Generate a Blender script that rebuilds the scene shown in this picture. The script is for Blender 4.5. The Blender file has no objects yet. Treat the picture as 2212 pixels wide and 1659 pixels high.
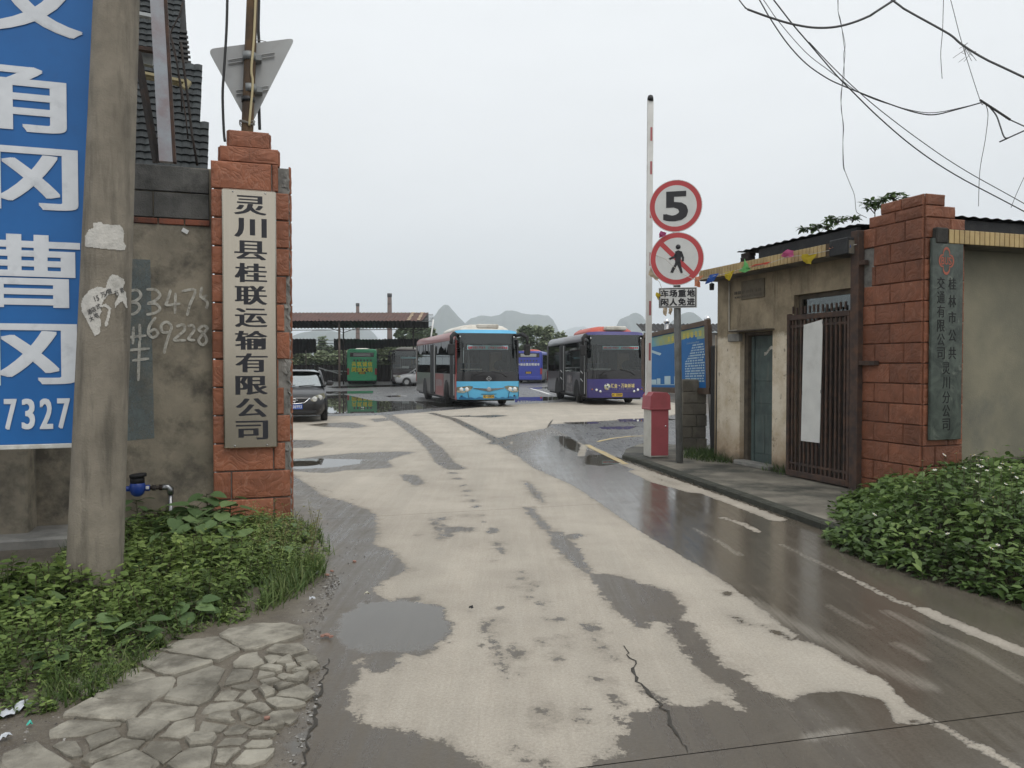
import bpy, bmesh, math, random
import numpy as np
from mathutils import Vector, Matrix, noise as mnoise
random.seed(7); RNG = np.random.default_rng(7)
S = bpy.context.scene
COL = S.collection
PI = math.pi; R = math.radians

# ------------------------------------------------------------------ camera, world, sun, exposure
FPX, CX, CY, HOR, EYE = 1700.0, 1106.0, 829.5, 790.0, 1.6      # the photograph seen 2212 px wide
PITCH = math.atan((CY - HOR) / FPX)
cam = bpy.data.cameras.new('camera'); cam.lens = FPX / 2212 * 36; cam.sensor_width = 36
cam.clip_start = 0.05; cam.clip_end = 20000
camo = bpy.data.objects.new('camera', cam); COL.objects.link(camo)
camo.location = (0, 0, EYE); camo.rotation_euler = (PI / 2 - PITCH, 0, 0)
S.camera = camo
SUN_EL, SUN_AZ = R(58), R(152)
W = bpy.data.worlds.new('World'); S.world = W; W.use_nodes = True
nt = W.node_tree; nt.nodes.clear()
def wn(t, **k):
    n = nt.nodes.new(t)
    for a, b in k.items(): setattr(n, a, b)
    return n
out = wn('ShaderNodeOutputWorld'); bg = wn('ShaderNodeBackground'); bg.inputs[1].default_value = 0.12
sky = wn('ShaderNodeTexSky', sky_type='NISHITA'); sky.sun_disc = False
sky.sun_elevation = SUN_EL; sky.sun_rotation = SUN_AZ; sky.air_density = 1.0; sky.dust_density = 4.0
tc = wn('ShaderNodeTexCoord'); sep = wn('ShaderNodeSeparateXYZ')
nt.links.new(tc.outputs['Generated'], sep.inputs[0])
# an even cloud sheet: pale overhead, a little greyer towards the horizon, faint cloud mottling
ramp = wn('ShaderNodeValToRGB')
ramp.color_ramp.elements[0].position = 0.0; ramp.color_ramp.elements[0].color = (6.75, 6.65, 6.55, 1)
ramp.color_ramp.elements[1].position = 0.55; ramp.color_ramp.elements[1].color = (7.75, 7.95, 8.05, 1)
nt.links.new(sep.outputs[2], ramp.inputs[0])
nz = wn('ShaderNodeTexNoise'); nz.inputs['Scale'].default_value = 2.2; nz.inputs['Detail'].default_value = 5
mpg = wn('ShaderNodeMapping'); mpg.inputs['Scale'].default_value = (1, 1, 3.5)
nt.links.new(tc.outputs['Generated'], mpg.inputs[0]); nt.links.new(mpg.outputs[0], nz.inputs['Vector'])
mr = wn('ShaderNodeMapRange'); mr.inputs[1].default_value = .3; mr.inputs[2].default_value = .7
mr.inputs[3].default_value = .95; mr.inputs[4].default_value = 1.05
nt.links.new(nz.outputs['Fac'], mr.inputs[0])
cl = wn('ShaderNodeMix', data_type='RGBA', blend_type='MULTIPLY'); cl.inputs[0].default_value = 1
nt.links.new(ramp.outputs[0], cl.inputs[6]); nt.links.new(mr.outputs[0], cl.inputs[7])
mix = wn('ShaderNodeMix', data_type='RGBA'); mix.inputs[0].default_value = .93
nt.links.new(sky.outputs[0], mix.inputs[6]); nt.links.new(cl.outputs[2], mix.inputs[7])
nt.links.new(mix.outputs[2], bg.inputs[0]); nt.links.new(bg.outputs[0], out.inputs[0])
sl = bpy.data.lights.new('sun', 'SUN'); sl.energy = 1.2; sl.angle = R(30); sl.color = (1, .96, .9)
so = bpy.data.objects.new('sun', sl); COL.objects.link(so)
so.rotation_euler = (PI / 2 - SUN_EL, 0, R(180) - SUN_AZ); so.location = (0, 0, 60)
S.view_settings.view_transform = 'Standard'; S.view_settings.look = 'None'
S.view_settings.exposure = 0.26; S.view_settings.gamma = 1
S.render.engine = 'CYCLES'; S.cycles.max_bounces = 8; S.cycles.transparent_max_bounces = 24
S.cycles.volume_bounces = 4

# ------------------------------------------------------------------ projection helpers: photograph pixel -> place
CAMP = Vector((0, 0, EYE))
def ray(px, py):
    a, b = (px - CX) / FPX, (CY - py) / FPX
    return Vector((a, math.cos(PITCH) + b * math.sin(PITCH), -math.sin(PITCH) + b * math.cos(PITCH)))
def G(px, py, z=0.0):
    d = ray(px, py); t = (z - EYE) / d.z
    return CAMP + d * t
def AT(px, py, Y):
    d = ray(px, py)
    return CAMP + d * (Y / d.y)
class Frame:
    def __init__(s, O, th): s.O = Vector(O); s.th = th; s.M = Matrix.Translation(s.O) @ Matrix.Rotation(th, 4, 'Z'); s.I = s.M.inverted()
    def onx(s, px, py, y=0.0):           # hit the local plane y = const -> (x, z)
        o = s.I @ CAMP; d = s.I.to_3x3() @ ray(px, py); t = (y - o.y) / d.y; p = o + d * t; return p.x, p.z
    def ony(s, px, py, x=0.0):           # hit the local plane x = const -> (y, z)
        o = s.I @ CAMP; d = s.I.to_3x3() @ ray(px, py); t = (x - o.x) / d.x; p = o + d * t; return p.y, p.z
    def w(s, x, y, z): return s.M @ Vector((x, y, z))
TH = math.atan(0.33)
U = Vector((math.cos(TH), math.sin(TH), 0)); V = Vector((-math.sin(TH), math.cos(TH), 0))

# ------------------------------------------------------------------ mesh builder
class MB:
    def __init__(s): s.v = []; s.f = []; s.m = []; s.sm = []
    def add(s, vs, fs, mi=0, M=None, smooth=False):
        b = len(s.v)
        s.v += [tuple(M @ Vector(p)) if M is not None else tuple(p) for p in vs]
        for f in fs: s.f.append(tuple(b + i for i in f)); s.m.append(mi); s.sm.append(smooth)
        return s
    def box(s, x0, x1, y0, y1, z0, z1, c=0.0, mi=0, M=None):
        if c <= 0:
            vs = [(x, y, z) for x in (x0, x1) for y in (y0, y1) for z in (z0, z1)]
            return s.add(vs, [(0, 1, 3, 2), (4, 6, 7, 5), (0, 4, 5, 1), (2, 3, 7, 6), (0, 2, 6, 4), (1, 5, 7, 3)], mi, M)
        c = min(c, .49 * min(abs(x1 - x0), abs(y1 - y0), abs(z1 - z0)))
        X, Y, Z = (x0, x1), (y0, y1), (z0, z1); sg = (c, -c); vs = []; ix = {}
        for i in (0, 1):
            for j in (0, 1):
                for k in (0, 1):
                    for a in range(3):
                        p = [X[i] + sg[i], Y[j] + sg[j], Z[k] + sg[k]]
                        p[a] = (X[i], Y[j], Z[k])[a]
                        ix[i, j, k, a] = len(vs); vs.append(tuple(p))
        F = []
        for i in (0, 1):
            q = [ix[i, 0, 0, 0], ix[i, 1, 0, 0], ix[i, 1, 1, 0], ix[i, 0, 1, 0]]; F.append(q if i else q[::-1])
            q = [ix[0, i, 0, 1], ix[0, i, 1, 1], ix[1, i, 1, 1], ix[1, i, 0, 1]]; F.append(q if i else q[::-1])
            q = [ix[0, 0, i, 2], ix[1, 0, i, 2], ix[1, 1, i, 2], ix[0, 1, i, 2]]; F.append(q if i else q[::-1])
        for i in (0, 1):
            for j in (0, 1):
                q = [ix[i, j, 0, 0], ix[i, j, 0, 1], ix[i, j, 1, 1], ix[i, j, 1, 0]]; F.append(q if (i ^ j) == 0 else q[::-1])
                q = [ix[i, 0, j, 2], ix[i, 0, j, 0], ix[i, 1, j, 0], ix[i, 1, j, 2]]; F.append(q if (i ^ j) == 0 else q[::-1])
                q = [ix[0, i, j, 1], ix[0, i, j, 2], ix[1, i, j, 2], ix[1, i, j, 1]]; F.append(q if (i ^ j) == 0 else q[::-1])
                for k in (0, 1):
                    t = [ix[i, j, k, 0], ix[i, j, k, 1], ix[i, j, k, 2]]; F.append(t if (i + j + k) % 2 == 1 else t[::-1])
        return s.add(vs, F, mi, M)
    def tube(s, pts, r, n=8, mi=0, caps=True, smooth=True):
        pts = [Vector(p) for p in pts]; N = len(pts)
        rs = [r] * N if not hasattr(r, '__len__') else r
        vs = []; fs = []; ref = None
        for i, p in enumerate(pts):
            t = (pts[min(i + 1, N - 1)] - pts[max(i - 1, 0)]).normalized()
            if ref is None:
                ref = Vector((0, 0, 1)) if abs(t.z) < .9 else Vector((1, 0, 0))
            a = (ref - t * ref.dot(t)).normalized(); b = t.cross(a); ref = a
            for k in range(n):
                w = 2 * PI * k / n; vs.append(p + (a * math.cos(w) + b * math.sin(w)) * rs[i])
        for i in range(N - 1):
            for k in range(n):
                fs.append((i * n + k, i * n + (k + 1) % n, (i + 1) * n + (k + 1) % n, (i + 1) * n + k))
        s.add(vs, fs, mi, None, smooth)
        if caps:
            b = len(s.v) - N * n
            s.f.append(tuple(b + k for k in reversed(range(n)))); s.m.append(mi); s.sm.append(False)
            s.f.append(tuple(b + (N - 1) * n + k for k in range(n))); s.m.append(mi); s.sm.append(False)
        return s
    def prism(s, poly, z0, z1, M=None, mi=0, mi_side=None):
        n = len(poly); vs = [(p[0], p[1], z0) for p in poly] + [(p[0], p[1], z1) for p in poly]
        s.add(vs, [tuple(reversed(range(n))), tuple(range(n, 2 * n))], mi, M)
        return s.add(vs, [(i, (i + 1) % n, n + (i + 1) % n, n + i) for i in range(n)], mi if mi_side is None else mi_side, M)
    def lathe(s, prof, n=16, M=None, mi=0, smooth=True):      # prof: (radius, z)
        vs = []; fs = []
        for (r, z) in prof:
            for k in range(n):
                w = 2 * PI * k / n; vs.append((r * math.cos(w), r * math.sin(w), z))
        for i in range(len(prof) - 1):
            for k in range(n): fs.append((i * n + k, i * n + (k + 1) % n, (i + 1) * n + (k + 1) % n, (i + 1) * n + k))
        s.add(vs, fs, mi, M, smooth)
        b = len(s.v) - len(vs)
        if prof[0][0] > 1e-4: s.f.append(tuple(b + k for k in reversed(range(n)))); s.m.append(mi); s.sm.append(False)
        if prof[-1][0] > 1e-4: s.f.append(tuple(b + (len(prof) - 1) * n + k for k in range(n))); s.m.append(mi); s.sm.append(False)
        return s
    def grid(s, fn, nu, nv, mi=0, smooth=True, M=None):        # fn(u,v) -> point, u,v in 0..1
        vs = [fn(i / nu, j / nv) for j in range(nv + 1) for i in range(nu + 1)]
        fs = [(j * (nu + 1) + i, j * (nu + 1) + i + 1, (j + 1) * (nu + 1) + i + 1, (j + 1) * (nu + 1) + i) for j in range(nv) for i in range(nu)]
        return s.add(vs, fs, mi, M, smooth)
    def mesh(s, name, mats, recalc=True):
        me = bpy.data.meshes.new(name); me.from_pydata(s.v, [], s.f)
        if not isinstance(mats, (list, tuple)): mats = [mats]
        for m in mats: me.materials.append(m)
        if len(mats) > 1: me.polygons.foreach_set('material_index', s.m)
        me.polygons.foreach_set('use_smooth', s.sm)
        if recalc:
            bm = bmesh.new(); bm.from_mesh(me); bmesh.ops.recalc_face_normals(bm, faces=bm.faces); bm.to_mesh(me); bm.free()
        me.update(); return me
    def build(s, name, mats, parent=None, loc=None, rz=0.0, recalc=True):
        return place(s.mesh(name, mats, recalc), name, parent, loc, rz)
def place(me, name, parent=None, loc=None, rz=0.0, M=None):
    o = bpy.data.objects.new(name, me); COL.objects.link(o)
    if parent is not None: o.parent = parent
    if loc is not None: o.location = loc
    if rz: o.rotation_euler = (0, 0, rz)
    if M is not None: o.matrix_local = M
    return o
def tag(o, label=None, cat=None, group=None, kind=None):
    if label: o['label'] = label
    if cat: o['category'] = cat
    if group: o['group'] = group
    if kind: o['kind'] = kind
    return o
def thing(name, label, cat, loc=(0, 0, 0), rz=0.0, group=None):
    o = bpy.data.objects.new(name, None); COL.objects.link(o); o.empty_display_size = .1
    o.location = loc; o.rotation_euler = (0, 0, rz)
    return tag(o, label, cat, group)
def RX(a): return Matrix.Rotation(a, 4, 'X')
def RY(a): return Matrix.Rotation(a, 4, 'Y')
def RZ(a): return Matrix.Rotation(a, 4, 'Z')
def T(x, y, z): return Matrix.Translation((x, y, z))
FRONT = RX(PI / 2)                    # flat shape drawn in (x, y) stands up and faces local -y

_gl = {}
def glyph_mesh(ch, extrude=0.0, bold=0.0):
    k = (ch, extrude, bold)
    if k not in _gl:
        c = bpy.data.curves.new('text', 'FONT'); c.body = ch; c.size = 1; c.extrude = extrude; c.offset = bold; c.resolution_u = 3
        o = bpy.data.objects.new('text', c); me = bpy.data.meshes.new_from_object(o)
        n = len(me.vertices); a = np.zeros(n * 3); me.vertices.foreach_get('co', a)
        _gl[k] = (a.reshape(-1, 3), [tuple(p.vertices) for p in me.polygons])
        bpy.data.objects.remove(o); bpy.data.curves.remove(c); bpy.data.meshes.remove(me)
    return _gl[k]
def put_text(mb, ch, cx, cy, w, h, M, mi=0, bold=0.0, thick=.002, fit=True, wide=0.0):
    """write ch centred at (cx, cy), fitted into w x h on the plane M; wide = extra weight of upright strokes"""
    a, fs = glyph_mesh(ch, 0.5, bold)
    lo, hi = a.min(0), a.max(0); sx = w / max(hi[0] - lo[0], .05); sy = h / max(hi[1] - lo[1], .05)
    if not fit: sx = min(sx, sy * 1.0); sy = min(sy, sx) if ch in '一·-' else sy
    if hasattr(wide, '__len__'): wx, wy = wide; sh = [(i * wx, j * wy) for i in (-1, 0, 1) for j in (-1, 0, 1)]
    else: sh = [(0, 0)] if wide <= 0 else [(-wide, 0), (0, 0), (wide, 0)]
    if len(sh) > 3: sx = (w - 2 * wx) / max(hi[0] - lo[0], .05); sy = (h - 2 * wy) / max(hi[1] - lo[1], .05)
    for k, (dx, dy) in enumerate(sh):
        p = a.copy(); p[:, 0] = (p[:, 0] - (lo[0] + hi[0]) / 2) * sx + cx + dx; p[:, 1] = (p[:, 1] - (lo[1] + hi[1]) / 2) * sy + cy + dy
        p[:, 2] = (p[:, 2] + .5) * thick + k * .0003
        mb.add([tuple(q) for q in p], fs, mi, M)

# ------------------------------------------------------------------ materials
class N:
    def __init__(s, name):
        s.mat = bpy.data.materials.new(name); s.mat.use_nodes = True; s.t = s.mat.node_tree; s.t.nodes.clear()
        s.out = s.t.nodes.new('ShaderNodeOutputMaterial')
    def n(s, t, inp=None, **k):
        x = s.t.nodes.new(t)
        for a, b in k.items(): setattr(x, a, b)
        for a, b in (inp or {}).items():
            if hasattr(b, 'is_linked') or isinstance(b, bpy.types.NodeSocket): s.t.links.new(b, x.inputs[a])
            else: x.inputs[a].default_value = b
        return x
    def l(s, a, b): s.t.links.new(a, b)
    def pos(s, scale=(1, 1, 1)):
        g = s.n('ShaderNodeNewGeometry')
        return s.n('ShaderNodeMapping', {0: g.outputs['Position'], 3: scale}).outputs[0]
    def noise(s, vec, scale, detail=5, rough=.6, dist=0): return s.n('ShaderNodeTexNoise', {'Vector': vec, 'Scale': scale, 'Detail': detail, 'Roughness': rough, 'Distortion': dist}).outputs['Fac']
    def mr(s, v, a, b, c=0.0, d=1.0, smooth=False): return s.n('ShaderNodeMapRange', {0: v, 1: a, 2: b, 3: c, 4: d}, interpolation_type='SMOOTHSTEP' if smooth else 'LINEAR').outputs[0]
    def mix(s, f, a, b, blend='MIX'):
        x = s.n('ShaderNodeMix', None, data_type='RGBA', blend_type=blend)
        for i, q in ((0, f), (6, a), (7, b)):
            if isinstance(q, bpy.types.NodeSocket): s.l(q, x.inputs[i])
            else: x.inputs[i].default_value = (tuple(q) + (1,))[:4] if hasattr(q, '__len__') else q
        return x.outputs[2]
    def math(s, op, a, b=0.0, c=None):
        x = s.n('ShaderNodeMath', None, operation=op)
        for i, q in enumerate((a, b) if c is None else (a, b, c)):
            if isinstance(q, bpy.types.NodeSocket): s.l(q, x.inputs[i])
            else: x.inputs[i].default_value = q
        return x.outputs[0]
    def attr(s, name): return s.n('ShaderNodeAttribute', None, attribute_name=name)
    def bump(s, h, strength, dist=.01): return s.n('ShaderNodeBump', {'Height': h, 'Strength': strength, 'Distance': dist}).outputs[0]
    def bsdf(s, **k):
        p = s.n('ShaderNodeBsdfPrincipled')
        for a, b in k.items():
            a = {'color': 'Base Color', 'rough': 'Roughness', 'metal': 'Metallic', 'normal': 'Normal', 'spec': 'Specular IOR Level', 'coat': 'Coat Weight', 'alpha': 'Alpha', 'sub': 'Subsurface Weight'}[a]
            if isinstance(b, bpy.types.NodeSocket): s.l(b, p.inputs[a])
            else: p.inputs[a].default_value = (tuple(b) + (1,))[:4] if hasattr(b, '__len__') else b
        s.l(p.outputs[0], s.out.inputs[0]); return p
def mat(name, c1, c2=None, scale=5.0, rough=.7, metal=0.0, bump=.15, bscale=50.0, rand=.12, dirt=None, dirt_scale=2.0, dirt_amt=.5, streak=False, spec=.4, coat=0.0, bdist=.01):
    """c1/c2 mottle, dirt = colour of grime patches, rand = per-piece brightness variation"""
    k = N(name); c2 = c2 or tuple(x * .8 for x in c1)
    p = k.pos(); f = k.mr(k.noise(p, scale), .35, .65)
    c = k.mix(f, c1, c2)
    if dirt:
        pv = k.pos((4, 4, .5)) if streak else p
        d = k.mr(k.noise(pv, dirt_scale, 6, .65), .5 - .25 * dirt_amt + .12, .78 - .2 * dirt_amt, 0, min(1, dirt_amt * 1.3))
        c = k.mix(d, c, dirt)
    if rand:
        r = k.n('ShaderNodeObjectInfo').outputs['Random']
        c = k.mix(1.0, c, k.mr(r, 0, 1, 1 - rand, 1 + rand), 'MULTIPLY')
    kw = dict(color=c, rough=rough, metal=metal, spec=spec, coat=coat)
    if bump: kw['normal'] = k.bump(k.noise(p, bscale, 4), bump, bdist)
    k.bsdf(**kw); return k.mat
def flat(name, c, rough=.5, metal=0.0, spec=.5, coat=0.0): return mat(name, c, tuple(x * .93 for x in c), 9, rough, metal, .03, 120, .04, None, spec=spec, coat=coat)
def glass(name, tint=(.35, .4, .4), gloss=.12, thru=.75):
    k = N(name)
    tr = k.n('ShaderNodeBsdfTransparent', {0: tint + (1,)}); gl = k.n('ShaderNodeBsdfGlossy', {0: (.9, .95, .95, 1), 'Roughness': .03})
    lw = k.n('ShaderNodeLayerWeight', {0: .35}); f = k.math('ADD', k.math('MULTIPLY', lw.outputs['Fresnel'], .6), gloss)
    mx = k.n('ShaderNodeMixShader', {0: f, 1: tr.outputs[0], 2: gl.outputs[0]}); k.l(mx.outputs[0], k.out.inputs[0]); return k.mat

BLACK = flat('black_paint', (.012, .012, .014), .5)
RUBBER = mat('rubber', (.018, .018, .018), (.03, .029, .027), 8, .85, bump=.1)
WHITE = mat('white_paint', (.72, .72, .70), (.62, .62, .6), 3, .5, bump=.05)
CHROME = flat('chrome', (.75, .76, .78), .12, 1.0)
STEEL = mat('steel', (.42, .42, .42), (.32, .33, .34), 6, .38, 1.0, .05, 80)
GREYPOST = mat('galvanised', (.24, .25, .25), (.17, .18, .18), 7, .5, .35, .08, 90, 0, (.12, .11, .1), 3, .4, True)
RUST = mat('rusty_iron', (.085, .05, .036), (.04, .03, .027), 9, .8, .1, .35, 70, .2, (.15, .07, .035), 6, .35)
DARKIRON = mat('dark_iron', (.045, .035, .03), (.028, .024, .022), 9, .75, .15, .3, 60, .2, (.11, .055, .03), 8, .35)
CONC = mat('concrete', (.27, .26, .235), (.19, .185, .17), 3, .85, 0, .35, 45, .08, (.10, .1, .095), 1.6, .55)

# ================================================================== GROUND
def c6(L): return [(1188 + .479 * x, 864 + .479 * y) for x, y in L]
def c5(L): return [(594 + .479 * x, 864 + .479 * y) for x, y in L]
def gp(L): return np.array([tuple(G(max(x, -2000), y))[:2] for x, y in L])
def sdist(P, poly):
    """signed distance of points P (n,2) to a closed polygon (positive inside)"""
    d = np.full(len(P), 1e9); ins = np.zeros(len(P), bool); n = len(poly)
    for i in range(n):
        a, b = poly[i], poly[(i + 1) % n]; e = b - a; L2 = max(e @ e, 1e-12)
        t = np.clip(((P - a) @ e) / L2, 0, 1); q = P - a - t[:, None] * e
        d = np.minimum(d, (q ** 2).sum(1))
        c = (a[1] > P[:, 1]) != (b[1] > P[:, 1])
        x = a[0] + (P[:, 1] - a[1]) / (b[1] - a[1] if abs(b[1] - a[1]) > 1e-12 else 1e-12) * e[0]
        ins ^= c & (P[:, 0] < x)
    d = np.sqrt(d); return np.where(ins, d, -d)
def ldist(P, line, w):
    """positive within w of a polyline"""
    d = np.full(len(P), 1e9)
    for a, b in zip(line[:-1], line[1:]):
        e = b - a; t = np.clip(((P - a) @ e) / max(e @ e, 1e-12), 0, 1); q = P - a - t[:, None] * e
        d = np.minimum(d, (q ** 2).sum(1))
    return w - np.sqrt(d)

# outline of the dry, pale concrete as it lies on the road (pixels of the photograph, put down on the ground)
DRY = [(628, 1000), (628, 1022), (672, 1052), (700, 1072), (745, 1082), (790, 1100), (812, 1112), (815, 1140), (811, 1178), (845, 1186), (858, 1205), (888, 1232), (850, 1246), (833, 1252), (812, 1270), (822, 1288), (846, 1296), (905, 1289),
       (905, 1300), (930, 1300), (958, 1312), (976, 1345), (972, 1378), (940, 1402), (905, 1420), (875, 1415), (862, 1436), (850, 1446), (805, 1456), (792, 1440), (788, 1421), (768, 1424), (778, 1462), (750, 1490), (762, 1508), (752, 1530), (775, 1552), (805, 1566), (860, 1574), (905, 1588), (960, 1606), (1015, 1630), (1040, 1652), (1080, 1668), (1262, 1668)]
DRY += c6([(180, 1625), (340, 1590), (300, 1545), (315, 1520), (350, 1505), (335, 1460), (360, 1410), (430, 1402), (485, 1380), (455, 1345), (400, 1300), (470, 1310), (530, 1350), (560, 1377), (690, 1382), (770, 1362), (856, 1388), (825, 1330), (700, 1240), (645, 1200), (600, 1120), (540, 1060), (525, 1010), (470, 998), (450, 1010), (450, 1030), (385, 1030), (370, 1000), (300, 950), (220, 870), (205, 830), (160, 780), (95, 740), (40, 680), (0, 650),
           (20, 585), (60, 600), (150, 690), (190, 780), (300, 790), (440, 830), (540, 862), (615, 930), (585, 985), (640, 1005), (700, 1080), (745, 1150), (800, 1205), (880, 1225), (890, 1260), (990, 1330), (1080, 1350), (1165, 1318), (1290, 1312), (1420, 1330), (1500, 1350), (1540, 1400), (1562, 1452), (1650, 1462), (1730, 1442), (1600, 1380), (1540, 1300), (1500, 1260), (1380, 1200), (1250, 1130), (1140, 1075), (1050, 1020), (950, 940), (850, 870), (740, 790), (620, 720), (500, 650), (400, 590), (300, 520), (200, 450), (100, 385), (0, 340)])
DRY += [(1150, 1010), (1118, 985), (1105, 962), (1112, 945), (1140, 932), (1180, 925), (1190, 918), (1240, 912), (1330, 908), (1420, 902), (1520, 885), (1420, 862), (1296, 866), (1210, 869), (1140, 872), (1079, 876), (987, 884), (908, 891), (831, 897), (703, 899), (560, 900)]
WETS = [
    [(560, 1002), (636, 1018), (680, 1021), (710, 1022), (745, 1016), (800, 1014), (850, 1009), (838, 996), (865, 985), (900, 977), (860, 975), (760, 979), (700, 984), (640, 992)],
    [(864, 1024), (900, 1026), (912, 1036), (918, 1044), (895, 1050), (872, 1036)],
    [(660, 918), (700, 914), (760, 912), (795, 920), (770, 925), (700, 922)],
    [(560, 950), (625, 950), (688, 951), (700, 958), (670, 967), (625, 968), (560, 966)],
    [(800, 905), (830, 903), (845, 908), (810, 912)], [(1000, 900), (1070, 896), (1100, 898), (1060, 902)], [(960, 899), (1020, 897), (1010, 901)],
    c5([(700, 530), (725, 532), (770, 620), (745, 632)]), c5([(735, 530), (775, 528), (770, 540), (745, 545), (775, 575), (830, 570), (905, 580), (905, 590), (800, 598), (800, 620), (775, 615), (748, 560)]),
    c5([(960, 580), (1005, 575), (1010, 590), (985, 605), (950, 595)]), c5([(995, 640), (1015, 645), (1040, 690), (1025, 700), (1000, 665)]),
    c5([(935, 990), (955, 995), (960, 1030), (990, 1080), (1020, 1165), (1045, 1250), (1030, 1265), (1005, 1180), (975, 1110), (945, 1040)]),
    c5([(965, 990), (1010, 980), (1015, 995), (970, 1003)]), c5([(1040, 1130), (1080, 1100), (1110, 1125), (1140, 1130), (1100, 1160), (1050, 1155)]),
    c5([(1365, 1010), (1400, 1005), (1420, 1020), (1465, 1020), (1472, 1045), (1440, 1052), (1410, 1048), (1390, 1035)]), c5([(1440, 1080), (1475, 1100), (1490, 1120), (1470, 1125), (1450, 1105)]),
    c5([(1490, 1145), (1515, 1150), (1535, 1170), (1515, 1172)]), c5([(1190, 1400), (1215, 1385), (1250, 1405), (1245, 1430), (1205, 1425)]),
    c5([(1500, 1325), (1540, 1335), (1575, 1375), (1550, 1380), (1520, 1350)]), c5([(1530, 1425), (1578, 1440), (1578, 1490), (1550, 1470)]),
    c6([(800, 968), (850, 975), (905, 1015), (860, 1010)]), c6([(960, 1015), (1010, 1030), (1100, 1080), (1080, 1090), (1000, 1050)]), c6([(760, 858), (820, 865), (830, 885), (780, 885)]),
    c6([(60, 610), (120, 600), (160, 612), (110, 630)]), [(1130, 1038), (1150, 1045), (1175, 1075), (1178, 1090), (1150, 1070)], [(1128, 1095), (1150, 1095), (1180, 1130), (1200, 1150), (1230, 1165), (1235, 1180), (1205, 1170), (1180, 1150), (1150, 1120)],
    c6([(1600, 1440), (1680, 1440), (1700, 1450), (1640, 1456)]), c6([(1060, 1055), (1150, 1075), (1180, 1105), (1120, 1085)]), c6([(1280, 1150), (1340, 1165), (1420, 1220), (1440, 1235), (1350, 1195)]),
]
SPOTS = [c5([p])[0] + (r,) for p, r in (((775, 305), 16), ((800, 330), 18), ((825, 355), 18), ((850, 385), 16), ((865, 410), 18), ((860, 430), 16), ((885, 455), 20), ((905, 480), 18), ((860, 522), 9), ((925, 522), 12), ((945, 548), 9), ((1110, 775), 14), ((1118, 804), 12), ((1160, 833), 15), ((1092, 843), 12), ((1145, 860), 9), ((1145, 893), 11), ((1194, 911), 16), ((1283, 986), 16), ((1240, 985), 10), ((1300, 1068), 12), ((1272, 1162), 17), ((1470, 1262), 20), ((1400, 1450), 11), ((1210, 1090), 7), ((1015, 940), 8), ((1210, 936), 6), ((880, 660), 6), ((992, 727), 6), ((650, 608), 5), ((1105, 1230), 8), ((1130, 1620), 12), ((1085, 1570), 14), ((1215, 1480), 7), ((1320, 1110), 6), ((1380, 1400), 10), ((1500, 1600), 16), ((1200, 1640), 14), ((1440, 1010), 8), ((940, 1110), 7))]
TRACKS = [([(835, 896), (870, 915), (905, 940), (940, 970), (962, 1000), (985, 1012)], .16), ([(930, 892), (980, 905), (1020, 925), (1060, 945), (1100, 966), (1125, 982)], .13),
          ([(1075, 958), (1100, 946), (1140, 936), (1170, 932)], .22), ([(1090, 960), (1160, 962), (1200, 975)], .1)]
DRYIN = [   # dry stripes that survive inside the wet lane on the right
    (c6([(775, 530), (860, 555), (940, 595)]), .035), (c6([(1310, 775), (1450, 850), (1560, 905), (1680, 945)]), .022), (c6([(1680, 945), (1800, 1000), (1950, 1060), (2140, 1140), (2400, 1260)]), .055), (c6([(1760, 1470), (1900, 1545), (2090, 1655)]), .022),
    ([(1215, 905), (1240, 925), (1262, 962), (1255, 985)], .06), ([(1345, 1000), (1400, 1020), (1480, 1048), (1580, 1084), (1680, 1122)], .09), ([(1372, 1018), (1420, 1040), (1500, 1062)], .10)]
FAINT = [(c6([(1040, 650), (1090, 672), (1140, 700), (1300, 772)]), .05), (c6([(1520, 955), (1700, 1040), (1900, 1130), (2140, 1270)]), .06), (c6([(1560, 1100), (1640, 1140), (1690, 1170)]), .05), (c6([(1250, 925), (1350, 980), (1450, 1030)]), .04), (c6([(650, 580), (760, 640), (860, 700)]), .05), (c6([(1160, 1525), (1250, 1505), (1330, 1492)]), .05), (c6([(900, 900), (1100, 1010), (1400, 1160), (1700, 1290)]), .10)]
PUD = [   # standing water
    [(655, 846), (700, 854), (741, 851), (795, 863), (813, 866), (920, 867), (960, 870), (1060, 875), (975, 879), (920, 883), (813, 892), (705, 894), (600, 895), (600, 850)],
    [(690, 846), (807, 844), (806, 850), (709, 851)], [(700, 836), (759, 833), (893, 830), (1000, 831), (867, 835), (795, 837), (730, 839)], [(830, 855), (880, 853), (882, 857), (840, 858)],
    [(1090, 858), (1209, 857), (1216, 861), (1198, 864), (1147, 868), (1090, 870)], [(1140, 838), (1184, 836), (1190, 839), (1145, 840)],
    [(730, 1330), (780, 1302), (850, 1296), (915, 1298), (955, 1312), (974, 1348), (968, 1376), (935, 1401), (880, 1410), (800, 1412), (740, 1405), (722, 1365)],
    [(560, 990), (700, 990), (790, 992), (780, 1002), (720, 1010), (650, 1014), (560, 1006)],
    c6([(160, 250), (250, 245), (330, 262), (330, 285), (240, 300), (150, 290)]), c6([(10, 160), (90, 165), (140, 200), (130, 240), (60, 215)]),
    [(1330, 905), (1440, 903), (1470, 907), (1340, 912)], [(1290, 922), (1380, 920), (1360, 928), (1300, 927)], [(1210, 912), (1290, 911), (1300, 915), (1230, 917)],
    c5([(40, 1530), (130, 1480), (190, 1300), (215, 1300), (175, 1480), (130, 1640), (60, 1659)]),
    [(1215, 917), (1222, 918), (1222, 920), (1215, 919)]]
FILM = [(1195, 930), (1240, 960), (1345, 993), (1775, 1146), (2212, 1302), (2900, 1560), (2900, 2600), (2200, 2400), (1900, 1700), (1640, 1460), (1500, 1300), (1300, 1130), (1188, 1027), (1125, 985)]
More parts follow.
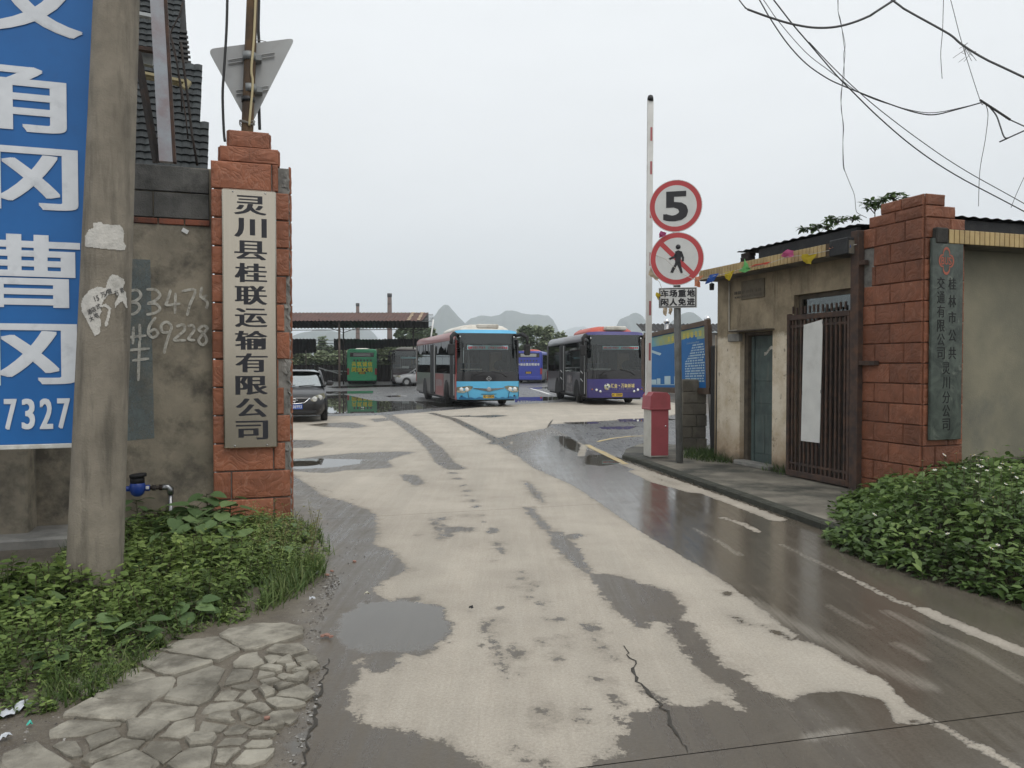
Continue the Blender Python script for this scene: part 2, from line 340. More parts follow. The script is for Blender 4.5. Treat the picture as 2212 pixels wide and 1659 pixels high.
KERB_G = [(1345, 991), (1385, 1003), (1440, 1023), (1500, 1045), (1600, 1080), (1700, 1116), (1775, 1143), (1880, 1185)]    # kerb foot
ASPH = [(1182, 917), (1240, 950), (1272, 966), (1345, 991), (1500, 1045), (2600, 1100), (2600, 905), (1520, 893), (1296, 911)]
DIRT = [(-900, 1700), (636, 1700), (652, 1659), (668, 1590), (690, 1490), (706, 1424), (716, 1330), (722, 1270), (740, 1200), (735, 1150), (700, 1100), (640, 1040), (628, 1020), (560, 1010), (-900, 1010)]

NR, NC = 470, 330
rows = 1.05 * (95 / 1.05) ** (np.arange(NR + 1) / NR); cols = np.tan(np.linspace(-.80, .80, NC + 1))
XX = rows[:, None] * cols[None, :]; YY = np.repeat(rows[:, None], NC + 1, 1)
P2 = np.stack([XX.ravel(), YY.ravel()], 1)
# road_slab pieces: the joints are the lines the photograph shows
JOINTS = [[(1250, 1659), (1648, 1609), (2212, 1537)], [(814, 1115), (1123, 1098), (1580, 1073)], [(877, 984), (1097, 977), (1160, 975)]]
JL = [gp(j) for j in JOINTS]
def joint_y(j, x):
    a, b = JL[j][0], JL[j][-1]; return a[1] + (x - a[0]) * (b[1] - a[1]) / (b[0] - a[0])
# snap grid rows onto both lips of each joint, so the groove is real geometry 9 mm wide
pts = P2.copy()
def wet_fields(P):
    w = -sdist(P, gp(DRY))
    for q in WETS: w = np.maximum(w, sdist(P, gp(q)) + .0)
    for x, y, r in SPOTS:
        c = np.array(G(x, y)[:2]); rr = r * .479 * c[1] / FPX * 1.15
        e = (P - c) / np.array([1.0, 1.35]); w = np.maximum(w, rr - np.sqrt((e ** 2).sum(1)))
    for l, h in TRACKS: w = np.maximum(w, ldist(P, gp(l), h))
    for l, h in DRYIN: w = np.minimum(w, -ldist(P, gp(l), h))
    pu = np.full(len(P), -9.0)
    for q in PUD: pu = np.maximum(pu, sdist(P, gp(q)))
    return w, pu, sdist(P, gp(ASPH)), sdist(P, gp(DIRT)), sdist(P, gp(FILM)), np.max([ldist(P, gp(l), h) / h for l, h in FAINT], 0)

def far_asphalt(P):        # the yard beyond the concrete apron
    line = gp([(300, 902), (703, 899), (831, 897), (908, 891), (987, 884), (1079, 876), (1140, 872), (1210, 869), (1296, 866), (1420, 862), (1900, 858)])
    y = np.interp(P[:, 0], line[:, 0], line[:, 1]); return P[:, 1] - y
def relief(P):
    z = np.zeros(len(P)); return z
wt, pu, asd, drt, flm, fnt = wet_fields(P2)
asd = np.maximum(asd, np.minimum(far_asphalt(P2), 3))
zz = np.clip(drt, 0, .3) / .3 * .012
sl = np.full(len(P2), 0, int)

# ground material: concrete, asphalt, dirt; wetness darkens and polishes all of them
def ground_material():
    k = N('wet_ground'); p = k.pos()
    wet = k.attr('wet').outputs['Fac']; pud = k.attr('puddle').outputs['Fac']; asp = k.attr('asphalt').outputs['Fac']; drt = k.attr('dirt').outputs['Fac']; fl_ = k.mr(k.attr('film').outputs['Fac'], -.25, .25, 0, 1, True)
    # position along the road turns with the road: streaks left by tyres
    g = k.n('ShaderNodeNewGeometry'); rot = k.n('ShaderNodeMapping', {0: g.outputs['Position'], 2: (0, 0, -R(14)), 3: (7, .35, 1)}).outputs[0]
    edge = k.noise(p, 9, 8, .72); edge2 = k.noise(p, 45, 4, .6); edge3 = k.noise(p, 2.2, 4, .6)
    e = k.math('ADD', k.math('MULTIPLY', k.math('SUBTRACT', edge, .5), .30), k.math('MULTIPLY', k.math('SUBTRACT', edge2, .5), .08))
    e = k.math('MULTIPLY', e, k.math('SUBTRACT', 1.0, k.math('MULTIPLY', fl_, .62)))
    streak = k.noise(rot, 2.0, 7, .7)
    wn_ = k.math('ADD', k.math('ADD', wet, e), k.math('MULTIPLY', k.math('SUBTRACT', streak, .5), .06))
    w = k.mr(wn_, -.006, .014, 0, 1, True)
    damp = k.mr(k.math('ADD', wet, k.math('MULTIPLY', k.math('SUBTRACT', edge3, .5), .5)), -.42, .06, 0, .15)
    damp2 = k.mr(k.math('ADD', wn_, k.math('MULTIPLY', k.math('SUBTRACT', edge3, .5), .22)), -.06, .0, 0, .20, True)
    # deep wetness varies inside the wet lane
    soak = k.mr(k.math('ADD', k.math('MULTIPLY', streak, .6), k.math('MULTIPLY', edge3, .4)), .38, .62)
    pe = k.math('ADD', pud, k.math('MULTIPLY', k.math('SUBTRACT', edge, .5), .22))
    pd = k.mr(pe, -.01, .05, 0, 1, True)
    spk = k.noise(p, 160, 3, .7)
    conc = k.mix(k.mr(k.noise(p, 1.3, 7, .65), .35, .65), (.44, .395, .33), (.36, .322, .268))
    conc = k.mix(k.mr(streak, .45, .8, 0, .7), conc, (.475, .435, .37))
    conc = k.mix(k.mr(k.noise(rot, 6, 4, .6), .56, .75, 0, .45), conc, (.31, .275, .22))
    conc = k.mix(k.mr(spk, .54, .70, 0, .55), conc, (.24, .22, .185)); conc = k.mix(k.mr(k.noise(p, 400, 2, .6), .56, .66, 0, .4), conc, (.20, .185, .155)); conc = k.mix(k.mr(k.noise(p, 3.3, 8, .75), .52, .70, 0, .5), conc, (.33, .29, .235))
    conc = k.mix(k.mr(k.noise(p, 60, 2), .64, .7, 0, .5), conc, (.24, .21, .17))
    conc = k.mix(k.mr(k.noise(rot, .55, 4, .55), .42, .62, 0, .55), conc, (.345, .315, .265)); conc = k.mix(k.mr(k.noise(p, .75, 5, .6), .5, .7, 0, .5), conc, (.49, .445, .375))
    concw = k.mix(soak, (.064, .051, .036), (.100, .084, .062))
    concw = k.mix(k.mr(k.noise(rot, 4, 6, .65), .56, .78, 0, .2), concw, (.145, .125, .098))
    concw = k.mix(k.mr(spk, .56, .7, 0, .4), concw, (.075, .066, .052))
    vor = k.n('ShaderNodeTexVoronoi', {'Vector': p, 'Scale': 55.0}); vc = vor.outputs['Color']
    agg = k.mix(k.mr(k.n('ShaderNodeSeparateColor', {0: vc}).outputs[0], .2, 1), (.05, .05, .052), (.12, .12, .12))
    asph = k.mix(k.mr(k.noise(p, .8, 5), .4, .62), agg, (.12, .115, .11))
    asphw = k.mix(k.mr(k.noise(p, 1.4, 5), .4, .62), (.035, .035, .037), (.065, .063, .06))
    dirt = k.mix(k.mr(k.noise(p, 5, 7, .7), .35, .65), (.085, .07, .052), (.15, .13, .10))
    dirt = k.mix(k.mr(spk, .55, .66, 0, .7), dirt, (.22, .21, .19))
    af = k.mr(k.math('ADD', asp, k.math('MULTIPLY', k.math('SUBTRACT', edge, .5), .12)), -.02, .03, 0, 1, True)
    df = k.mr(k.math('ADD', drt, k.math('MULTIPLY', k.math('SUBTRACT', edge3, .5), .7)), -.06, .22, 0, 1, True)
    aw = k.mr(k.math('ADD', k.noise(p, .55, 6, .65), 0), .40, .56)     # the asphalt dries unevenly
    asphm = k.mix(aw, asph, asphw)
    c = k.mix(w, conc, concw); c = k.mix(damp, c, concw); c = k.mix(damp2, c, concw); c = k.mix(af, c, asphm); c = k.mix(df, c, dirt)
    c = k.mix(k.math('MULTIPLY', pd, .6), c, (.07, .066, .056))
    wet_all = k.math('MAXIMUM', w, k.math('MULTIPLY', af, aw))
    rdry = .85
    c = k.mix(k.math('MULTIPLY', k.math('MULTIPLY', fl_, w), .35), c, (.13, .12, .105))
    ft = k.mr(k.math('ADD', k.attr('faint').outputs['Fac'], k.math('MULTIPLY', k.math('SUBTRACT', k.noise(rot, 5, 6, .7), .5), 2.2)), -.1, 1.1, 0, .5, True)
    c = k.mix(k.math('MULTIPLY', ft, w), c, (.30, .275, .235))
    gr = k.math('ADD', k.math('MULTIPLY', k.noise(p, 62, 5, .75), .7), k.math('MULTIPLY', k.noise(p, 150, 3, .7), .3)); c = k.mix(k.math('SUBTRACT', 1.0, k.math('MULTIPLY', pd, .8)), c, k.mix(1.0, c, k.mr(gr, .3, .7, .74, 1.24), 'MULTIPLY'))
    rw = k.mr(k.math('ADD', k.math('MULTIPLY', soak, .7), k.math('MULTIPLY', edge2, .3)), .2, .85, .22, .50)
    rw = k.math('ADD', k.math('MULTIPLY', rw, k.math('SUBTRACT', 1.0, fl_)), k.math('MULTIPLY', k.math('MULTIPLY', rw, .46), fl_))
    rough = k.math('ADD', k.math('MULTIPLY', k.math('SUBTRACT', 1.0, wet_all), rdry), k.math('MULTIPLY', wet_all, rw))
    rough = k.math('MAXIMUM', rough, k.math('MULTIPLY', df, .5))
    rough = k.math('MULTIPLY', rough, k.math('SUBTRACT', 1.0, k.math('MULTIPLY', pd, .96)))
    h = k.math('ADD', k.math('MULTIPLY', k.noise(p, 90, 4, .7), .5), k.math('ADD', k.math('MULTIPLY', k.noise(p, 22, 4), .6), k.math('MULTIPLY', df, k.math('MULTIPLY', k.noise(p, 14, 6, .7), 1.8))))
    bs = k.math('MULTIPLY', k.math('SUBTRACT', 1.0, pd), k.math('SUBTRACT', 1.0, k.math('MULTIPLY', wet_all, k.math('ADD', .70, k.math('MULTIPLY', fl_, .24)))))
    b = k.n('ShaderNodeBump', {'Height': h, 'Distance': .008}); k.l(bs, b.inputs['Strength'])
    k.bsdf(color=c, rough=rough, normal=b.outputs[0], spec=.45); return k.mat
GROUND = ground_material()

quads = (np.arange(NR)[:, None] * (NC + 1) + np.arange(NC)[None, :]).ravel()
quads = np.stack([quads, quads + 1, quads + NC + 2, quads + NC + 1], 1)
cen = P2[quads].mean(1)
road_poly = gp([(636, 1700), (652, 1659), (690, 1490), (706, 1424), (722, 1270), (740, 1200), (700, 1100), (628, 1020), (628, 975), (877, 984), (1097, 977), (1160, 975), (1345, 991), (1500, 1045), (1775, 1143), (1880, 1185), (2400, 1360), (3300, 1700), (3300, 4000), (636, 4000)])
in_road = sdist(cen, road_poly) > 0
far = cen[:, 1] > 16.5
dirt_f = (sdist(cen, gp(DIRT)) > 0) & ~in_road
slab = np.full(len(quads), -1)
for j in (0, 1):
    pass
ys = np.stack([joint_y(j, cen[:, 0]) for j in range(3)], 1)
slab[in_road] = (cen[in_road, 1][:, None] > ys[in_road]).sum(1)
def emit(name, sel, z, parent=None, joint_gap=True):
    q = quads[sel]
    if len(q) == 0: return None
    ids, inv = np.unique(q, return_inverse=True); inv = inv.reshape(q.shape)
    co = np.zeros((len(ids), 3)); co[:, :2] = P2[ids]; co[:, 2] = z + zz[ids]
    me = bpy.data.meshes.new(name); me.vertices.add(len(ids)); me.vertices.foreach_set('co', co.ravel())
    me.loops.add(len(q) * 4); me.loops.foreach_set('vertex_index', inv.ravel().astype(np.int32))
    me.polygons.add(len(q)); me.polygons.foreach_set('loop_start', np.arange(0, len(q) * 4, 4, dtype=np.int32)); me.polygons.foreach_set('loop_total', np.full(len(q), 4, np.int32))
    me.update(calc_edges=True); me.validate()
    for n_, a_ in (('wet', wt), ('puddle', pu), ('asphalt', asd), ('dirt', drt), ('film', flm), ('faint', np.maximum(fnt, -2))):
        at = me.attributes.new(n_, 'FLOAT', 'POINT'); at.data.foreach_set('value', a_[ids].astype(np.float32))
    me.materials.append(GROUND); me.polygons.foreach_set('use_smooth', [True] * len(q))
    return place(me, name, parent)

def cut(o, j, side, gap=.0032):
    """keep the part of slab o on one side of joint j"""
    a, b = JL[j][0], JL[j][-1]; d = (b - a) / np.linalg.norm(b - a); n = Vector((-d[1], d[0], 0))
    if n.y < 0: n = -n
    bm = bmesh.new(); bm.from_mesh(o.data); co = Vector((a[0], a[1], 0)) + n * (gap * side)
    bmesh.ops.bisect_plane(bm, geom=bm.verts[:] + bm.edges[:] + bm.faces[:], plane_co=co, plane_no=n, clear_inner=side > 0, clear_outer=side < 0)
    bm.to_mesh(o.data); bm.free()
# the bed under the slabs shows dark in the joints
BED = mat('joint_dirt', (.03, .027, .022), (.05, .045, .037), 30, .8, bump=.3)
road = MB().add([(-3.2, .9, -.025), (9, .9, -.025), (5, 17, -.025), (-5, 17, -.025)], [(0, 1, 2, 3)]).build('road', BED)
tag(road, kind='structure')
for kk in range(4):
    lo = ys[:, kk - 1] - .12 if kk > 0 else np.full(len(cen), -9.); hi = ys[:, kk] + .12 if kk < 3 else np.full(len(cen), 99.)
    selm = in_road & ~far & (cen[:, 1] > lo) & (cen[:, 1] < hi)
    if kk == 3: selm = in_road & ~far & (cen[:, 1] > lo)
    o = emit('road_slab', selm, 0.0, road)
    if kk > 0: cut(o, kk - 1, 1)
    if kk < 3: cut(o, kk, -1)
verge = emit('dirt_verge', dirt_f & ~far, 0.0); tag(verge, kind='structure')
yard = emit('yard', (~in_road & ~dirt_f) | far, 0.0); tag(yard, kind='structure')
# everything beyond: damp earth and old concrete out to the hills
GFAR = mat('far_ground', (.13, .12, .10), (.09, .085, .07), .3, .8, 0, .3, 8, 0, (.06, .065, .04), .08, .5)
MB().add([(-4000, -300, -.05), (4000, -300, -.05), (4000, 6000, -.05), (-4000, 6000, -.05)], [(0, 1, 2, 3)]).build('ground', GFAR)['kind'] = 'structure'

# crack that runs through the near slab: a narrow jagged groove filled with dirt
def crack(name, px, w, seed, parent):
    rnd = random.Random(seed); P = [G(x, y) for x, y in px]; pts = []
    for a, b in zip(P[:-1], P[1:]):
        n_ = max(2, int((b - a).length / .035))
        for i in range(n_): pts.append(a.lerp(b, i / n_) + Vector((rnd.uniform(-1, 1) * .016, rnd.uniform(-1, 1) * .012, 0)))
    pts.append(P[-1]); mb = MB(); vs = []; fs = []
    for i, p in enumerate(pts):
        t = (pts[min(i + 1, len(pts) - 1)] - pts[max(i - 1, 0)]).normalized(); q = Vector((-t.y, t.x, 0)); h = w * rnd.uniform(.25, 1) * (.35 + math.sin(PI * i / len(pts)))
        vs += [p + q * h + Vector((0, 0, .003)), p - q * h + Vector((0, 0, .003))]
    for i in range(len(pts) - 1): fs.append((2 * i, 2 * i + 1, 2 * i + 3, 2 * i + 2))
    return mb.add(vs, fs).build(name, BED, parent)
crack('crack', c6([(340, 1110), (352, 1140), (380, 1190), (370, 1215), (385, 1255), (400, 1280), (450, 1330), (490, 1370), (532, 1420), (545, 1465), (575, 1530), (620, 1590)]), .009, 3, road)
crack('crack', c5([(238, 1170), (225, 1230), (200, 1330), (185, 1400), (165, 1500), (120, 1659)]), .009, 5, road)
crack('crack', [(1195, 906), (1190, 912), (1186, 918), (1183, 924)], .025, 9, road)

# ------------------------------------------------------------------ raised sidewalk and kerb on the right
SW = .07
SIDEW = mat('sidewalk_concrete', (.20, .185, .15), (.12, .11, .09), 1.7, .75, 0, .35, 50, .05, (.035, .036, .03), 1.1, .75)
KERBM = mat('mossy_kerb', (.045, .047, .035), (.025, .026, .02), 6, .8, 0, .5, 40, .1, (.10, .095, .075), 3, .3)
kl = [G(x, y) for x, y in KERB_G]
outer = [Vector((p.x, p.y, 0)) for p in kl] + [Vector((8.5, 4.6, 0)), Vector((12, 7, 0)), Vector((12, 15.2, 0)), Vector((3.2, 15.2, 0)), G(1395, 962), G(1352, 978)]
mb = MB(); n = len(outer); ins = [outer[i].lerp(sum(outer, Vector()) / n, .004 if i < len(kl) else .0) for i in range(n)]
mb.prism([(p.x, p.y) for p in ins], -.06, SW)
tag(mb.build('sidewalk', SIDEW), kind='structure')
kb = MB()
for i in range(len(kl) - 1):
    a, b = kl[i], kl[i + 1]; t = (b - a).normalized(); q = Vector((-t.y, t.x, 0))
    if q.x < 0: q = -q
    L = (b - a).length; nn = max(1, round(L / .8))
    for j in range(nn):
        s0, s1 = a + t * (L * j / nn + .004), a + t * (L * (j + 1) / nn - .004)
        v_ = []
        for z_, o0, o1 in ((-.06, -.012, .10), (SW - .012, -.012, .10), (SW + .004, .006, .10)):
            for s_ in (s0, s1): v_ += [s_ + q * o0 + Vector((0, 0, z_)), s_ + q * o1 + Vector((0, 0, z_))]
        k_ = MB().add(v_, [(0, 2, 6, 4), (4, 6, 10, 8), (8, 10, 11, 9), (0, 4, 5, 1), (4, 8, 9, 5), (2, 3, 7, 6), (6, 7, 11, 10), (1, 5, 9, 7, 3) if 0 else (1, 5, 7, 3), (5, 9, 11, 7)])
        o = k_.build('kerb_stone', KERBM, None); KERB = globals().setdefault('KERB', o)
        if o is KERB: o.name = 'kerb'; tag(o, kind='structure')
        else: o.parent = KERB
# painted lines
YEL = mat('worn_yellow_paint', (.50, .36, .13), (.42, .37, .26), 6, .7, 0, .2, 60, 0, (.33, .29, .22), 9, .5)
def stripe(name, px, w, z=.005, m=YEL, parent=None):
    P = [G(x, y) for x, y in px]; vs = []; fs = []
    for i, p in enumerate(P):
        t = (P[min(i + 1, len(P) - 1)] - P[max(i - 1, 0)]).normalized(); q = Vector((-t.y, t.x, 0)) * (w[i] if hasattr(w, '__len__') else w) / 2; e = Vector((0, 0, z))
        vs += [p + q + e, p - q + e]
    for i in range(len(P) - 1): fs.append((2 * i, 2 * i + 1, 2 * i + 3, 2 * i + 2))
    return MB().add(vs, fs).build(name, m, parent)
stripe('painted_line', [(1352, 1003), (1330, 992), (1300, 977), (1280, 968), (1268, 961)], [.10, .13, .14, .13, .10], parent=yard)
stripe('painted_line', [(1290, 955), (1300, 952), (1325, 947), (1360, 943), (1410, 941)], [.06, .1, .1, .1, .09], parent=yard)
stripe('painted_line', [(1146, 839), (1170, 846), (1188, 852)], .16, m=WHITE, parent=yard)

# ================================================================== LEFT GATE PILLAR
MORTAR = mat('grey_mortar', (.26, .25, .23), (.15, .145, .135), 9, .9, 0, .7, 30, .1, (.07, .07, .065), 5, .6)
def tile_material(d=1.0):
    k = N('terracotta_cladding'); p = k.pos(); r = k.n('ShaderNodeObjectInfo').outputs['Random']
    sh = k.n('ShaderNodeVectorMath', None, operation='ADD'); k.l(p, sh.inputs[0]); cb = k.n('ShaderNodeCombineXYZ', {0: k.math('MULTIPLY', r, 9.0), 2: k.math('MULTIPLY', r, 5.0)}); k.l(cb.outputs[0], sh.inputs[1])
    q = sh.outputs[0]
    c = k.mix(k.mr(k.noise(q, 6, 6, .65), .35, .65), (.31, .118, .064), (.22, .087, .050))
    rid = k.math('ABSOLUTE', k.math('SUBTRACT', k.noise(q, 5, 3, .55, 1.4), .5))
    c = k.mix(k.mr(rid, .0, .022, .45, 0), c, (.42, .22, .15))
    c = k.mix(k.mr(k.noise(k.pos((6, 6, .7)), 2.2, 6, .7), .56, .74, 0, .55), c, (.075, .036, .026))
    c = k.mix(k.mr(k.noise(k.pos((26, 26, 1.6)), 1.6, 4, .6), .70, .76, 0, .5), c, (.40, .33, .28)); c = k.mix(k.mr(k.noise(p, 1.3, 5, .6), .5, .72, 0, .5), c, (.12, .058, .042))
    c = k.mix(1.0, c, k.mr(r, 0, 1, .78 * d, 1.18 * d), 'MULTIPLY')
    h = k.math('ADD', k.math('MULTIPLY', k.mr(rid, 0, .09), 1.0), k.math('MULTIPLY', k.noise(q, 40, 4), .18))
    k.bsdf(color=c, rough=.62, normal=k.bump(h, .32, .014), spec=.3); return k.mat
TILE = tile_material(); TILE_DARK = tile_material(.72); TILE_NOW = [TILE]  # second copy: same cladding, evenly darker, used on the right pillar
def tile_mesh(w, h, seed, d=.03):
    """one rock-faced cladding tile, corner at origin, face towards -y"""
    rnd = random.Random(seed); nu, nv = max(2, min(7, int(w / .075))), max(3, min(5, int(h / .06))); mb = MB()
    us = [0, .010] + [.010 + (w - .02) * i / nu for i in range(1, nu)] + [w - .010, w]; vs_ = [0, .010] + [.010 + (h - .02) * i / nv for i in range(1, nv)] + [h - .010, h]
    def fn(u, v):
        i, j = round(u * (nu + 2)), round(v * (nv + 2)); edge = i in (0, nu + 2) or j in (0, nv + 2)
        return (us[i], -d * (.45 if edge else .8 + .12 * (1 if 1 < i < nu + 1 and 1 < j < nv + 1 else 0)) - (0 if edge else rnd.uniform(-.003, .004)), vs_[j])
    mb.grid(fn, nu + 2, nv + 2, smooth=False)
    mb.box(0, w, -d * .45 + .001, .002, 0, h)
    return mb.mesh('cladding_tile', TILE_NOW[0])
_tm = {}
def tile(parent, x, y, z, w, h, rz=0.0, seed=None):
    key = (round(w, 3), round(h, 3), int(RNG.integers(3)), TILE_NOW[0].name)
    if key not in _tm: _tm[key] = tile_mesh(w, h, int(w * 977 + h * 631 + key[2] * 37))
    return place(_tm[key], 'cladding_tile', parent, (x, y, z), rz)
def tile_run(parent, length, z, h, long_, first, M0, rz, gap=.007):
    """one course along local x from M0; M0 maps (s) -> (x, y)"""
    s = 0.0; w = first
    while s < length - .02:
        w = min(w, length - s)
        if length - s - w < .05: w = length - s
        x, y = M0(s + gap / 2); tile(parent, x, y, z + gap / 2, max(w - gap, .02), h - gap, rz); s += w; w = long_

Rb = G(630, 1131)
FLw = Frame(Rb, TH); wl, _ = FLw.onx(459, 900, 0); WL = -wl
OL = Rb - U * WL; FL = Frame(OL, TH); DL = .72
zt = [FL.onx(px, py)[1] for px, py in ((540, 352), (540, 318), (540, 281))]
LP = thing('gate_pillar', 'terracotta tiled gate pillar left of the entrance with chipped right edge and stepped top', 'pillar', OL, TH)
core = MB(); core.box(.03, WL - .004, .0, DL, -.1, zt[0] - .03)
x1, x2 = FL.onx(475, 320)[0], FL.onx(601, 320)[0]; x3, x4 = FL.onx(494, 285)[0], FL.onx(581, 285)[0]
core.box(x1 + .03, x2 - .03, .03, DL - .1, zt[0] - .03, zt[1] - .03); core.box(x3 + .03, x4 - .03, .06, DL - .2, zt[1] - .03, zt[2] - .03)
core.build('core', MORTAR, LP)
CH = .2875; nco = int(round(zt[0] / CH)); CH = zt[0] / nco
PX = FL.onx
lng = WL * .77
for i in range(nco):
    z = i * CH; top = nco - 1 - i
    fullL = (top % 2 == 0)
    segs = [(0, lng), (lng, WL)] if fullL else [(0, WL - lng), (WL - lng, WL)]
    for (a, b) in segs:
        if b >= WL - .01:
            chip = {0: .10, 1: .0, 4: .03, 5: .05, 7: .11, 8: .06, 10: .05}.get(top, .0)
            b = WL - chip - .004
        tile(LP, a + .005, -.001, z + .005, b - a - .010, CH - .011)
    # right face (towards the driveway) and left face
    for s0, s1 in (((0, DL * .6), (DL * .6, DL)) if i % 2 else ((0, DL * .4), (DL * .4, DL))):
        tile(LP, WL - .003 - (.03 if 0 else 0), s0 + .03, z + .004, s1 - s0 - .008, CH - .008, PI / 2)
for (a, b, y0, z0, z1) in ((x1, x2, .03, zt[0], zt[1]), (x3, x4, .06, zt[1], zt[2])):
    tile(LP, a, y0, z0 + .003, b - a, z1 - z0 - .004); tile(LP, b - .004, y0 + .03, z0 + .003, DL - .16 - y0, z1 - z0 - .004, PI / 2)
    tile(LP, a + .004, DL - .1 - y0, z0 + .003, DL - .16 - y0, z1 - z0 - .004, -PI / 2)
# broken mortar lumps where the tiles have fallen away on the right edge
rnd = random.Random(4)
mb = MB()
for z in np.arange(.15, zt[0] - .05, .11):
    w = rnd.uniform(.012, .035); big = any(abs(z - zc) < .13 for zc in (PX(615, 375)[1], PX(617, 640)[1], PX(618, 770)[1], PX(622, 950)[1]))
    if big: w += .055
    def fn(u, v, z=z, w=w): return (WL + .004 + .012 * math.sin(v * 9 + z) - w * u - .012 * rnd.random(), -.004 - .016 * math.sin(PI * u) * rnd.random() , z - .07 + .16 * v + .01 * rnd.random())
    mb.grid(fn, 3, 4, smooth=False)
mb.build('broken_mortar', MORTAR, LP)
mb = MB(); mb.grid(lambda u, v: (WL + .012 + .014 * mnoise.noise(Vector((u * 3, v * 22, 1))), -.012 + u * (DL - .05), v * (zt[0] - .02)), 5, 60, smooth=False)

# --- brushed metal name plaque with eleven characters
def brushed():
    k = N('brushed_steel'); p = k.pos((140, 140, .8)); f = k.noise(p, 2, 3)
    c = k.mix(f, (.47, .43, .36), (.40, .37, .31)); k.bsdf(color=c, rough=k.mr(f, .3, .7, .16, .26), metal=1.0, normal=k.bump(f, .04, .002)); return k.mat
PLAQ = brushed()
INK = flat('dark_lettering', (.014, .015, .022), .45)
px0, pz1 = PX(480, 409); px1 = PX(597, 600)[0]; pz0 = PX(545, 967)[1]; px0 = PX(482, 700)[0]
pl = thing('name_plaque', 'tall brushed metal plaque with black company name on the left gate pillar', 'sign', FL.w((px0 + px1) / 2, -.045, pz0), TH)
pw, ph = px1 - px0, pz1 - pz0
mb = MB(); mb.box(-pw / 2, pw / 2, -.03, 0, 0, ph, .012); mb.build('plate', PLAQ, pl)
mb = MB()
for i, ch in enumerate('灵川县桂联运输有限公司'):
    zc = PX(545, 447 + i * 48.1)[1] - pz0
    put_text(MB_ := MB(), ch, 0, 0, pw * .56, ph * .0735, T(.02 * pw, -.0305, zc) @ FRONT, 0, .004, .002, True, .011)
    MB_.build('character', INK, pl)
screw = MB().lathe([(.009, 0), (.007, .004), (0, .005)], 10, FRONT).mesh('screw', STEEL)
for sx in (-.3, .3):
    for z in (.03, ph - .03): place(screw, 'screw', pl, (sx * pw, -.03, z))

# ================================================================== LEFT WALL, POLE, BILLBOARD
PLAST = mat('stained_plaster', (.30, .262, .198), (.19, .168, .128), 2.6, .9, 0, .4, 45, .05, (.06, .056, .047), 3.2, .6)
BLK = mat('cinder_block', (.13, .127, .117), (.08, .079, .074), 4, .95, 0, .9, 70, .18, (.025, .025, .025), 3.5, .55)
BRK = mat('red_brick', (.22, .075, .042), (.15, .055, .035), 8, .9, 0, .5, 60, .25, (.05, .045, .04), 6, .5)
YW = .13                                                   # wall face stands this far behind the pillar face
zb = [PX(370, y, YW)[1] for y in (486, 471, 414, 356)]       # brick course bottom, block joints, top
LWX0 = -6.5
lw = thing('boundary_wall', 'stained plaster wall with two courses of cinder block on top left of the pillar', 'wall', OL, TH)
MB().box(LWX0, -.002, YW + .004, YW + .22, -.1, zb[0]).box(LWX0, -.002, YW + .015, YW + .21, zb[0], zb[3] - .01).build('plaster_face', PLAST, lw)
bw_ = (zb[3] - zb[2])
def brickbox(name, w, h, m, d=.05, c=.006): return MB().box(0, w, 0, d, 0, h, c).mesh(name, m)
BB = brickbox('concrete_block', .50, zb[2] - zb[1] - .012, BLK); BB2 = brickbox('concrete_block', .50, zb[3] - zb[2] - .012, BLK); BR_ = brickbox('brick', .225, zb[1] - zb[0] - .012, BRK)
for r_, (z, me, off) in enumerate(((zb[1], BB, .17), (zb[2], BB2, .40))):
    x = -.02 - off
    while x > -3.4:
        place(me, 'concrete_block', lw, (x - .1 if 0 else x - .0 - .33, YW - random.uniform(.008, .02), z)); x -= .512
x = -.24
while x > -3.2: place(BR_, 'brick', lw, (x, YW - random.uniform(.006, .02), zb[0] + .004)); x -= .238
MB().box(-.19, -.02, YW - .012, YW + .03, zb[1] + .005, zb[2] - .01, .006).build('concrete_block', BLK, lw); MB().box(-.42 + .33 - .33 + .02, -.02, YW - .014, YW + .03, zb[2], zb[3] - .02, .006).build('concrete_block', BLK, lw)

def alpha_paint(name, col, thr=.42, sc=7, soft=.12, stretch=(1, 1, 1), rough=.8):
    k = N(name); p = k.pos(stretch); f = k.mr(k.noise(p, sc, 7, .75), thr - soft, thr + soft)
    b = k.n('ShaderNodeBsdfPrincipled', {'Base Color': col + (1,), 'Roughness': rough}); t = k.n('ShaderNodeBsdfTransparent')
    m = k.n('ShaderNodeMixShader', {0: f, 1: t.outputs[0], 2: b.outputs[0]}); k.l(m.outputs[0], k.out.inputs[0]); return k.mat
SPRAY = alpha_paint('sprayed_white_paint', (.5, .48, .42), .40, 14, .18)
BLUEWASH = alpha_paint('blue_grey_wash', (.145, .175, .175), .43, 4, .25, (1, 1, .7))
def on_wall(px, py, y): x, z = PX(px, py, YW); return (x, y, z)
mb = MB(); xs0, xs1 = PX(266, 700, YW)[0], PX(326, 700, YW)[0]; za, zbb = PX(300, 952, YW)[1], PX(300, 560, YW)[1]
mb.add([(xs0, YW + .0015, za), (xs1 + .02, YW + .0015, za + .02), (xs1, YW + .0015, zbb), (xs0, YW + .0015, zbb)], [(0, 1, 2, 3)]); mb.build('paint_patch', BLUEWASH, lw)
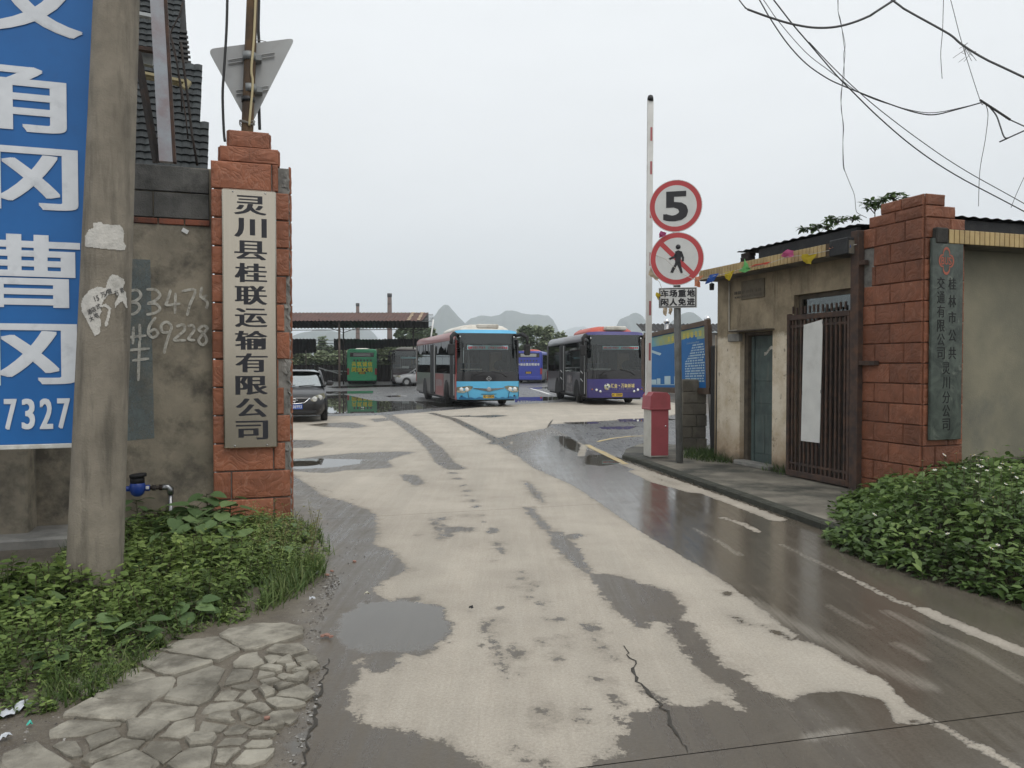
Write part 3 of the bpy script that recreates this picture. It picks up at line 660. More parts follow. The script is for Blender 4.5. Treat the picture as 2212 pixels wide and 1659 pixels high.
def strokes(px_lines, w, y, name, parent):
    mb = MB()
    for L in px_lines:
        P = [Vector(on_wall(px, py, y)) for px, py in L]; Q = []
        for i in range(len(P) - 1):
            for j in range(4): 
                t = j / 4; p0, p1, p2, p3 = P[max(i - 1, 0)], P[i], P[i + 1], P[min(i + 2, len(P) - 1)]
                Q.append(.5 * ((2 * p1) + (p2 - p0) * t + (2 * p0 - 5 * p1 + 4 * p2 - p3) * t * t + (3 * p1 - p0 - 3 * p2 + p3) * t ** 3))
        Q.append(P[-1]); vs = []; fs = []
        for i, p in enumerate(Q):
            t = (Q[min(i + 1, len(Q) - 1)] - Q[max(i - 1, 0)]); q = Vector((-t.z, 0, t.x)).normalized() * w / 2 * (1 if 0 < i < len(Q) - 1 else .6); vs += [p + q, p - q]
        for i in range(len(Q) - 1): fs.append((2 * i, 2 * i + 1, 2 * i + 3, 2 * i + 2))
        mb.add(vs, fs)
    return mb.build(name, SPRAY, parent)
def d2(L): return [(x * .2929, 486 + y * .2929) for x, y in L]
digits = [
    [(945, 490), (1010, 480), (1040, 520), (1000, 560), (960, 570), (1010, 575), (1030, 610), (1000, 650), (950, 665)],
    [(1080, 475), (1150, 480), (1180, 520), (1140, 560), (1090, 580), (1150, 580), (1180, 620), (1140, 650), (1080, 660)],
    [(1260, 475), (1235, 560), (1230, 590), (1330, 580)], [(1295, 500), (1290, 655)],
    [(1340, 490), (1440, 480), (1400, 590), (1380, 670)], [(1490, 455), (1480, 530), (1530, 520)], [(1480, 530), (1530, 570), (1520, 620)],
    [(1150, 680), (1105, 740), (1095, 800), (1130, 830), (1165, 800), (1140, 770), (1105, 790)],
    [(1250, 790), (1200, 790), (1190, 740), (1230, 715), (1265, 750), (1250, 800), (1225, 880), (1210, 950)],
    [(1300, 750), (1350, 735), (1360, 775), (1300, 830), (1290, 850), (1370, 850)], [(1385, 750), (1420, 740), (1430, 780), (1390, 840), (1440, 850)],
    [(1500, 740), (1465, 770), (1500, 800), (1525, 850), (1495, 885), (1465, 850), (1500, 800), (1530, 760), (1500, 740)],
    [(985, 750), (980, 880)], [(1030, 730), (1035, 850)], [(940, 830), (1080, 815)], [(935, 925), (1105, 910)], [(975, 1000), (1100, 985)], [(1030, 850), (1025, 1000), (1020, 1150)]]
for i, dg in enumerate(digits): strokes([d2(dg)], .026, YW - .0015 - i * .0002, 'graffiti_stroke', lw)
# pier and plinth of the wall left of the pole
gx0, gx1 = PX(-420, 1100, YW)[0], PX(62, 1100, YW - .3)[0]
MB().box(gx0, gx1, YW - .34, YW, -.1, PX(40, 900, YW)[1], .02).build('pier', PLAST, lw)
MB().box(gx0, PX(150, 1200, YW)[0] + .3, YW - .62, YW, -.1, .10, .02).build('plinth', CONC, lw)
# small white scrap stuck under the bricks
MB().box(-.03, .03, -.004, 0, -.02, .02, 0, 0, T(*on_wall(400, 499, YW - .004)) @ RY(.5)).build('paper_scrap', WHITE, lw)

# --- concrete utility pole
PB = G(203, 1292); ptop = AT(252, 0, PB.y + .05); dirp = (ptop - PB).normalized()
POLEM = mat('weathered_pole_concrete', (.25, .222, .178), (.175, .155, .124), 5, .92, 0, .5, 75, 0, (.065, .06, .05), 2.5, .5, True)
up = thing('utility_pole', 'thick leaning concrete utility pole rising out of the weeds at left', 'utility pole', PB)
q_ = dirp.to_track_quat('Z', 'Y').to_matrix().to_4x4()
r0 = 56.5 / FPX * PB.y; r1 = 45 / FPX * PB.y; Lp = (ptop - PB).length
mb = MB(); mb.lathe([(r0 * 1.02, -.5), (r0, 0)] + [(r0 + (r1 - r0) * t, Lp * t) for t in (.25, .5, .75, 1.0, 1.4, 1.8)], 40, q_); shaft = mb.build('shaft', POLEM, up)
def pole_r(h): return r0 + (r1 - r0) * h / Lp
PAPER = mat('torn_paper', (.60, .58, .54), (.48, .47, .44), 12, .85, 0, .4, 60, .05, (.2, .19, .17), 9, .35)
def in_poly(x, y, poly):
    c = False; n = len(poly)
    for i in range(n):
        a, b = poly[i], poly[(i + 1) % n]
        if (a[1] > y) != (b[1] > y) and x < a[0] + (y - a[1]) / (b[1] - a[1]) * (b[0] - a[0]): c = not c
    return c
def cyl_point(px, py, off):
    """pixel -> point on the pole surface"""
    o = q_.inverted() @ (CAMP - PB); d = q_.inverted().to_3x3() @ ray(px, py)
    r = r0 - .02; 
    for _ in range(3):
        A = d.x ** 2 + d.y ** 2; B = 2 * (o.x * d.x + o.y * d.y); Cc = o.x ** 2 + o.y ** 2 - (r + off) ** 2; D_ = B * B - 4 * A * Cc
        t = (-B - math.sqrt(max(D_, 0))) / (2 * A); p = o + d * t; r = pole_r(p.z)
    return q_ @ p
def notice(poly, label, holes=()):
    xs = [p[0] for p in poly]; ys_ = [p[1] for p in poly]; st = 1.6; mb = MB(); idx = {}; vs = []; fs = []
    nx, ny = int((max(xs) - min(xs)) / st) + 1, int((max(ys_) - min(ys_)) / st) + 1
    def vid(i, j):
        if (i, j) not in idx:
            x, y = min(xs) + i * st + random.uniform(-.5, .5), min(ys_) + j * st + random.uniform(-.5, .5); idx[i, j] = len(vs); vs.append(cyl_point(x, y, .003 + .002 * random.random()))
        return idx[i, j]
    for i in range(nx):
        for j in range(ny):
            x, y = min(xs) + (i + .5) * st, min(ys_) + (j + .5) * st
            if in_poly(x, y, poly) and not any(in_poly(x, y, h) for h in holes): fs.append((vid(i, j), vid(i + 1, j), vid(i + 1, j + 1), vid(i, j + 1)))
    mb.add(vs, fs, smooth=True); o = mb.build('paper_notice', PAPER, up, None, 0, False); o['label'] = label
    return o
def dd(L): return [(x * .2929, 263.7 + y * .2929) for x, y in L]   # crop of the pole at rows 900..1800
def de(L): return [(x * .2929, 486 + y * .2929) for x, y in L]
n1 = notice(de([(690, -15), (745, -22), (760, -5), (880, 0), (905, 20), (915, 60), (912, 130), (928, 150), (922, 188), (800, 178), (700, 168), (628, 160), (630, 80), (655, 35), (685, 25)]), 'blank white torn poster scrap, the upper one on the pole')
n2 = notice(de([(830, 365), (870, 372), (890, 390), (915, 400), (918, 430), (905, 470), (930, 500), (935, 560), (940, 610), (930, 610), (905, 560), (880, 575), (850, 610), (845, 580), (870, 530), (850, 500), (800, 515), (760, 560), (750, 590), (780, 580), (820, 610), (815, 650), (795, 740), (775, 752), (772, 730), (790, 670), (800, 620), (770, 600), (740, 610), (750, 640), (730, 680), (745, 700), (740, 770), (735, 800), (700, 820), (660, 740), (605, 640), (597, 590), (610, 540), (660, 480), (720, 455), (780, 465), (790, 420), (810, 380)]), 'torn white flyer with faded print, the lower one on the pole')
TXT = flat('faded_print', (.07, .07, .07), .8)
mb = MB()
for ch, x, y, a in (('15', 712, 540, .3), ('万', 760, 515, .3), ('/', 785, 500, .3), ('套', 808, 487, .3), ('酒', 660, 640, .35), ('店', 690, 622, .35), ('式', 725, 600, .35), ('大', 675, 690, .4), ('地', 708, 665, .4), ('万', 860, 505, .3), ('套', 900, 480, .3)):
    X, Y = x * .2929, 486 + y * .2929; p = cyl_point(X, Y, .007) ; nrm = (p - q_ @ Vector((0, 0, (q_.inverted() @ p).z))).normalized()
    xa = Vector((0, 0, 1)).cross(nrm).normalized(); za_ = nrm.cross(xa)
    M_ = Matrix((xa, za_, nrm)).transposed().to_4x4(); M_.translation = p
    put_text(mb, ch, 0, 0, .03, .035, M_ @ RZ(a), 0, .01, .001)
o = mb.build('print', TXT, n2); o.matrix_parent_inverse = Matrix.Identity(4)

# --- blue billboard of a steel dealer, hung behind the pole
BSIGN = mat('billboard_blue', (.012, .125, .38), (.010, .11, .34), 3, .45, 0, .03, 100, 0, (.02, .10, .26), 6, .2)
BWHITE = mat('billboard_white', (.66, .69, .73), (.60, .63, .67), 8, .5, 0, .02, 90, .02, (.33, .36, .40), 7, .3)
bs0 = PB + Vector((-.05, .36, 0)); FB = Frame(bs0, TH)
bx1 = FB.onx(232, 600)[0]; bz0 = FB.onx(80, 968)[1]; bx0 = FB.onx(-560, 600)[0]; bz1 = FB.onx(80, -330)[1]
bb = thing('billboard', 'large blue billboard with white Chinese characters cut off by the photo edge', 'billboard', FB.w(0, 0, 0), TH)
MB().box(bx0, bx1, 0, .05, bz0 + .03, bz1).build('panel', BSIGN, bb)
fr = MB()
fr.box(bx0, bx1 + .02, -.015, .06, bz0 - .005, bz0 + .028, .004); fr.box(bx0, bx1 + .02, -.015, .06, bz1, bz1 + .03, .004); fr.box(bx1 + .002, bx1 + .022, -.012, .06, bz0 + .03, bz1 - .002)
fr.build('frame', mat('white_sign_frame', (.62, .62, .6), (.5, .5, .48), 12, .5, 0, .05, 60, 0, (.3, .27, .22), 8, .4), bb)
for ch, l, r_, t, b, bo in (('板', -205, 178, -95, 76, .02), ('角', -178, 144, 136, 288, .025), ('钢', -200, 169, 312, 455, .025), ('槽', -185, 174, 508, 665, .025), ('钢', -200, 167, 692, 832, .025)):
    (xa, zt_), (xb, zb_) = FB.onx(l, (t + b) / 2), FB.onx(r_, (t + b) / 2); zt_ = FB.onx((max(l, 0) + r_) / 2, t)[1]; zb_ = FB.onx((max(l, 0) + r_) / 2, b)[1]
    m2 = MB(); put_text(m2, ch, (xa + xb) / 2, (zt_ + zb_) / 2, xb - xa, zt_ - zb_, T(0, -.002, 0) @ FRONT, 0, 0, .003, True, (.012, .007)); m2.build('character', BWHITE, bb)
for ch, l, r_ in (('7', 9, 37), ('3', 47, 76), ('2', 86, 115), ('7', 124, 152)):
    xa, xb = FB.onx(l, 895)[0], FB.onx(r_, 895)[0]; zt_ = FB.onx(80, 861)[1]; zb_ = FB.onx(80, 927)[1]
    m2 = MB(); put_text(m2, ch, (xa + xb) / 2, (zt_ + zb_) / 2, xb - xa, zt_ - zb_, T(0, -.002, 0) @ FRONT, 0, 0, .003, True, (.006, .004)); m2.build('digit', BWHITE, bb)
pm_ = MB(); pm_.box(bx0 + .3, bx0 + .4, .051, .15, -bs0.z, bz1); pm_.box(bx0 + 1.2, bx0 + 1.3, .051, .15, -bs0.z, bz1); pm_.build('posts', GREYPOST, bb)
for z in (1.75, 3.2, 4.6): MB().box(bx1 - .5, bx1 + .1, .052, .09, z, z + .05).build('clamp_bar', STEEL, bb)

# ================================================================== RIGHT GATE PILLAR AND GATEHOUSE
Lf = G(1858, 1058, SW)
FR0 = Frame(Lf, TH)
d_ = ray(1992, 900); A2 = np.array([[-V.x, -d_.x], [-V.y, -d_.y]]); b2 = np.array([-Lf.x + CAMP.x, -Lf.y + CAMP.y])
LR = float(np.linalg.solve(np.array([[V.x, d_.x], [V.y, d_.y]]), np.array([Lf.x - CAMP.x, Lf.y - CAMP.y]))[0])
OR_ = Lf - V * LR; OR_.z = 0; FR = Frame(OR_, TH)
WR = FR.onx(2079, 700, 0)[0]
zr = [FR.onx(2000, py)[1] for py in (469, 443, 418)]
RPt = thing('gate_pillar', 'terracotta tiled gate pillar at the right with a dark green stone plaque', 'pillar', OR_, TH)
step2 = (FR.ony(1905, 440)[0], FR.onx(2039, 440)[0]); step1 = (FR.ony(1880, 480)[0], FR.onx(2061, 460)[0])
TILE_NOW[0] = TILE_DARK
core = MB(); core.box(.03, WR - .02, .03, LR - .02, -.1, zr[0] - .02); core.box(.03, step1[1] - .03, .03, step1[0] - .03, zr[0] - .02, zr[1] - .02); core.box(.03, step2[1] - .03, .03, step2[0] - .03, zr[1] - .02, zr[2] - .02)
core.build('core', MORTAR, RPt)
nr_ = 14; HR = zr[0] / nr_; tl = .47
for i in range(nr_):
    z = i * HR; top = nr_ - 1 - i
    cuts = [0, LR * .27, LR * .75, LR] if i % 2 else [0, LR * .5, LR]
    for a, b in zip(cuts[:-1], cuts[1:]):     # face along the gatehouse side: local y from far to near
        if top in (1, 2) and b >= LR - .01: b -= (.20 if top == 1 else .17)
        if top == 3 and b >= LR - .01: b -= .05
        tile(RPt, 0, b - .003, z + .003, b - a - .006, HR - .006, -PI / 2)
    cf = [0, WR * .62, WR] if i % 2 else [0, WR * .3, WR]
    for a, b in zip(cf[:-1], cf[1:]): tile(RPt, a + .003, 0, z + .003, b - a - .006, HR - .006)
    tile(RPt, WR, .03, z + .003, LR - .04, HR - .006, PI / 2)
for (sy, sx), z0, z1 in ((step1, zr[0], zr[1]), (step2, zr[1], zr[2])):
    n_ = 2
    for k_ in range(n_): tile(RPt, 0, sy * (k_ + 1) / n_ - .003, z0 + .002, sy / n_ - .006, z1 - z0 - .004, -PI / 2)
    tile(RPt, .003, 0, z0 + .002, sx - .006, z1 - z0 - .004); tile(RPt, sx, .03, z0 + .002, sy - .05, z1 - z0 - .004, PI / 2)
mb = MB(); mb.box(-.012, .03, LR - .23, LR - .01, zr[0] - 3.1 * HR, zr[0] - 1.02 * HR, .01)
mb.build('broken_mortar', MORTAR, RPt)
# --- dark green stone plaque
sx0, sx1 = FR.onx(2012, 740, -.074)[0], FR.onx(2079, 740, -.074)[0]; sz0, sz1 = FR.onx(2045, 950, -.074)[1], FR.onx(2045, 516, -.074)[1]
def marble():
    k = N('green_marble'); p = k.pos(); f = k.noise(p, 5, 8, .7, 1.2)
    c = k.mix(k.mr(f, .38, .68), (.02, .03, .024), (.075, .095, .078)); c = k.mix(k.mr(k.noise(p, 3, 5, .6, 2), .60, .70, 0, .6), c, (.16, .18, .15))
    k.bsdf(color=c, rough=.28, spec=.5, normal=k.bump(k.noise(p, 30, 3), .05)); return k.mat
MARB = marble()
st = thing('stone_plaque', 'dark green marble plaque with carved company name and red BUS emblem', 'sign', FR.w((sx0 + sx1) / 2, -.034, sz0), TH)
sw, sh = sx1 - sx0, sz1 - sz0
MB().box(-sw / 2, sw / 2, -.04, 0, 0, sh, .005).build('slab', MARB, st)
CARVE = flat('carved_lettering', (.008, .009, .009), .8)
def stone_char(ch, px, py, w=19, h=25, m=CARVE, name='character'):
    x, z = FR.onx(px, py, -.074); x -= (sx0 + sx1) / 2; z -= sz0
    k_ = 1 / FPX * 9.2; mb = MB(); put_text(mb, ch, 0, 0, w * k_ * 1.05, h * k_, T(x, -.0405, z) @ FRONT, 0, .006, .0015, True, .001); mb.build(name, m, st)
def c7(x, y): return (1674 + x * .3256, 378 + y * .3256)
for ch, y in zip('桂林市公共', (722, 838, 945, 1065, 1182)): stone_char(ch, *c7(1176, y))
for ch, y in zip('交通有限公司', (717, 812, 905, 1000, 1092, 1183)): stone_char(ch, *c7(1101, y))
for ch, y in zip('灵川分公司', (1283, 1378, 1475, 1565, 1655)): stone_char(ch, *c7(1136, y))
REDL = flat('red_lettering', (.32, .085, .05), .6)
ex, ez = FR.onx(*c7(1137, 570), -.074); ex -= (sx0 + sx1) / 2; ez -= sz0
mb = MB(); pts = []
ew, eh = .11, .155
for i in range(72):
    a = 2 * PI * i / 72; rr = .62 + .38 * abs(math.cos(2 * a)) ** .8; pts.append((math.cos(a) * rr, math.sin(a) * rr))
for i in range(72):
    a, b = pts[i], pts[(i + 1) % 72]; f1, f2 = 1.0, .82
    mb.add([(ex + a[0] * ew * f1, -.0425, ez + a[1] * eh * f1), (ex + b[0] * ew * f1, -.0425, ez + b[1] * eh * f1), (ex + b[0] * ew * f2, -.0425, ez + b[1] * eh * f2), (ex + a[0] * ew * f2, -.0425, ez + a[1] * eh * f2)], [(0, 1, 2, 3)])
for j, ch in enumerate('BUS'): put_text(mb, ch, 0, 0, .045, .085, T(ex + (j - 1) * .052, -.041, ez) @ FRONT, 0, .01, .002)
mb.build('emblem', REDL, st)

# --- gatehouse: local frame of the right pillar, long wall at x = GX, front wall at y = GY
GX, GY = .10, .22
PWALL = None
def gate_plaster():
    k = N('gatehouse_plaster'); p = k.pos(); g = k.n('ShaderNodeSeparateXYZ', {0: k.n('ShaderNodeNewGeometry').outputs['Position']}); z = g.outputs[2]
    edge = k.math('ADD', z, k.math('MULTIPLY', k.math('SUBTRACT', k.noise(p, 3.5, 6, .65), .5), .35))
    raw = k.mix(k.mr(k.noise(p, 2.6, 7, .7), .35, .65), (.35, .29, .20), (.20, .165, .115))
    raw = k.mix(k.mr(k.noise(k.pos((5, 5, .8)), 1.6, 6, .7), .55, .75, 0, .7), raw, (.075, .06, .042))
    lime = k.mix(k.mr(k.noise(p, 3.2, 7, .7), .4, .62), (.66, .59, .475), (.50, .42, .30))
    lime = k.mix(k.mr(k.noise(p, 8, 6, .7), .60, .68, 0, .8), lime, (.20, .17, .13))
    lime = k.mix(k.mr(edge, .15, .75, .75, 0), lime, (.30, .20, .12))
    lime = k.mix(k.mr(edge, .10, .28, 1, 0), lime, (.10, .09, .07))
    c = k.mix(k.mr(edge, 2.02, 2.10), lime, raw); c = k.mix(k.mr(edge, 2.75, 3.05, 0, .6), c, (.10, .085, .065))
    k.bsdf(color=c, rough=.9, spec=.2, normal=k.bump(k.math('ADD', k.noise(p, 25, 5), k.math('MULTIPLY', k.noise(p, 90, 3), .3)), .4, .015)); return k.mat
GPL = gate_plaster()
FPL = mat('front_wall_render', (.215, .20, .145), (.15, .145, .11), 1.5, .9, 0, .35, 60, .03, (.075, .085, .085), .7, .6)
ye = FR.ony(1549, 850, GX)[0]
ztr = FR.ony(1650, 578, -.2)[1]; soff = ztr - .02
gh = thing('gatehouse', 'low gatehouse with stained plaster, yellow tiled eave and a weathered green door', 'building', OR_, TH)
dy0, dy1 = FR.ony(1668, 860, GX)[0], FR.ony(1598, 860, GX)[0]; dzt = FR.ony(1630, 716, GX)[1]
wy0, wy1 = LR - .25, FR.ony(1714, 800, GX)[0]; wzt = FR.ony(1775, 630, GX)[1]
TW = .28
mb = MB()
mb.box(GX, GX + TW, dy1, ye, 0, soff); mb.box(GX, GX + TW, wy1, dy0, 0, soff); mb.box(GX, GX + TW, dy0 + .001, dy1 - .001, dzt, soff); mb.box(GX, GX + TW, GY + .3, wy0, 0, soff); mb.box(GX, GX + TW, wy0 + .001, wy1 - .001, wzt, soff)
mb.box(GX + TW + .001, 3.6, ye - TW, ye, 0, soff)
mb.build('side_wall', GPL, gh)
MB().box(WR - .0, 6.5, GY, GY + .28, -.05, soff - .02).build('front_wall', FPL, gh)
MB().box(GX + .9, GX + 1.0, GY + .3, ye - TW, 0, soff - .05).build('inner_wall', mat('dark_interior', (.05, .045, .04), rough=.9, rand=0), gh)
# green wooden door, set back in its opening
GREEN = mat('flaking_green_paint', (.075, .105, .098), (.050, .068, .066), 5, .65, 0, .35, 40, .08, (.12, .13, .11), 5, .45, True)
FRM = mat('door_frame_wood', (.10, .082, .06), (.06, .05, .04), 8, .8, 0, .3, 50, .1)
dx = GX + .16
dr = MB(); dr.box(dx, dx + .04, dy0 + .06, dy1 - .10, SW + .05, dzt - .06, .004); door = dr.build('door', GREEN, gh)
dw = dy1 - .10 - dy0 - .06; y0_ = dy0 + .06
for z0_, z1_ in ((SW + .16, .88), (1.0, 1.22), (1.34, dzt - .22)):
    for a, b in ((0, .5), (.5, 1.0)) if z0_ < .3 else ((0, 1),):
        MB().box(dx - .008, dx + .001, y0_ + .07 + (dw - .14) * a + .004, y0_ + .07 + (dw - .14) * b - .004, z0_ + .03, z1_ - .03, .004).build('door_panel', GREEN, door)
for z0_, z1_ in ((SW + .06, SW + .16), (.90, 1.0), (1.23, 1.33), (dzt - .19, dzt - .08)): MB().box(dx - .022, dx, y0_ + .072, y0_ + dw - .072, z0_, z1_, .004)
for yy in (y0_, y0_ + dw - .07): MB().box(dx - .024, dx, yy, yy + .07, SW + .055, dzt - .07, .004).build('stile', GREEN, door)
MB().box(GX + .08, GX + .2, dy0, dy0 + .055, SW, dzt - .002).box(GX + .08, GX + .2, dy1 - .095, dy1, SW, dzt - .002).box(GX + .08, GX + .2, dy0 + .056, dy1 - .096, dzt - .055, dzt - .003).build('door_frame', FRM, gh)
MB().box(GX - .10, GX + .1, dy0 - .05, dy1 + .02, SW, SW + .07, .012).build('door_step', CONC, gh)
sc_ = MB(); sc_.grid(lambda u, v: (dx - .010, y0_ + .08 + .26 * u, 1.80 + .05 * math.sin(u * 5) + .05 * v), 6, 2); sc_.build('paint_splash', SPRAY, door)
ly0, ly1 = FR.ony(1602, 735, GX)[0], FR.ony(1580, 735, GX - .05)[0]
MB().box(GX - .05, GX + .02, dy1 - .04, dy1 + .27, dzt - .14, dzt - .02, .008).build('lintel_stub', CONC, gh)
MB().box(GX - .16, GX + .0, dy0 - .05, dy1 + .08, dzt + .005, dzt + .025, .005).build('drip_board', FRM, gh)
# conduit down the wall and the relief plaque
cyv = FR.ony(1577, 700, GX)[0]
cm = MB(); cm.tube([FRl for FRl in (Vector((GX - .016, cyv, soff - .05)), Vector((GX - .016, cyv, dzt + .04)), Vector((GX - .016, cyv - .2, dzt + .035)))], .013, 8); cm.build('conduit', WHITE if 0 else mat('old_conduit', (.42, .39, .33), (.3, .28, .24), 6, .6), gh)
cm = MB(); cm.tube([(GX - .02, ye + .02, SW), (GX - .02, ye + .02, 1.2), (GX - .02, ye + .01, 2.1)], .012, 8); cm.build('drain_pipe', mat('beige_pipe', (.40, .33, .24), (.3, .25, .18), 6, .6), gh)
(ry0, rz1), (ry1, rz0) = FR.ony(1653, 600, GX), FR.ony(1603, 648, GX)
rp_ = MB().box(GX - .02, GX, ry0, ry1, rz0, rz1, .006).build('relief_plaque', mat('plaque_render', (.15, .13, .095), (.11, .095, .07), 8, .9, 0, .4, 40), gh)
mb = MB()
for r_, zz_ in enumerate((.33, .12)):
    for j in range(7 if r_ == 0 else 11): mb.box(GX - .024, GX - .019, ry0 + .08 + j * (.1 if r_ == 0 else .062), ry0 + .08 + j * (.1 if r_ == 0 else .062) + (.07 if r_ == 0 else .04), rz0 + (rz1 - rz0) * zz_, rz0 + (rz1 - rz0) * (zz_ + (.16 if r_ == 0 else .09)))
mb.build('worn_lettering', mat('worn_letter', (.10, .085, .065), (.08, .07, .055), 9, .9), rp_)['kind'] = 'stuff'
# window/old doorway behind the gate: frame, transom glass, dark boards
MB().box(GX + .08, GX + .16, wy0, wy0 + .06, 0, wzt - .002).box(GX + .08, GX + .16, wy1 - .06, wy1, 0, wzt - .002).box(GX + .08, GX + .16, wy0 + .061, wy1 - .061, wzt - .06, wzt - .003).box(GX + .08, GX + .16, wy0 + .061, wy1 - .061, wzt - .42, wzt - .36).build('doorway_frame', FRM, gh)
MB().box(GX + .11, GX + .12, wy0 + .06, wy1 - .06, wzt - .36, wzt - .06).build('transom_pane', glass('old_glass', (.25, .28, .27), .1), gh)
DKW = mat('dark_boards', (.055, .042, .032), (.03, .026, .024), 7, .8, 0, .3, 40, .3, (.10, .08, .055), 4, .4, True)
nb = 6
for j in range(nb):
    a = wy0 + .062 + (wy1 - wy0 - .124) * j / nb; b = wy0 + .062 + (wy1 - wy0 - .124) * (j + 1) / nb
    MB().box(GX + .10, GX + .13, a + .004, b - .004, SW, wzt - .422, .004).build('board', DKW, gh)
# flat roof slab with a yellow tile band, and the dark sheet roof above it
SLABM = mat('eave_slab', (.17, .155, .125), (.10, .09, .075), 3, .9, 0, .4, 40, 0, (.04, .04, .036), 2, .6)
OV = .30
zt0, zt1 = FR.ony(1650, 582, GX - OV)[1], FR.ony(1650, 551, GX - OV)[1]; zt0 = soff + .005; zt1 = zt0 + .165
ys0, ys1 = FR.ony(1790, 530, GX - OV)[0], FR.ony(1510, 590, GX - OV)[0]
MB().box(GX - OV + .02, 3.8, LR + .02, ys1, soff, zt1 - .01).build('roof_slab', SLABM, gh)
MB().box(WR + .04, 6.6, GY - OV + .02, GY + .44, soff - .02, zt1 - .03).build('eave_slab', SLABM, gh)
YT = mat('yellow_glazed_tile', (.42, .31, .14), (.34, .24, .10), 8, .35, 0, .1, 40, .12, (.16, .11, .06), 7, .35)
GROUT = mat('tile_grout', (.09, .06, .04), (.06, .045, .03), 8, .9)
MB().box(GX - OV + .006, GX - OV + .019, ys0, ys1, zt0 + .003, zt1 - .003).build('tile_bed', GROUT, gh)
pitch = .0745; et = MB().box(-.006, .006, .004, pitch - .004, 0, zt1 - zt0 - .012, .004).mesh('eave_tile', YT)
ny_ = int((ys1 - ys0) / pitch)
for j in range(ny_): place(et, 'eave_tile', gh, (GX - OV, ys1 - (j + 1) * pitch, zt0 + .006))
et2 = MB().box(.004, pitch - .004, -.006, .006, 0, zt1 - zt0 - .012, .004).mesh('eave_tile', YT)
ex0 = FR.onx(2050, 490, GY - OV)[0]; MB().box(ex0, 6.6, GY - OV + .006, GY - OV + .019, zt0 - .02, zt1 - .02).build('tile_bed', GROUT, gh)
for j in range(36): place(et2, 'eave_tile', gh, (ex0 + j * pitch, GY - OV, zt0 - .015))
MB().box(ex0 - .18, ex0 - .01, GY - OV - .01, GY - OV + .4, zt0 - .02, zt1 - .01, .012).build('eave_end', mat('black_mould_concrete', (.03, .03, .028), (.05, .048, .042), 9, .95, 0, .6, 30), gh)
DKT = mat('black_roof_sheet', (.022, .023, .025), (.014, .015, .017), 6, .7, 0, .3, 40, .1, (.05, .05, .045), 5, .4)
MB().box(GX - OV + .0, GX + .1, LR + .03, ys0 - .004, zt0 - .01, zt1 + .03, .01).build('fascia_beam', DKT, gh)
def corr(mb, p00, p10, p01, p11, amp, wav, nv=2, thick=0):
    p00, p10, p01, p11 = map(Vector, (p00, p10, p01, p11)); L = (p10 - p00).length; n_ = max(4, int(L / wav * 6)); nrm = (p10 - p00).cross(p01 - p00).normalized()
    mb.grid(lambda u, v: (p00.lerp(p10, u)).lerp(p01.lerp(p11, u), v) + nrm * amp * math.sin(u * L / wav * 2 * PI), n_, nv)
yr1 = FR.ony(1596, 545, GX - .1)[0]; zr_ = FR.ony(1700, 520, GX - .12)[1]
mb = MB(); corr(mb, (GX - .14, LR + .05, zt1 + .20), (GX - .14, yr1, zt1 + .20), (3.4, LR + .05, zt1 + .24), (3.4, yr1, zt1 + .24), .009, .18); mb.build('roof_sheet', DKT, gh)
MB().box(GX - .10, GX - .04, LR + .1, yr1 - .5, zt1 + .0, zt1 + .17).build('roof_plank', DKT, gh)
mb = MB(); corr(mb, (WR - .25, GY - .06, zt1 + .19), (6.5, GY - .06, zt1 + .19), (WR - .25, GY + 2.2, zt1 + .20), (6.5, GY + 2.2, zt1 + .20), .008, .18); mb.build('roof_sheet', DKT, gh)
MB().box(WR + .05, 6.5, GY + .0, GY + .06, zt1 - .03, zt1 + .16).build('roof_plank', DKT, gh)
bs_ = MB().box(0, .12, 0, .22, 0, .055, .008).mesh('roof_brick', mat('sooty_brick', (.05, .035, .03), (.03, .026, .025), 6, .9, 0, .4, 40, .2))
for j in range(3): place(bs_, 'roof_brick', gh, (GX - .10 + .01 * j, yr1 - .24, zt1 + .002 + j * .058))
for j in range(3): place(bs_, 'roof_brick', gh, (GX - .09, yr1 - .75, zt1 + .002 + j * .058))
# lamp socket under the eave corner
mb = MB(); mb.tube([(GX - .2, ys1 - .22, soff), (GX - .2, ys1 - .22, soff - .06)], .006, 6); mb.lathe([(.035, -.16), (.04, -.06), (.02, -.05)], 10, T(GX - .2, ys1 - .22, soff)); mb.build('bulb_socket', BLACK, gh)

# --- iron gate leaf folded back against the gatehouse
gy0, gy1 = FR.ony(1838, 850, -.06)[0], FR.ony(1702, 850, -.06)[0]; gz0, gz1 = FR.ony(1770, 1048, -.06)[1], FR.ony(1770, 676, -.06)[1]
ig = thing('iron_gate', 'rusty iron bar gate folded open beside the gatehouse wall', 'gate', FR.w(-.06, gy0, 0), TH); gw = gy1 - gy0
gz0 = max(gz0, SW + .02)
for nm, a, b, z0, z1 in (('top_rail', 0, gw, gz1 - .07, gz1), ('bottom_rail', 0, gw, gz0, gz0 + .08)): MB().box(-.03, .03, a, b, z0, z1, .005).build(nm, RUST, ig)
MB().box(-.03, .03, gw - .055, gw, gz0 + .082, gz1 + .02, .005).build('stile', RUST, ig); MB().box(-.03, .03, 0, .05, gz0 + .082, gz1 - .072, .005).build('stile', RUST, ig)
bar = MB().box(-.014, .014, -.014, .014, gz0 + .05, gz1 - .04, .003).box(-.012, .012, -.012, .012, gz1 + .001, gz1 + .10, .002).mesh('bar', RUST)
for j in range(13): place(bar, 'bar', ig, (0, .10 + (gw - .20) * j / 12 + random.uniform(-.006, .006), random.uniform(-.004, .02)))
MB().box(-.012, .012, .05, gw - .056, gz1 - .17, gz1 - .135).build('cross_bar', RUST, ig)
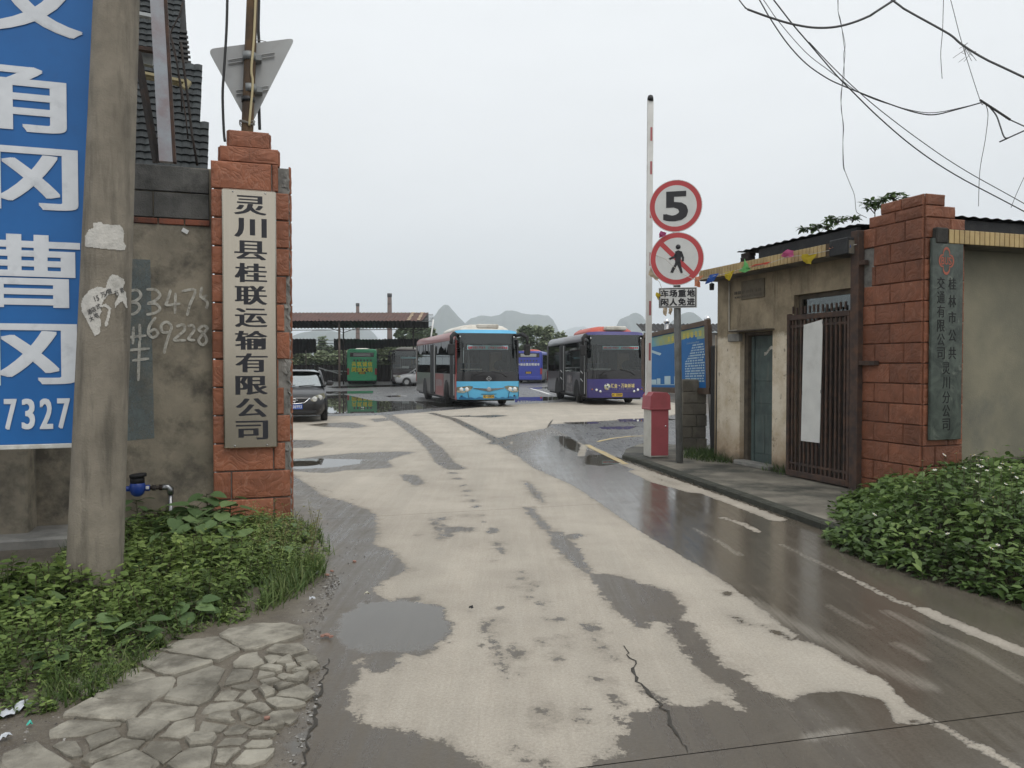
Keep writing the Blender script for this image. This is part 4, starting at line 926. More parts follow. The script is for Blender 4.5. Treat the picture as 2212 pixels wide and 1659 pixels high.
MB().box(-.012, .012, .05, gw - .056, gz0 + .16, gz0 + .19).build('cross_bar', RUST, ig)
gpy = FR.ony(1850, 800, -.05)[0]
gp_ = thing('gate_post', 'rusty square steel gate post with brackets beside the right pillar', 'post', FR.w(-.05, gpy, SW), TH)
zp1 = FR.ony(1850, 500, -.05)[1]
MB().box(-.055, .055, -.075, .06, -.05, zp1 - SW, .006).build('post', RUST, gp_)
for py_, l in ((785, .34), (571, .16)):
    z_ = FR.ony(1850, py_, -.05)[1] - SW
    MB().box(-.045, .03, -l, -.076, z_ - .025, z_ + .03, .005).build('bracket', RUST, gp_)
z_ = FR.ony(1848, 510, -.05)[1] - SW
# white blank board wired to the gate
wb = thing('blank_board', 'narrow blank white board wired to the iron gate bars', 'board', FR.w(-.085, 0, 0), TH)
q4 = [FR.ony(px, py, -.085) for px, py in ((1737, 702), (1778, 690), (1771, 957), (1731, 952))]
mb = MB(); mb.add([(0, y, z) for y, z in q4] + [(-.008, y, z) for y, z in q4], [(0, 1, 2, 3), (7, 6, 5, 4), (0, 4, 5, 1), (1, 5, 6, 2), (2, 6, 7, 3), (3, 7, 4, 0)]); mb.build('panel', mat('white_board', (.60, .60, .57), (.52, .52, .50), 4, .5, 0, .03, 50, 0, (.35, .33, .28), 4, .2), wb)
mb = MB()
for (y, z) in q4 + [((q4[0][0] + q4[3][0]) / 2, (q4[0][1] + q4[3][1]) / 2 - .1), ((q4[1][0] + q4[2][0]) / 2, (q4[1][1] + q4[2][1]) / 2 - .1)]:
    mb.tube([(-.012, y, z - .01), (-.013, y, z - .05), (0, y + .01, z - .06), (.03, y + .02, z - .02)], .0035, 5)
mb.build('wire_ties', BLACK, wb)['kind'] = 'stuff'
# water pipe at the foot of the front wall
fx, fz = FR.onx(2185, 1000, GY - .05)
mb = MB(); mb.tube([(fx, GY - .04, -.05), (fx, GY - .04, fz), (fx + .02, GY - .04, fz + .03), (fx + 1.2, GY - .04, fz + .035)], .03, 10); mb.tube([(fx + .22, GY - .06, fz + .03), (fx + .22, GY - .06, fz + .10)], .02, 8)
o = mb.build('water_pipe', DARKIRON, None, OR_, TH); tag(o, 'dark water pipe elbow at the foot of the right wall above the bush', 'pipe')

# ================================================================== BARRIER, SIGNS, NOTICE BOARD
bp = G(1424, 988, SW)
BFR = Frame((bp.x, bp.y, SW), R(12))
RED = mat('faded_red_paint', (.36, .085, .10), (.31, .075, .088), 4, .5, 0, .06, 80, .03, (.22, .06, .06), 3, .35)
CREAM = mat('cream_white_paint', (.56, .55, .50), (.46, .44, .39), 3, .55, 0, .05, 60, .03, (.22, .19, .14), 2.5, .4)
bar_ = thing('barrier_gate', 'red and white boom barrier cabinet with its striped boom raised upright', 'barrier', BFR.O, BFR.th)
hb = AT(1408, 850, bp.y).z - SW; kpx = bp.y / FPX
bw, bd = 36 * kpx, .32
M45 = RZ(R(-20))
MB().box(-.155, .165, -.0, bd, 0, hb - .245, .012).build('cabinet', CREAM, bar_)
MB().box(-.145, .16, -.006, .0, .03, hb - .25, .003).build('door', RED, bar_)
mb = MB(); mb.prism([(-.175, 0), (.19, 0), (.18, .20), (.13, .255), (-.11, .262), (-.16, .20)], -.025, bd + .025, T(0, 0, hb - .24) @ RX(PI / 2) @ RZ(0) @ Matrix.Scale(-1, 4, (0, 0, 1))); mb.box(-.18, .195, -.03, bd + .03, hb - .275, hb - .238, .008); mb.build('hood', RED, bar_)
MB().lathe([(.017, 0), (.017, .006), (.008, .012)], 14, T(.11, -.006, .52) @ FRONT).build('lock', CHROME, bar_)
bt = AT(1405, 207, bp.y + .2); bb_ = AT(1400, 880, bp.y + .2)
bo = MB(); zt_ = bt.z - SW
t0 = BFR.I @ bb_; t1 = BFR.I @ bt
hw = 6.3 * kpx
def boom(mb, h0, h1, y0, y1, x0=-hw, x1=hw, c=.01):
    a, b = t0.lerp(t1, h0), t0.lerp(t1, h1); vs = []
    for p in (a, b): vs += [(p.x + x0, p.y + y0, p.z), (p.x + x1, p.y + y0, p.z), (p.x + x1, p.y + y1, p.z), (p.x + x0, p.y + y1, p.z)]
    mb.add(vs, [(0, 1, 2, 3), (4, 7, 6, 5), (0, 4, 5, 1), (1, 5, 6, 2), (2, 6, 7, 3), (3, 7, 4, 0)]); return mb
boom_o = boom(MB(), 0, .985, -.022, .022).build('boom', mat('boom_white', (.68, .68, .66), (.6, .6, .58), 4, .4, 0, .03, 60, 0, (.4, .36, .3), 4, .2), bar_)
RS = mat('faded_red_sticker', (.42, .13, .14), (.38, .11, .12), 6, .5)
for ya, yb in ((275, 304), (348, 376), (437, 470), (544, 573), (649, 680), (740, 778)):
    f = lambda y: (880 - y) / (880 - 207)
    boom(MB(), f(yb), f(ya), -.0245, -.0222, -.004, hw * .62).build('red_stripe', RS, boom_o)
mb = MB(); mb.lathe([(hw * 1.05, 0), (hw * 1.05, .05), (hw * .8, .09), (0, .11)], 12, T(*t0.lerp(t1, .983))); mb.build('end_cap', BLACK, boom_o)

# --- road sign post: 5 km/h, no pedestrians, and the plate below
sp = G(1468, 1000, SW); tops = AT(1459, 400, sp.y)
SFR = Frame((sp.x, sp.y, SW), R(-14))
sg = thing('road_sign', 'grey post carrying a round 5 speed limit and a no pedestrians sign', 'road sign', SFR.O, SFR.th)
tl_ = SFR.I @ tops; kS = sp.y / FPX
mb = MB(); mb.tube([(0, 0, -.05), (tl_.x * .6, tl_.y, tl_.z * .6), (tl_.x, tl_.y, tl_.z - .02)], 7.6 * kS, 14); mb.build('post', GREYPOST, sg)
SRED = flat('sign_red', (.42, .045, .05), .4); SWH = flat('sign_white', (.55, .56, .55), .4); SBK = flat('sign_black', (.012, .012, .016), .45); ALU = flat('sign_aluminium', (.5, .5, .5), .4, .8)
def disc(name, px, py, w, h):
    c = SFR.I @ AT(px, py, sp.y - .12); c.y = -.10; cz = SFR.onx(px, py, -.10); c = Vector((cz[0], -.10, cz[1]))
    rr = h / 2 * kS * .995
    e = thing(name, None, None); e.parent = sg; e.location = c
    def ring(r0, r1, y, nm, m):
        mb = MB(); n_ = 48
        if r0 == 0: mb.lathe([(r1, 0), (r1, .006), (0.0001, .006)], n_, T(0, y, 0) @ FRONT, smooth=False)
        else: mb.lathe([(r0, .0), (r0, .006), (r1, .006), (r1, 0)], n_, T(0, y, 0) @ FRONT, smooth=False)
        return mb.build(nm, m, e)
    return e, ring, rr
o5, ring, rr = disc('speed_sign', 1459.5, 445, 100, 112)
bpz = ring(0, rr, .010, 'backing_plate', ALU); ring(0, rr * .80, -.001, 'white_face', SWH); ring(rr * .79, rr * .975, -.0012, 'red_ring', SRED); ring(rr * .976, rr, -.001, 'white_rim', SWH)
mb = MB(); put_text(mb, '5', .0, -.005, rr * .93, rr * 1.14, T(0, -.0078, 0) @ FRONT, 0, 0, .002, True, (.022, .014)); mb.build('digit', SBK, o5)
op, ring, rr = disc('pedestrian_sign', 1462, 559, 103, 114)
ring(0, rr, .010, 'backing_plate', ALU); ring(0, rr * .80, -.001, 'white_face', SWH); ring(rr * .79, rr * .975, -.0012, 'red_ring', SRED); ring(rr * .976, rr, -.001, 'white_rim', SWH)
mb = MB(); mb.box(-rr * .80, rr * .80, -.002, .0, -rr * .09, rr * .09, 0, 0, T(0, -.0075, 0) @ RY(R(45))); mb.build('red_bar', SRED, op)
# walking figure, read off the photograph
def pic(L): return [((x - 382) / 178 * rr, (1352 - y) / 190 * rr) for x, y in L]
mb = MB(); Mf = T(0, -.0105, 0) @ FRONT
cx_, cy_ = pic([(391, 1268)])[0]; mb.lathe([(rr * .09, 0), (rr * .09, .002), (.0001, .002)], 20, T(cx_, 0, cy_) @ Mf)
for poly in ([(372, 1300), (392, 1292), (412, 1302), (410, 1345), (405, 1385), (372, 1385), (370, 1345)], [(400, 1300), (415, 1300), (430, 1345), (428, 1372), (414, 1372), (416, 1350), (405, 1325)], [(376, 1302), (384, 1318), (372, 1345), (338, 1358), (328, 1348), (362, 1332)],
             [(372, 1378), (392, 1384), (376, 1412), (358, 1452), (340, 1448), (352, 1415), (368, 1392)], [(386, 1378), (408, 1378), (412, 1405), (422, 1452), (408, 1460), (398, 1425), (386, 1398)]):
    mb.prism(pic(poly), 0, .002, Mf)
mb.build('walking_figure', SBK, op)
pzc = SFR.onx(1464, 643, -.09); ptw, pth = 76 * kS * 1.06, 44 * kS
pe = thing('warning_plate', None, None); pe.parent = sg; pe.location = (pzc[0], -.09, pzc[1])
MB().box(-ptw / 2, ptw / 2, -.012, 0, -pth / 2, pth / 2, .01).build('plate', SWH, pe)
mb = MB(); b_ = .014; g_ = .012
for x0, x1, z0, z1 in ((-ptw / 2 + g_, ptw / 2 - g_, pth / 2 - g_ - b_, pth / 2 - g_), (-ptw / 2 + g_, ptw / 2 - g_, -pth / 2 + g_, -pth / 2 + g_ + b_), (-ptw / 2 + g_, -ptw / 2 + g_ + b_, -pth / 2 + g_ + b_, pth / 2 - g_ - b_), (ptw / 2 - g_ - b_, ptw / 2 - g_, -pth / 2 + g_ + b_, pth / 2 - g_ - b_)): mb.box(x0, x1, -.0138, -.0122, z0, z1)
mb.build('border', SBK, pe)
for r_, line in enumerate(('车场重地', '闲人免进')):
    for j, ch in enumerate(line):
        mb = MB(); put_text(mb, ch, 0, 0, ptw * .205, pth * .36, T((j - 1.5) * ptw * .228, -.0122, (.21 - r_ * .42) * pth) @ FRONT, 0, 0, .002, True, (.005, .004)); mb.build('character', SBK, pe)
for z in (.08, -.08): MB().box(-.05, .05, .0, .06, z - .015, z + .015).build('bracket', STEEL, pe)

# --- leaning notice board behind the barrier
pA = G(1439, 962, .0); pB = G(1541, 974, SW); 
ang = math.atan2(pA.y - pB.y, pA.x - pB.x); 
nb_ = thing('notice_board', 'leaning blue notice board with site map on two steel posts', 'notice board', (pB.x, pB.y, 0))
def nbp(px, py, Y): return AT(px, py, Y) - Vector((pB.x, pB.y, 0))
topA, topB = nbp(1440, 700, pA.y), nbp(1528, 695, pB.y + .1)
for (b, t) in ((pA - Vector((pB.x, pB.y, 0)), topA), (Vector((0, 0, 0)), topB)):
    mb = MB(); mb.tube([b, t], 6.0 / FPX * 13.4, 12); po = mb.build('post', STEEL, nb_)
    mb = MB(); mb.lathe([(0, -.06)] + [(.062 * math.sin(PI * i / 10), -.062 * math.cos(PI * i / 10)) for i in range(1, 10)] + [(0, .062)], 14, T(*(t + Vector((0, 0, .05))))); mb.build('ball_finial', CHROME, po)
YA, YB = pA.y + .15, pB.y - .02
def bq(u, v, off=0.0):     # board surface: u from far left to near right, v up
    l = nbp(1394, 836, YA), nbp(1394, 731, YA); r_ = nbp(1528, 838, YB), nbp(1524, 703, YB)
    p = (l[0].lerp(l[1], v)).lerp(r_[0].lerp(r_[1], v), u); n_ = (r_[0] - l[0]).cross(l[1] - l[0]).normalized()
    if n_.y > 0: n_ = -n_
    return p + n_ * off
def bslab(u0, u1, v0, v1, o0, o1, name, m, par):
    vs = [bq(u, v, o) for o in (o0, o1) for u, v in ((u0, v0), (u1, v0), (u1, v1), (u0, v1))]
    return MB().add(vs, [(0, 1, 2, 3), (4, 5, 6, 7), (0, 1, 5, 4), (1, 2, 6, 5), (2, 3, 7, 6), (3, 0, 4, 7)]).build(name, m, par)
FRB = mat('bronze_frame', (.14, .10, .075), (.10, .075, .06), 5, .45, .5)
panel = bslab(.0, 1, 0, 1, -.05, .0, 'panel', mat('board_blue', (.012, .13, .36), (.011, .115, .33), 4, .4, 0, .02, 60), nb_)
for u0, u1, v0, v1 in ((-.02, 1.04, 1.0, 1.08), (-.02, 1.04, -.10, 0), (-.05, 0, 0, 1), (1.0, 1.05, 0, 1)): bslab(u0, u1, v0, v1, -.06, .03, 'frame', FRB, nb_)
bslab(.0, 1, .80, .985, .001, .003, 'header', mat('header_teal', (.12, .32, .40), (.36, .36, .08), 1.7, .5), panel)
YL = flat('yellow_print', (.55, .47, .08), .5); PALE = flat('pale_print', (.42, .56, .62), .5)
mb = MB()
for j in range(9):
    u = .40 + j * .062
    for k_ in range(3): 
        a, b = u + random.uniform(0, .01), u + .045; v0 = .85 + k_ * .03
        vs = [bq(x, y, .005) for x, y in ((a, v0), (b, v0), (b, v0 + .02), (a, v0 + .02))]; mb.add(vs, [(0, 1, 2, 3)])
    a = u + .018; mb.add([bq(x, y, .0055) for x, y in ((a, .84), (a + .012, .84), (a + .012, .945), (a, .945))], [(0, 1, 2, 3)])
mb.build('title_lettering', YL, panel)['kind'] = 'stuff'
def bpoly(L, name, m, o=.004): MB().add([bq(u, v, o) for u, v in L], [tuple(range(len(L)))]).build(name, m, panel)
bpoly([(.10, .70), (.12, .74), (.55, .52), (.54, .47)], 'map_strip', PALE); bpoly([(.10, .06), (.20, .06), (.20, .15), (.10, .15)], 'map_block', PALE); bpoly([(.21, .06), (.27, .06), (.27, .17), (.21, .17)], 'map_block', PALE); bpoly([(.34, .06), (.44, .06), (.44, .21), (.34, .21)], 'map_block', PALE); bpoly([(.50, .06), (.60, .06), (.60, .2), (.50, .2)], 'map_block', PALE)
mb = MB()
for (a, b, c, d) in ((.06, .72, .065, .6), (.06, .58, .065, .3), (.08, .045, .62, .055), (.615, .05, .622, .45)): mb.add([bq(x, y, .004) for x, y in ((a, min(b, d)), (c, min(b, d)), (c, max(b, d)), (a, max(b, d)))], [(0, 1, 2, 3)])
mb.build('map_outline', PALE, panel)
mb = MB()
for i, ch in enumerate('灵川分公司场地管理规定'):
    c = bq(.72 + i * .018, .755, .006); e = (bq(1, .5) - bq(0, .5)).normalized(); f = (bq(.5, 1) - bq(.5, 0)).normalized(); M_ = Matrix((e, f, e.cross(f))).transposed().to_4x4(); M_.translation = c
    put_text(mb, ch, 0, 0, .02, .03, M_, 0, 0, .001)
for r_ in range(15):
    v0 = .70 - r_ * .043; u = .68 + (.035 if r_ == 0 else 0)
    while u < .96:
        w = random.uniform(.012, .02); mb.add([bq(x, y, .004) for x, y in ((u, v0), (u + w, v0), (u + w, v0 + .024), (u, v0 + .024))], [(0, 1, 2, 3)]); u += w + random.choice((.003, .003, .012))
mb.build('small_print', PALE, panel)['kind'] = 'stuff'
# block pier behind the board
bk0 = G(1480, 975, SW); 
pier = thing('block_pier', 'rough grey concrete block pier under the blue notice board', 'wall', (bk0.x, bk0.y + .25, SW), R(6))
BLK2 = mat('pale_block', (.17, .155, .125), (.12, .11, .09), 4, .95, 0, .7, 45, .18, (.06, .058, .05), 3, .5)
pw_ = 55 / FPX * bk0.y
MB().box(.01, pw_ - .01, .02, .34, -.1, 1.28).build('core', MORTAR, pier)
for r_ in range(6):
    cuts = [0, .19, pw_] if r_ % 2 else [0, pw_ - .19, pw_]
    for a, b in zip(cuts[:-1], cuts[1:]): MB().box(a + .004, b - .004 + random.uniform(-.01, .012), -.004 - random.uniform(0, .012), .36, r_ * .212 + .003, r_ * .212 + .206, .008).build('concrete_block', BLK2, pier)

# ================================================================== VEHICLES
GLS = glass('bus_glass', (.30, .34, .34), .10); GLD = glass('dark_bus_glass', (.05, .055, .058), .07)
WSG = glass('windscreen_glass', (.60, .64, .63), .03)
BLKP = flat('gloss_black', (.010, .010, .012), .25, 0, .5, .3); SEATM = flat('seat_plastic', (.05, .10, .17), .6); TAN = flat('tan_seat_cover', (.26, .19, .12), .8)
INTER = mat('bus_lining', (.06, .062, .062), (.045, .046, .046), 3, .8, 0, 0, 10, .02); FLOORM = flat('bus_floor', (.06, .06, .06), .8)
YPLATE = flat('yellow_plate', (.62, .40, .03), .4); BPLATE = flat('blue_plate', (.02, .09, .42), .35)
HLAMP = flat('headlamp_lens', (.28, .27, .20), .12, .6); LAMPW = flat('lamp_reflector', (.75, .76, .74), .15, .6); ORANGE = flat('indicator_lens', (.5, .16, .03), .25); TAILR = flat('tail_lens', (.30, .02, .02), .3)
GREYBAR = flat('pale_handrail', (.48, .49, .48), .4); DULLBLK = mat('dull_black', (.02, .02, .021), (.012, .012, .013), 6, .7); VENT = flat('vent_grille', (.06, .06, .06), .7)
def veh_paint(name, c, dirty=.35): return mat(name, c, tuple(x * .9 for x in c), 1.5, .32, 0, .02, 60, .0, tuple(x * .45 + .045 for x in c), 1.2, dirty, False, .5, .25)
def wheel(parent, x, y, r=.48, w=.28, steer=0.0, rimm=STEEL, sgn=1):
    M_ = RZ(steer) @ RY(PI / 2)
    mb = MB(); mb.lathe([(r * .58, -w / 2), (r * .92, -w / 2), (r, -w * .36), (r, w * .36), (r * .92, w / 2), (r * .58, w / 2), (r * .58, -w / 2)], 28, M_); t = mb.build('wheel', RUBBER, parent, (x, y, r))
    mb = MB(); e = w * .5 * sgn
    mb.lathe([(.0001, e * .55), (r * .12, e * .6), (r * .16, e * .95), (r * .26, e * .95), (r * .30, e * .45), (r * .50, e * .30), (r * .59, e * .95)], 20, M_)
    for k in range(8):
        a = 2 * PI * k / 8; mb.lathe([(.022, e * .4), (.022, e * .62), (.0001, e * .64)], 6, M_ @ T(math.cos(a) * r * .40, math.sin(a) * r * .40, 0))
    mb.build('rim', rimm, t); return t
def rrect(w2, z0, z1, rb, rt, n=4):
    """right half profile and mirrored left half of a rounded section, from bottom left round to top left"""
    P = []
    for k in range(n + 1): a = PI * 1.5 + PI / 2 * k / n; P.append((w2 - rb + rb * math.cos(a), z0 + rb + rb * math.sin(a)))
    for k in range(n + 1): a = PI / 2 * k / n; P.append((w2 - rt + rt * math.cos(a), z1 - rt + rt * math.sin(a)))
    return P + [(-x, z) for x, z in reversed(P)]
def loft(mb, secs, mi=0, caps=(True, True), closed=True):
    n = len(secs[0]); vs = [p for s_ in secs for p in s_]; fs = []
    for i in range(len(secs) - 1):
        for k in range(n if closed else n - 1): fs.append((i * n + k, i * n + (k + 1) % n, (i + 1) * n + (k + 1) % n, (i + 1) * n + k))
    if caps[0]: fs.append(tuple(range(n)))
    if caps[1]: fs.append(tuple((len(secs) - 1) * n + k for k in reversed(range(n))))
    return mb.add(vs, fs, mi, None, True)
def make_bus(label, loc, rz, o):
    """local frame: front face at y = 0 looking to -y, x across, kerb side (doors) at -x"""
    L, W2, H = o.get('L', 11), o.get('W', 2.5) / 2, o.get('H', 2.98); WB, WT = o.get('wb', 1.28), 2.62
    b = thing('bus', label, 'bus', loc, rz, 'buses parked in the yard'); P = o['paint']; PS = o.get('side', P); PR = o.get('rear', PS)
    def rk(z): return .20 * max(0, (z - 1.0) / 2) ** 1.4
    def sec(y, s_, z0, z1, rb, rt, w=None): return [(x * s_, y + (rk(z) if y < .6 else 0) , z) for x, z in rrect(w or W2, z0, z1, rb, rt)]
    # lower shell with an open top, wheel arches cut as dark recesses
    z0, zb = .30, WB
    mb = MB()
    def low(y, s_): return [(-W2 * s_, y, zb), (-W2 * s_, y, z0 + .12), (-W2 * s_ + .05, y, z0), (W2 * s_ - .05, y, z0), (W2 * s_, y, z0 + .12), (W2 * s_, y, zb)]
    loft(mb, [low(.16, 1), low(L - .12, 1), low(L, .97)], 0, (False, False), False)
    mb.build('side_panels', PS, b)
    # rounded front apron
    fr = MB(); zs = o.get('apron', 1.02)
    fr.grid(lambda u, v: ((u - .5) * 2 * W2 * (1 - .0 * v), .16 * abs(2 * u - 1) ** 5 + .03 * abs(2 * u - 1) ** 2 + .05 * (1 - v) ** 3 - .0, z0 + (zs - z0) * v), 20, 6)
    apron = fr.build('front_apron', P, b)
    bk = MB(); bk.grid(lambda u, v: ((u - .5) * 2 * W2, .16 * abs(2 * u - 1) ** 5 + .03 * abs(2 * u - 1) ** 2 + rk(zs + (WB + .08 - zs) * v) - .002, zs + (WB + .08 - zs) * v), 20, 3); bk.build('black_band', BLKP, b)
    # roof
    mb = MB(); zt = WT
    def top(y, s_, dz=0): 
        q = []
        for x, z in rrect(W2, zt - .02, H, .02, .28, 5): q.append((x * s_, y + (.14 if y < .3 else 0) + (rk(z) if y < .3 else 0), z - dz))
        return q
    loft(mb, [top(.14, .99, .0), top(.5, 1), top(L - .25, 1), top(L - .02, .97, .02)], 0)
    roof = mb.build('roof', o.get('roofc', PS), b)
    vis = MB(); vis.grid(lambda u, v: ((u - .5) * 2 * W2 * .985, .20 * abs(2 * u - 1) ** 4 + .22 + .12 * v, 2.86 + (H - 2.84) * v - .05 * abs(2 * u - 1) ** 6), 20, 3); vis.build('front_visor', o.get('visor', P), b)
    # floor, ceiling lining, end wall
    MB().box(-W2 + .04, W2 - .04, .35, L - .06, .42, .62).build('floor', FLOORM, b); 
    MB().box(-W2 + .06, W2 - .06, .7, L - .1, zt - .06, zt - .03).build('ceiling', INTER, b)
    # windscreen, wipers, dashboard, driver's seat, steering wheel
    ws = MB(); ws.grid(lambda u, v: ((u - .5) * 2 * W2 * .985, .16 * abs(2 * u - 1) ** 5 + .03 * abs(2 * u - 1) ** 2 + rk(WB + .08 + (2.86 - WB - .08) * v), WB + .08 + (2.86 - WB - .08) * v), 20, 8); wsn = ws.build('windscreen', WSG, b)
    hd = MB(); hd.grid(lambda u, v: ((u - .5) * 2 * W2 * .96, .035 + .16 * abs(2 * u - 1) ** 5 + .03 * abs(2 * u - 1) ** 2 + rk(2.45 + .41 * v), 2.45 + .41 * v), 20, 3); hd.build('header_panel', BLKP, b)
    MB().box(-W2 * .60, W2 * .55, .26, .30, 2.50, 2.80, .01).build('destination_display', flat('display_grey', (.12, .125, .12), .35), b)
    for s_ in (-1, 1):
        MB().box(s_ * W2 - .07, s_ * W2 + .0, .20, .34, WB, 2.62).build('corner_pillar', BLKP, b)
        MB().lathe([(.035, 0), (.03, .02), (.0001, .025)], 12, T(s_ * W2 * .86, .26, 2.72) @ FRONT).build('marker_lamp', LAMPW, b)
        mb = MB(); yy = rk(WB) - .02; mb.tube([(s_ * .72, yy, WB - .12), (s_ * .55, yy + .01, WB + .0), (s_ * .12, yy + .01, WB + .1)], .016, 6); mb.build('wiper', DULLBLK, b)
    if o.get('inside', True):
        MB().box(-W2 + .1, W2 - .1, .24, .75, .62, WB + .1, .04).build('dashboard', INTER, b)
        mb = MB(); mb.lathe([(.23, -.012), (.245, 0), (.23, .012), (.215, 0), (.23, -.012)], 24, T(.62, .72, 1.62) @ RX(R(-55))); mb.tube([(.62, .72, 1.62), (.62, .62, 1.3)], .03, 6); mb.build('steering_wheel', DULLBLK, b)
        mb = MB(); mb.box(.36, .92, 1.0, 1.5, .62, 1.32, .05); mb.box(.38, .9, 1.42, 1.58, 1.3, 2.15, .06); mb.build('driver_seat', TAN, b)
        MB().box(.05, W2 - .08, 1.75, 1.79, .62, 2.3).build('partition', INTER, b)
        for i in range(6):
            for x in (-.82, .82):
                if x < 0 and i in (0, 3): continue
                y = 2.6 + i * 1.15; m2 = MB(); m2.box(x - .38, x + .38, y, y + .42, .98, 1.06, .02); m2.box(x - .38, x + .38, y + .40, y + .46, 1.05, 1.72, .02); m2.box(x - .3, x + .3, y + .1, y + .3, .62, .98); m2.build('passenger_seat', SEATM, b)
        mb = MB()
        for x, y in ((-.55, 1.1), (.2, 1.9), (-.2, 3.6), (.25, 5.2), (-.3, 6.5)): mb.tube([(x, y, .62), (x, y, zt - .05)], .018, 6); mb.build
        for x in (-.4, .4): mb.tube([(x, 1.6, 2.35), (x, L - 1, 2.35)], .016, 6)
        mb.tube([(-1.0, .5, 1.46), (-.15, .55, 1.46)], .022, 6); mb.tube([(-.55, 1.1, 1.2), (-1.05, .6, 1.2)], .018, 6)
        mb.build('handrails', GREYBAR, b)['kind'] = 'stuff'
        MB().box(-.09, .09, .36, .40, 2.2, 2.34, .01).build('interior_mirror', DULLBLK, b)
        MB().box(.02, .30, 1.0, 1.02, 2.28, 2.42).build('card', flat('paper_card', (.5, .5, .48), .8), b) if o.get('card') else None
    # side glass: door gaps on the kerb side
    ys_ = [.34]; doors = o.get('doors', ((.40, 1.45), (5.0, 6.35)))
    def side(s_, skips):
        y = .34; ed = sorted(skips) + [(L - .45, L)]
        for a, e_ in ed:
            if a - y > .25:
                n_ = max(1, round((a - y) / 1.55))
                for j in range(n_):
                    ya, yb = y + (a - y) * j / n_, y + (a - y) * (j + 1) / n_
                    MB().box(s_ * W2 - (.012 if s_ > 0 else 0), s_ * W2 + (.012 if s_ < 0 else 0), ya + .02, yb - .02, WB + .004, zt - .022).build('side_window', GLD, b)
                    MB().box(s_ * (W2 - .05) - .03, s_ * (W2 - .05) + .03, yb - .06, yb + .02, WB, zt).build('window_pillar', BLKP, b)
            y = e_
        MB().box(s_ * W2 - .02, s_ * W2 + .02, L - .45, L - .06, WB - .001, zt + .0).build('rear_quarter', PR, b)
    side(-1, doors); side(1, ())
    for ya, yb in doors:
        MB().box(-W2 - .006, -W2 + .004, ya, yb, .34, zt - .05).build('doorway', DULLBLK, b)
        for yy in (ya + .06, (ya + yb) / 2 + .03):
            d_ = MB(); d_.box(-W2 - .03, -W2 - .008, yy, yy + (yb - ya) / 2 - .09, .38, zt - .08, .006); dob = d_.build('door_leaf', GLD if o.get('glassdoor') else DULLBLK, b)
        mb = MB(); 
        for k_, yy in enumerate((ya + .03,)): mb.box(-W2 - .045, -W2 - .02, yy, yy + .05, .45, zt - .1)
        mb.build('door_edge', GREYBAR, b)
        if o.get('pulls'):
            for z_ in (.95, 1.28): m2 = MB(); m2.tube([(-W2 - .05, ya + .35, z_), (-W2 - .05, ya + .75, z_ + .10)], .018, 6); m2.build('door_handle', GREYBAR, b)
    # wheels and arches
    for s_ in (-1, 1):
        for k_, yy in enumerate((o.get('fw', 2.25), L - o.get('rw', 3.0))):
            mb = MB(); n_ = 18; mb.prism([(yy + .60 * math.cos(PI * k / n_), .30 + .72 * math.sin(PI * k / n_)) for k in range(n_ + 1)], W2 - .004, W2 + .012, Matrix(((0, 0, s_, 0), (1, 0, 0, 0), (0, 1, 0, 0), (0, 0, 0, 1)))); mb.build('wheel_arch', DULLBLK, b)
            wheel(b, s_ * (W2 - .155), yy, .49, .28, o.get('steer', 0) if k_ == 0 else 0, o.get('rimm', STEEL), s_)
    MB().box(-W2 + .1, W2 - .1, .5, L - .2, .22, .34).build('chassis', DULLBLK, b)
    # mirrors
    for s_ in (-1, 1):
        mb = MB(); mb.tube([(s_ * W2 * .93, .40, 2.78), (s_ * (W2 + .10), .02, 2.82), (s_ * (W2 + .24), -.16, 2.70), (s_ * (W2 + .24), -.17, 2.42)], [.06, .085, .075, .05], 8); mb.box(s_ * (W2 + .24) - .12, s_ * (W2 + .24) + .12, -.24, -.08, 2.0, 2.44, .05); mb.build('mirror', DULLBLK, b)
    # roof units
    for (ya, yb, w_, h_, m_) in o.get('pods', ()):
        mb = MB(); prof = [(-w_, 0), (-w_ * .93, h_ * .45), (-w_ * .72, h_ * .85), (-w_ * .4, h_), (w_ * .4, h_), (w_ * .72, h_ * .85), (w_ * .93, h_ * .45), (w_, 0)]
        loft(mb, [[(x * .8, ya, H - .04 + z * .2) for x, z in prof], [(x * .97, ya + .35, H - .04 + z * .92) for x, z in prof], [(x, ya + .7, H - .04 + z) for x, z in prof], [(x, yb - .5, H - .04 + z) for x, z in prof], [(x * .85, yb, H - .04 + z * .3) for x, z in prof]])
        mb.build('roof_unit', m_, b)
    if o.get('hatch'): MB().box(-.32, .55, .62, 1.1, H + .08, H + .255, .04).build('roof_vent', CREAM, b)
    # rear
    mb = MB(); mb.grid(lambda u, v: ((u - .5) * 2 * W2 * .97, L + .03 * (1 - abs(2 * u - 1) ** 4) + .0 - .10 * max(0, v - .55) ** 2, z0 + (H - .12 - z0) * v), 12, 12); rear = mb.build('rear_panel', PR, b)
    def on_rear(nm, x0, x1, za, zb_, m_, t=.02, c=.008): v_ = (max(0, ((za + zb_) / 2 - z0) / (H - .12 - z0) - .55)) ** 2 * .10; return MB().box(x0, x1, L + .0 - v_ * .9, L + .032 - v_ * .7 + t * .4, za, zb_, c).build(nm, m_, b)
    on_rear('rear_window', -W2 * .80, W2 * .80, 2.36, 2.74, BLKP); on_rear('rear_display', -W2 * .58, W2 * .58, 2.42, 2.68, flat('display_pale', (.33, .34, .33), .4), .05)
    for k_ in range(6): on_rear('vent', -.82 + k_ * .28, -.82 + k_ * .28 + .15, 1.98, 2.14, VENT)
    for s_ in (-1, 1): on_rear('tail_lamp', s_ * W2 * .93 - .09, s_ * W2 * .93 + .09, .82, 1.38, TAILR)
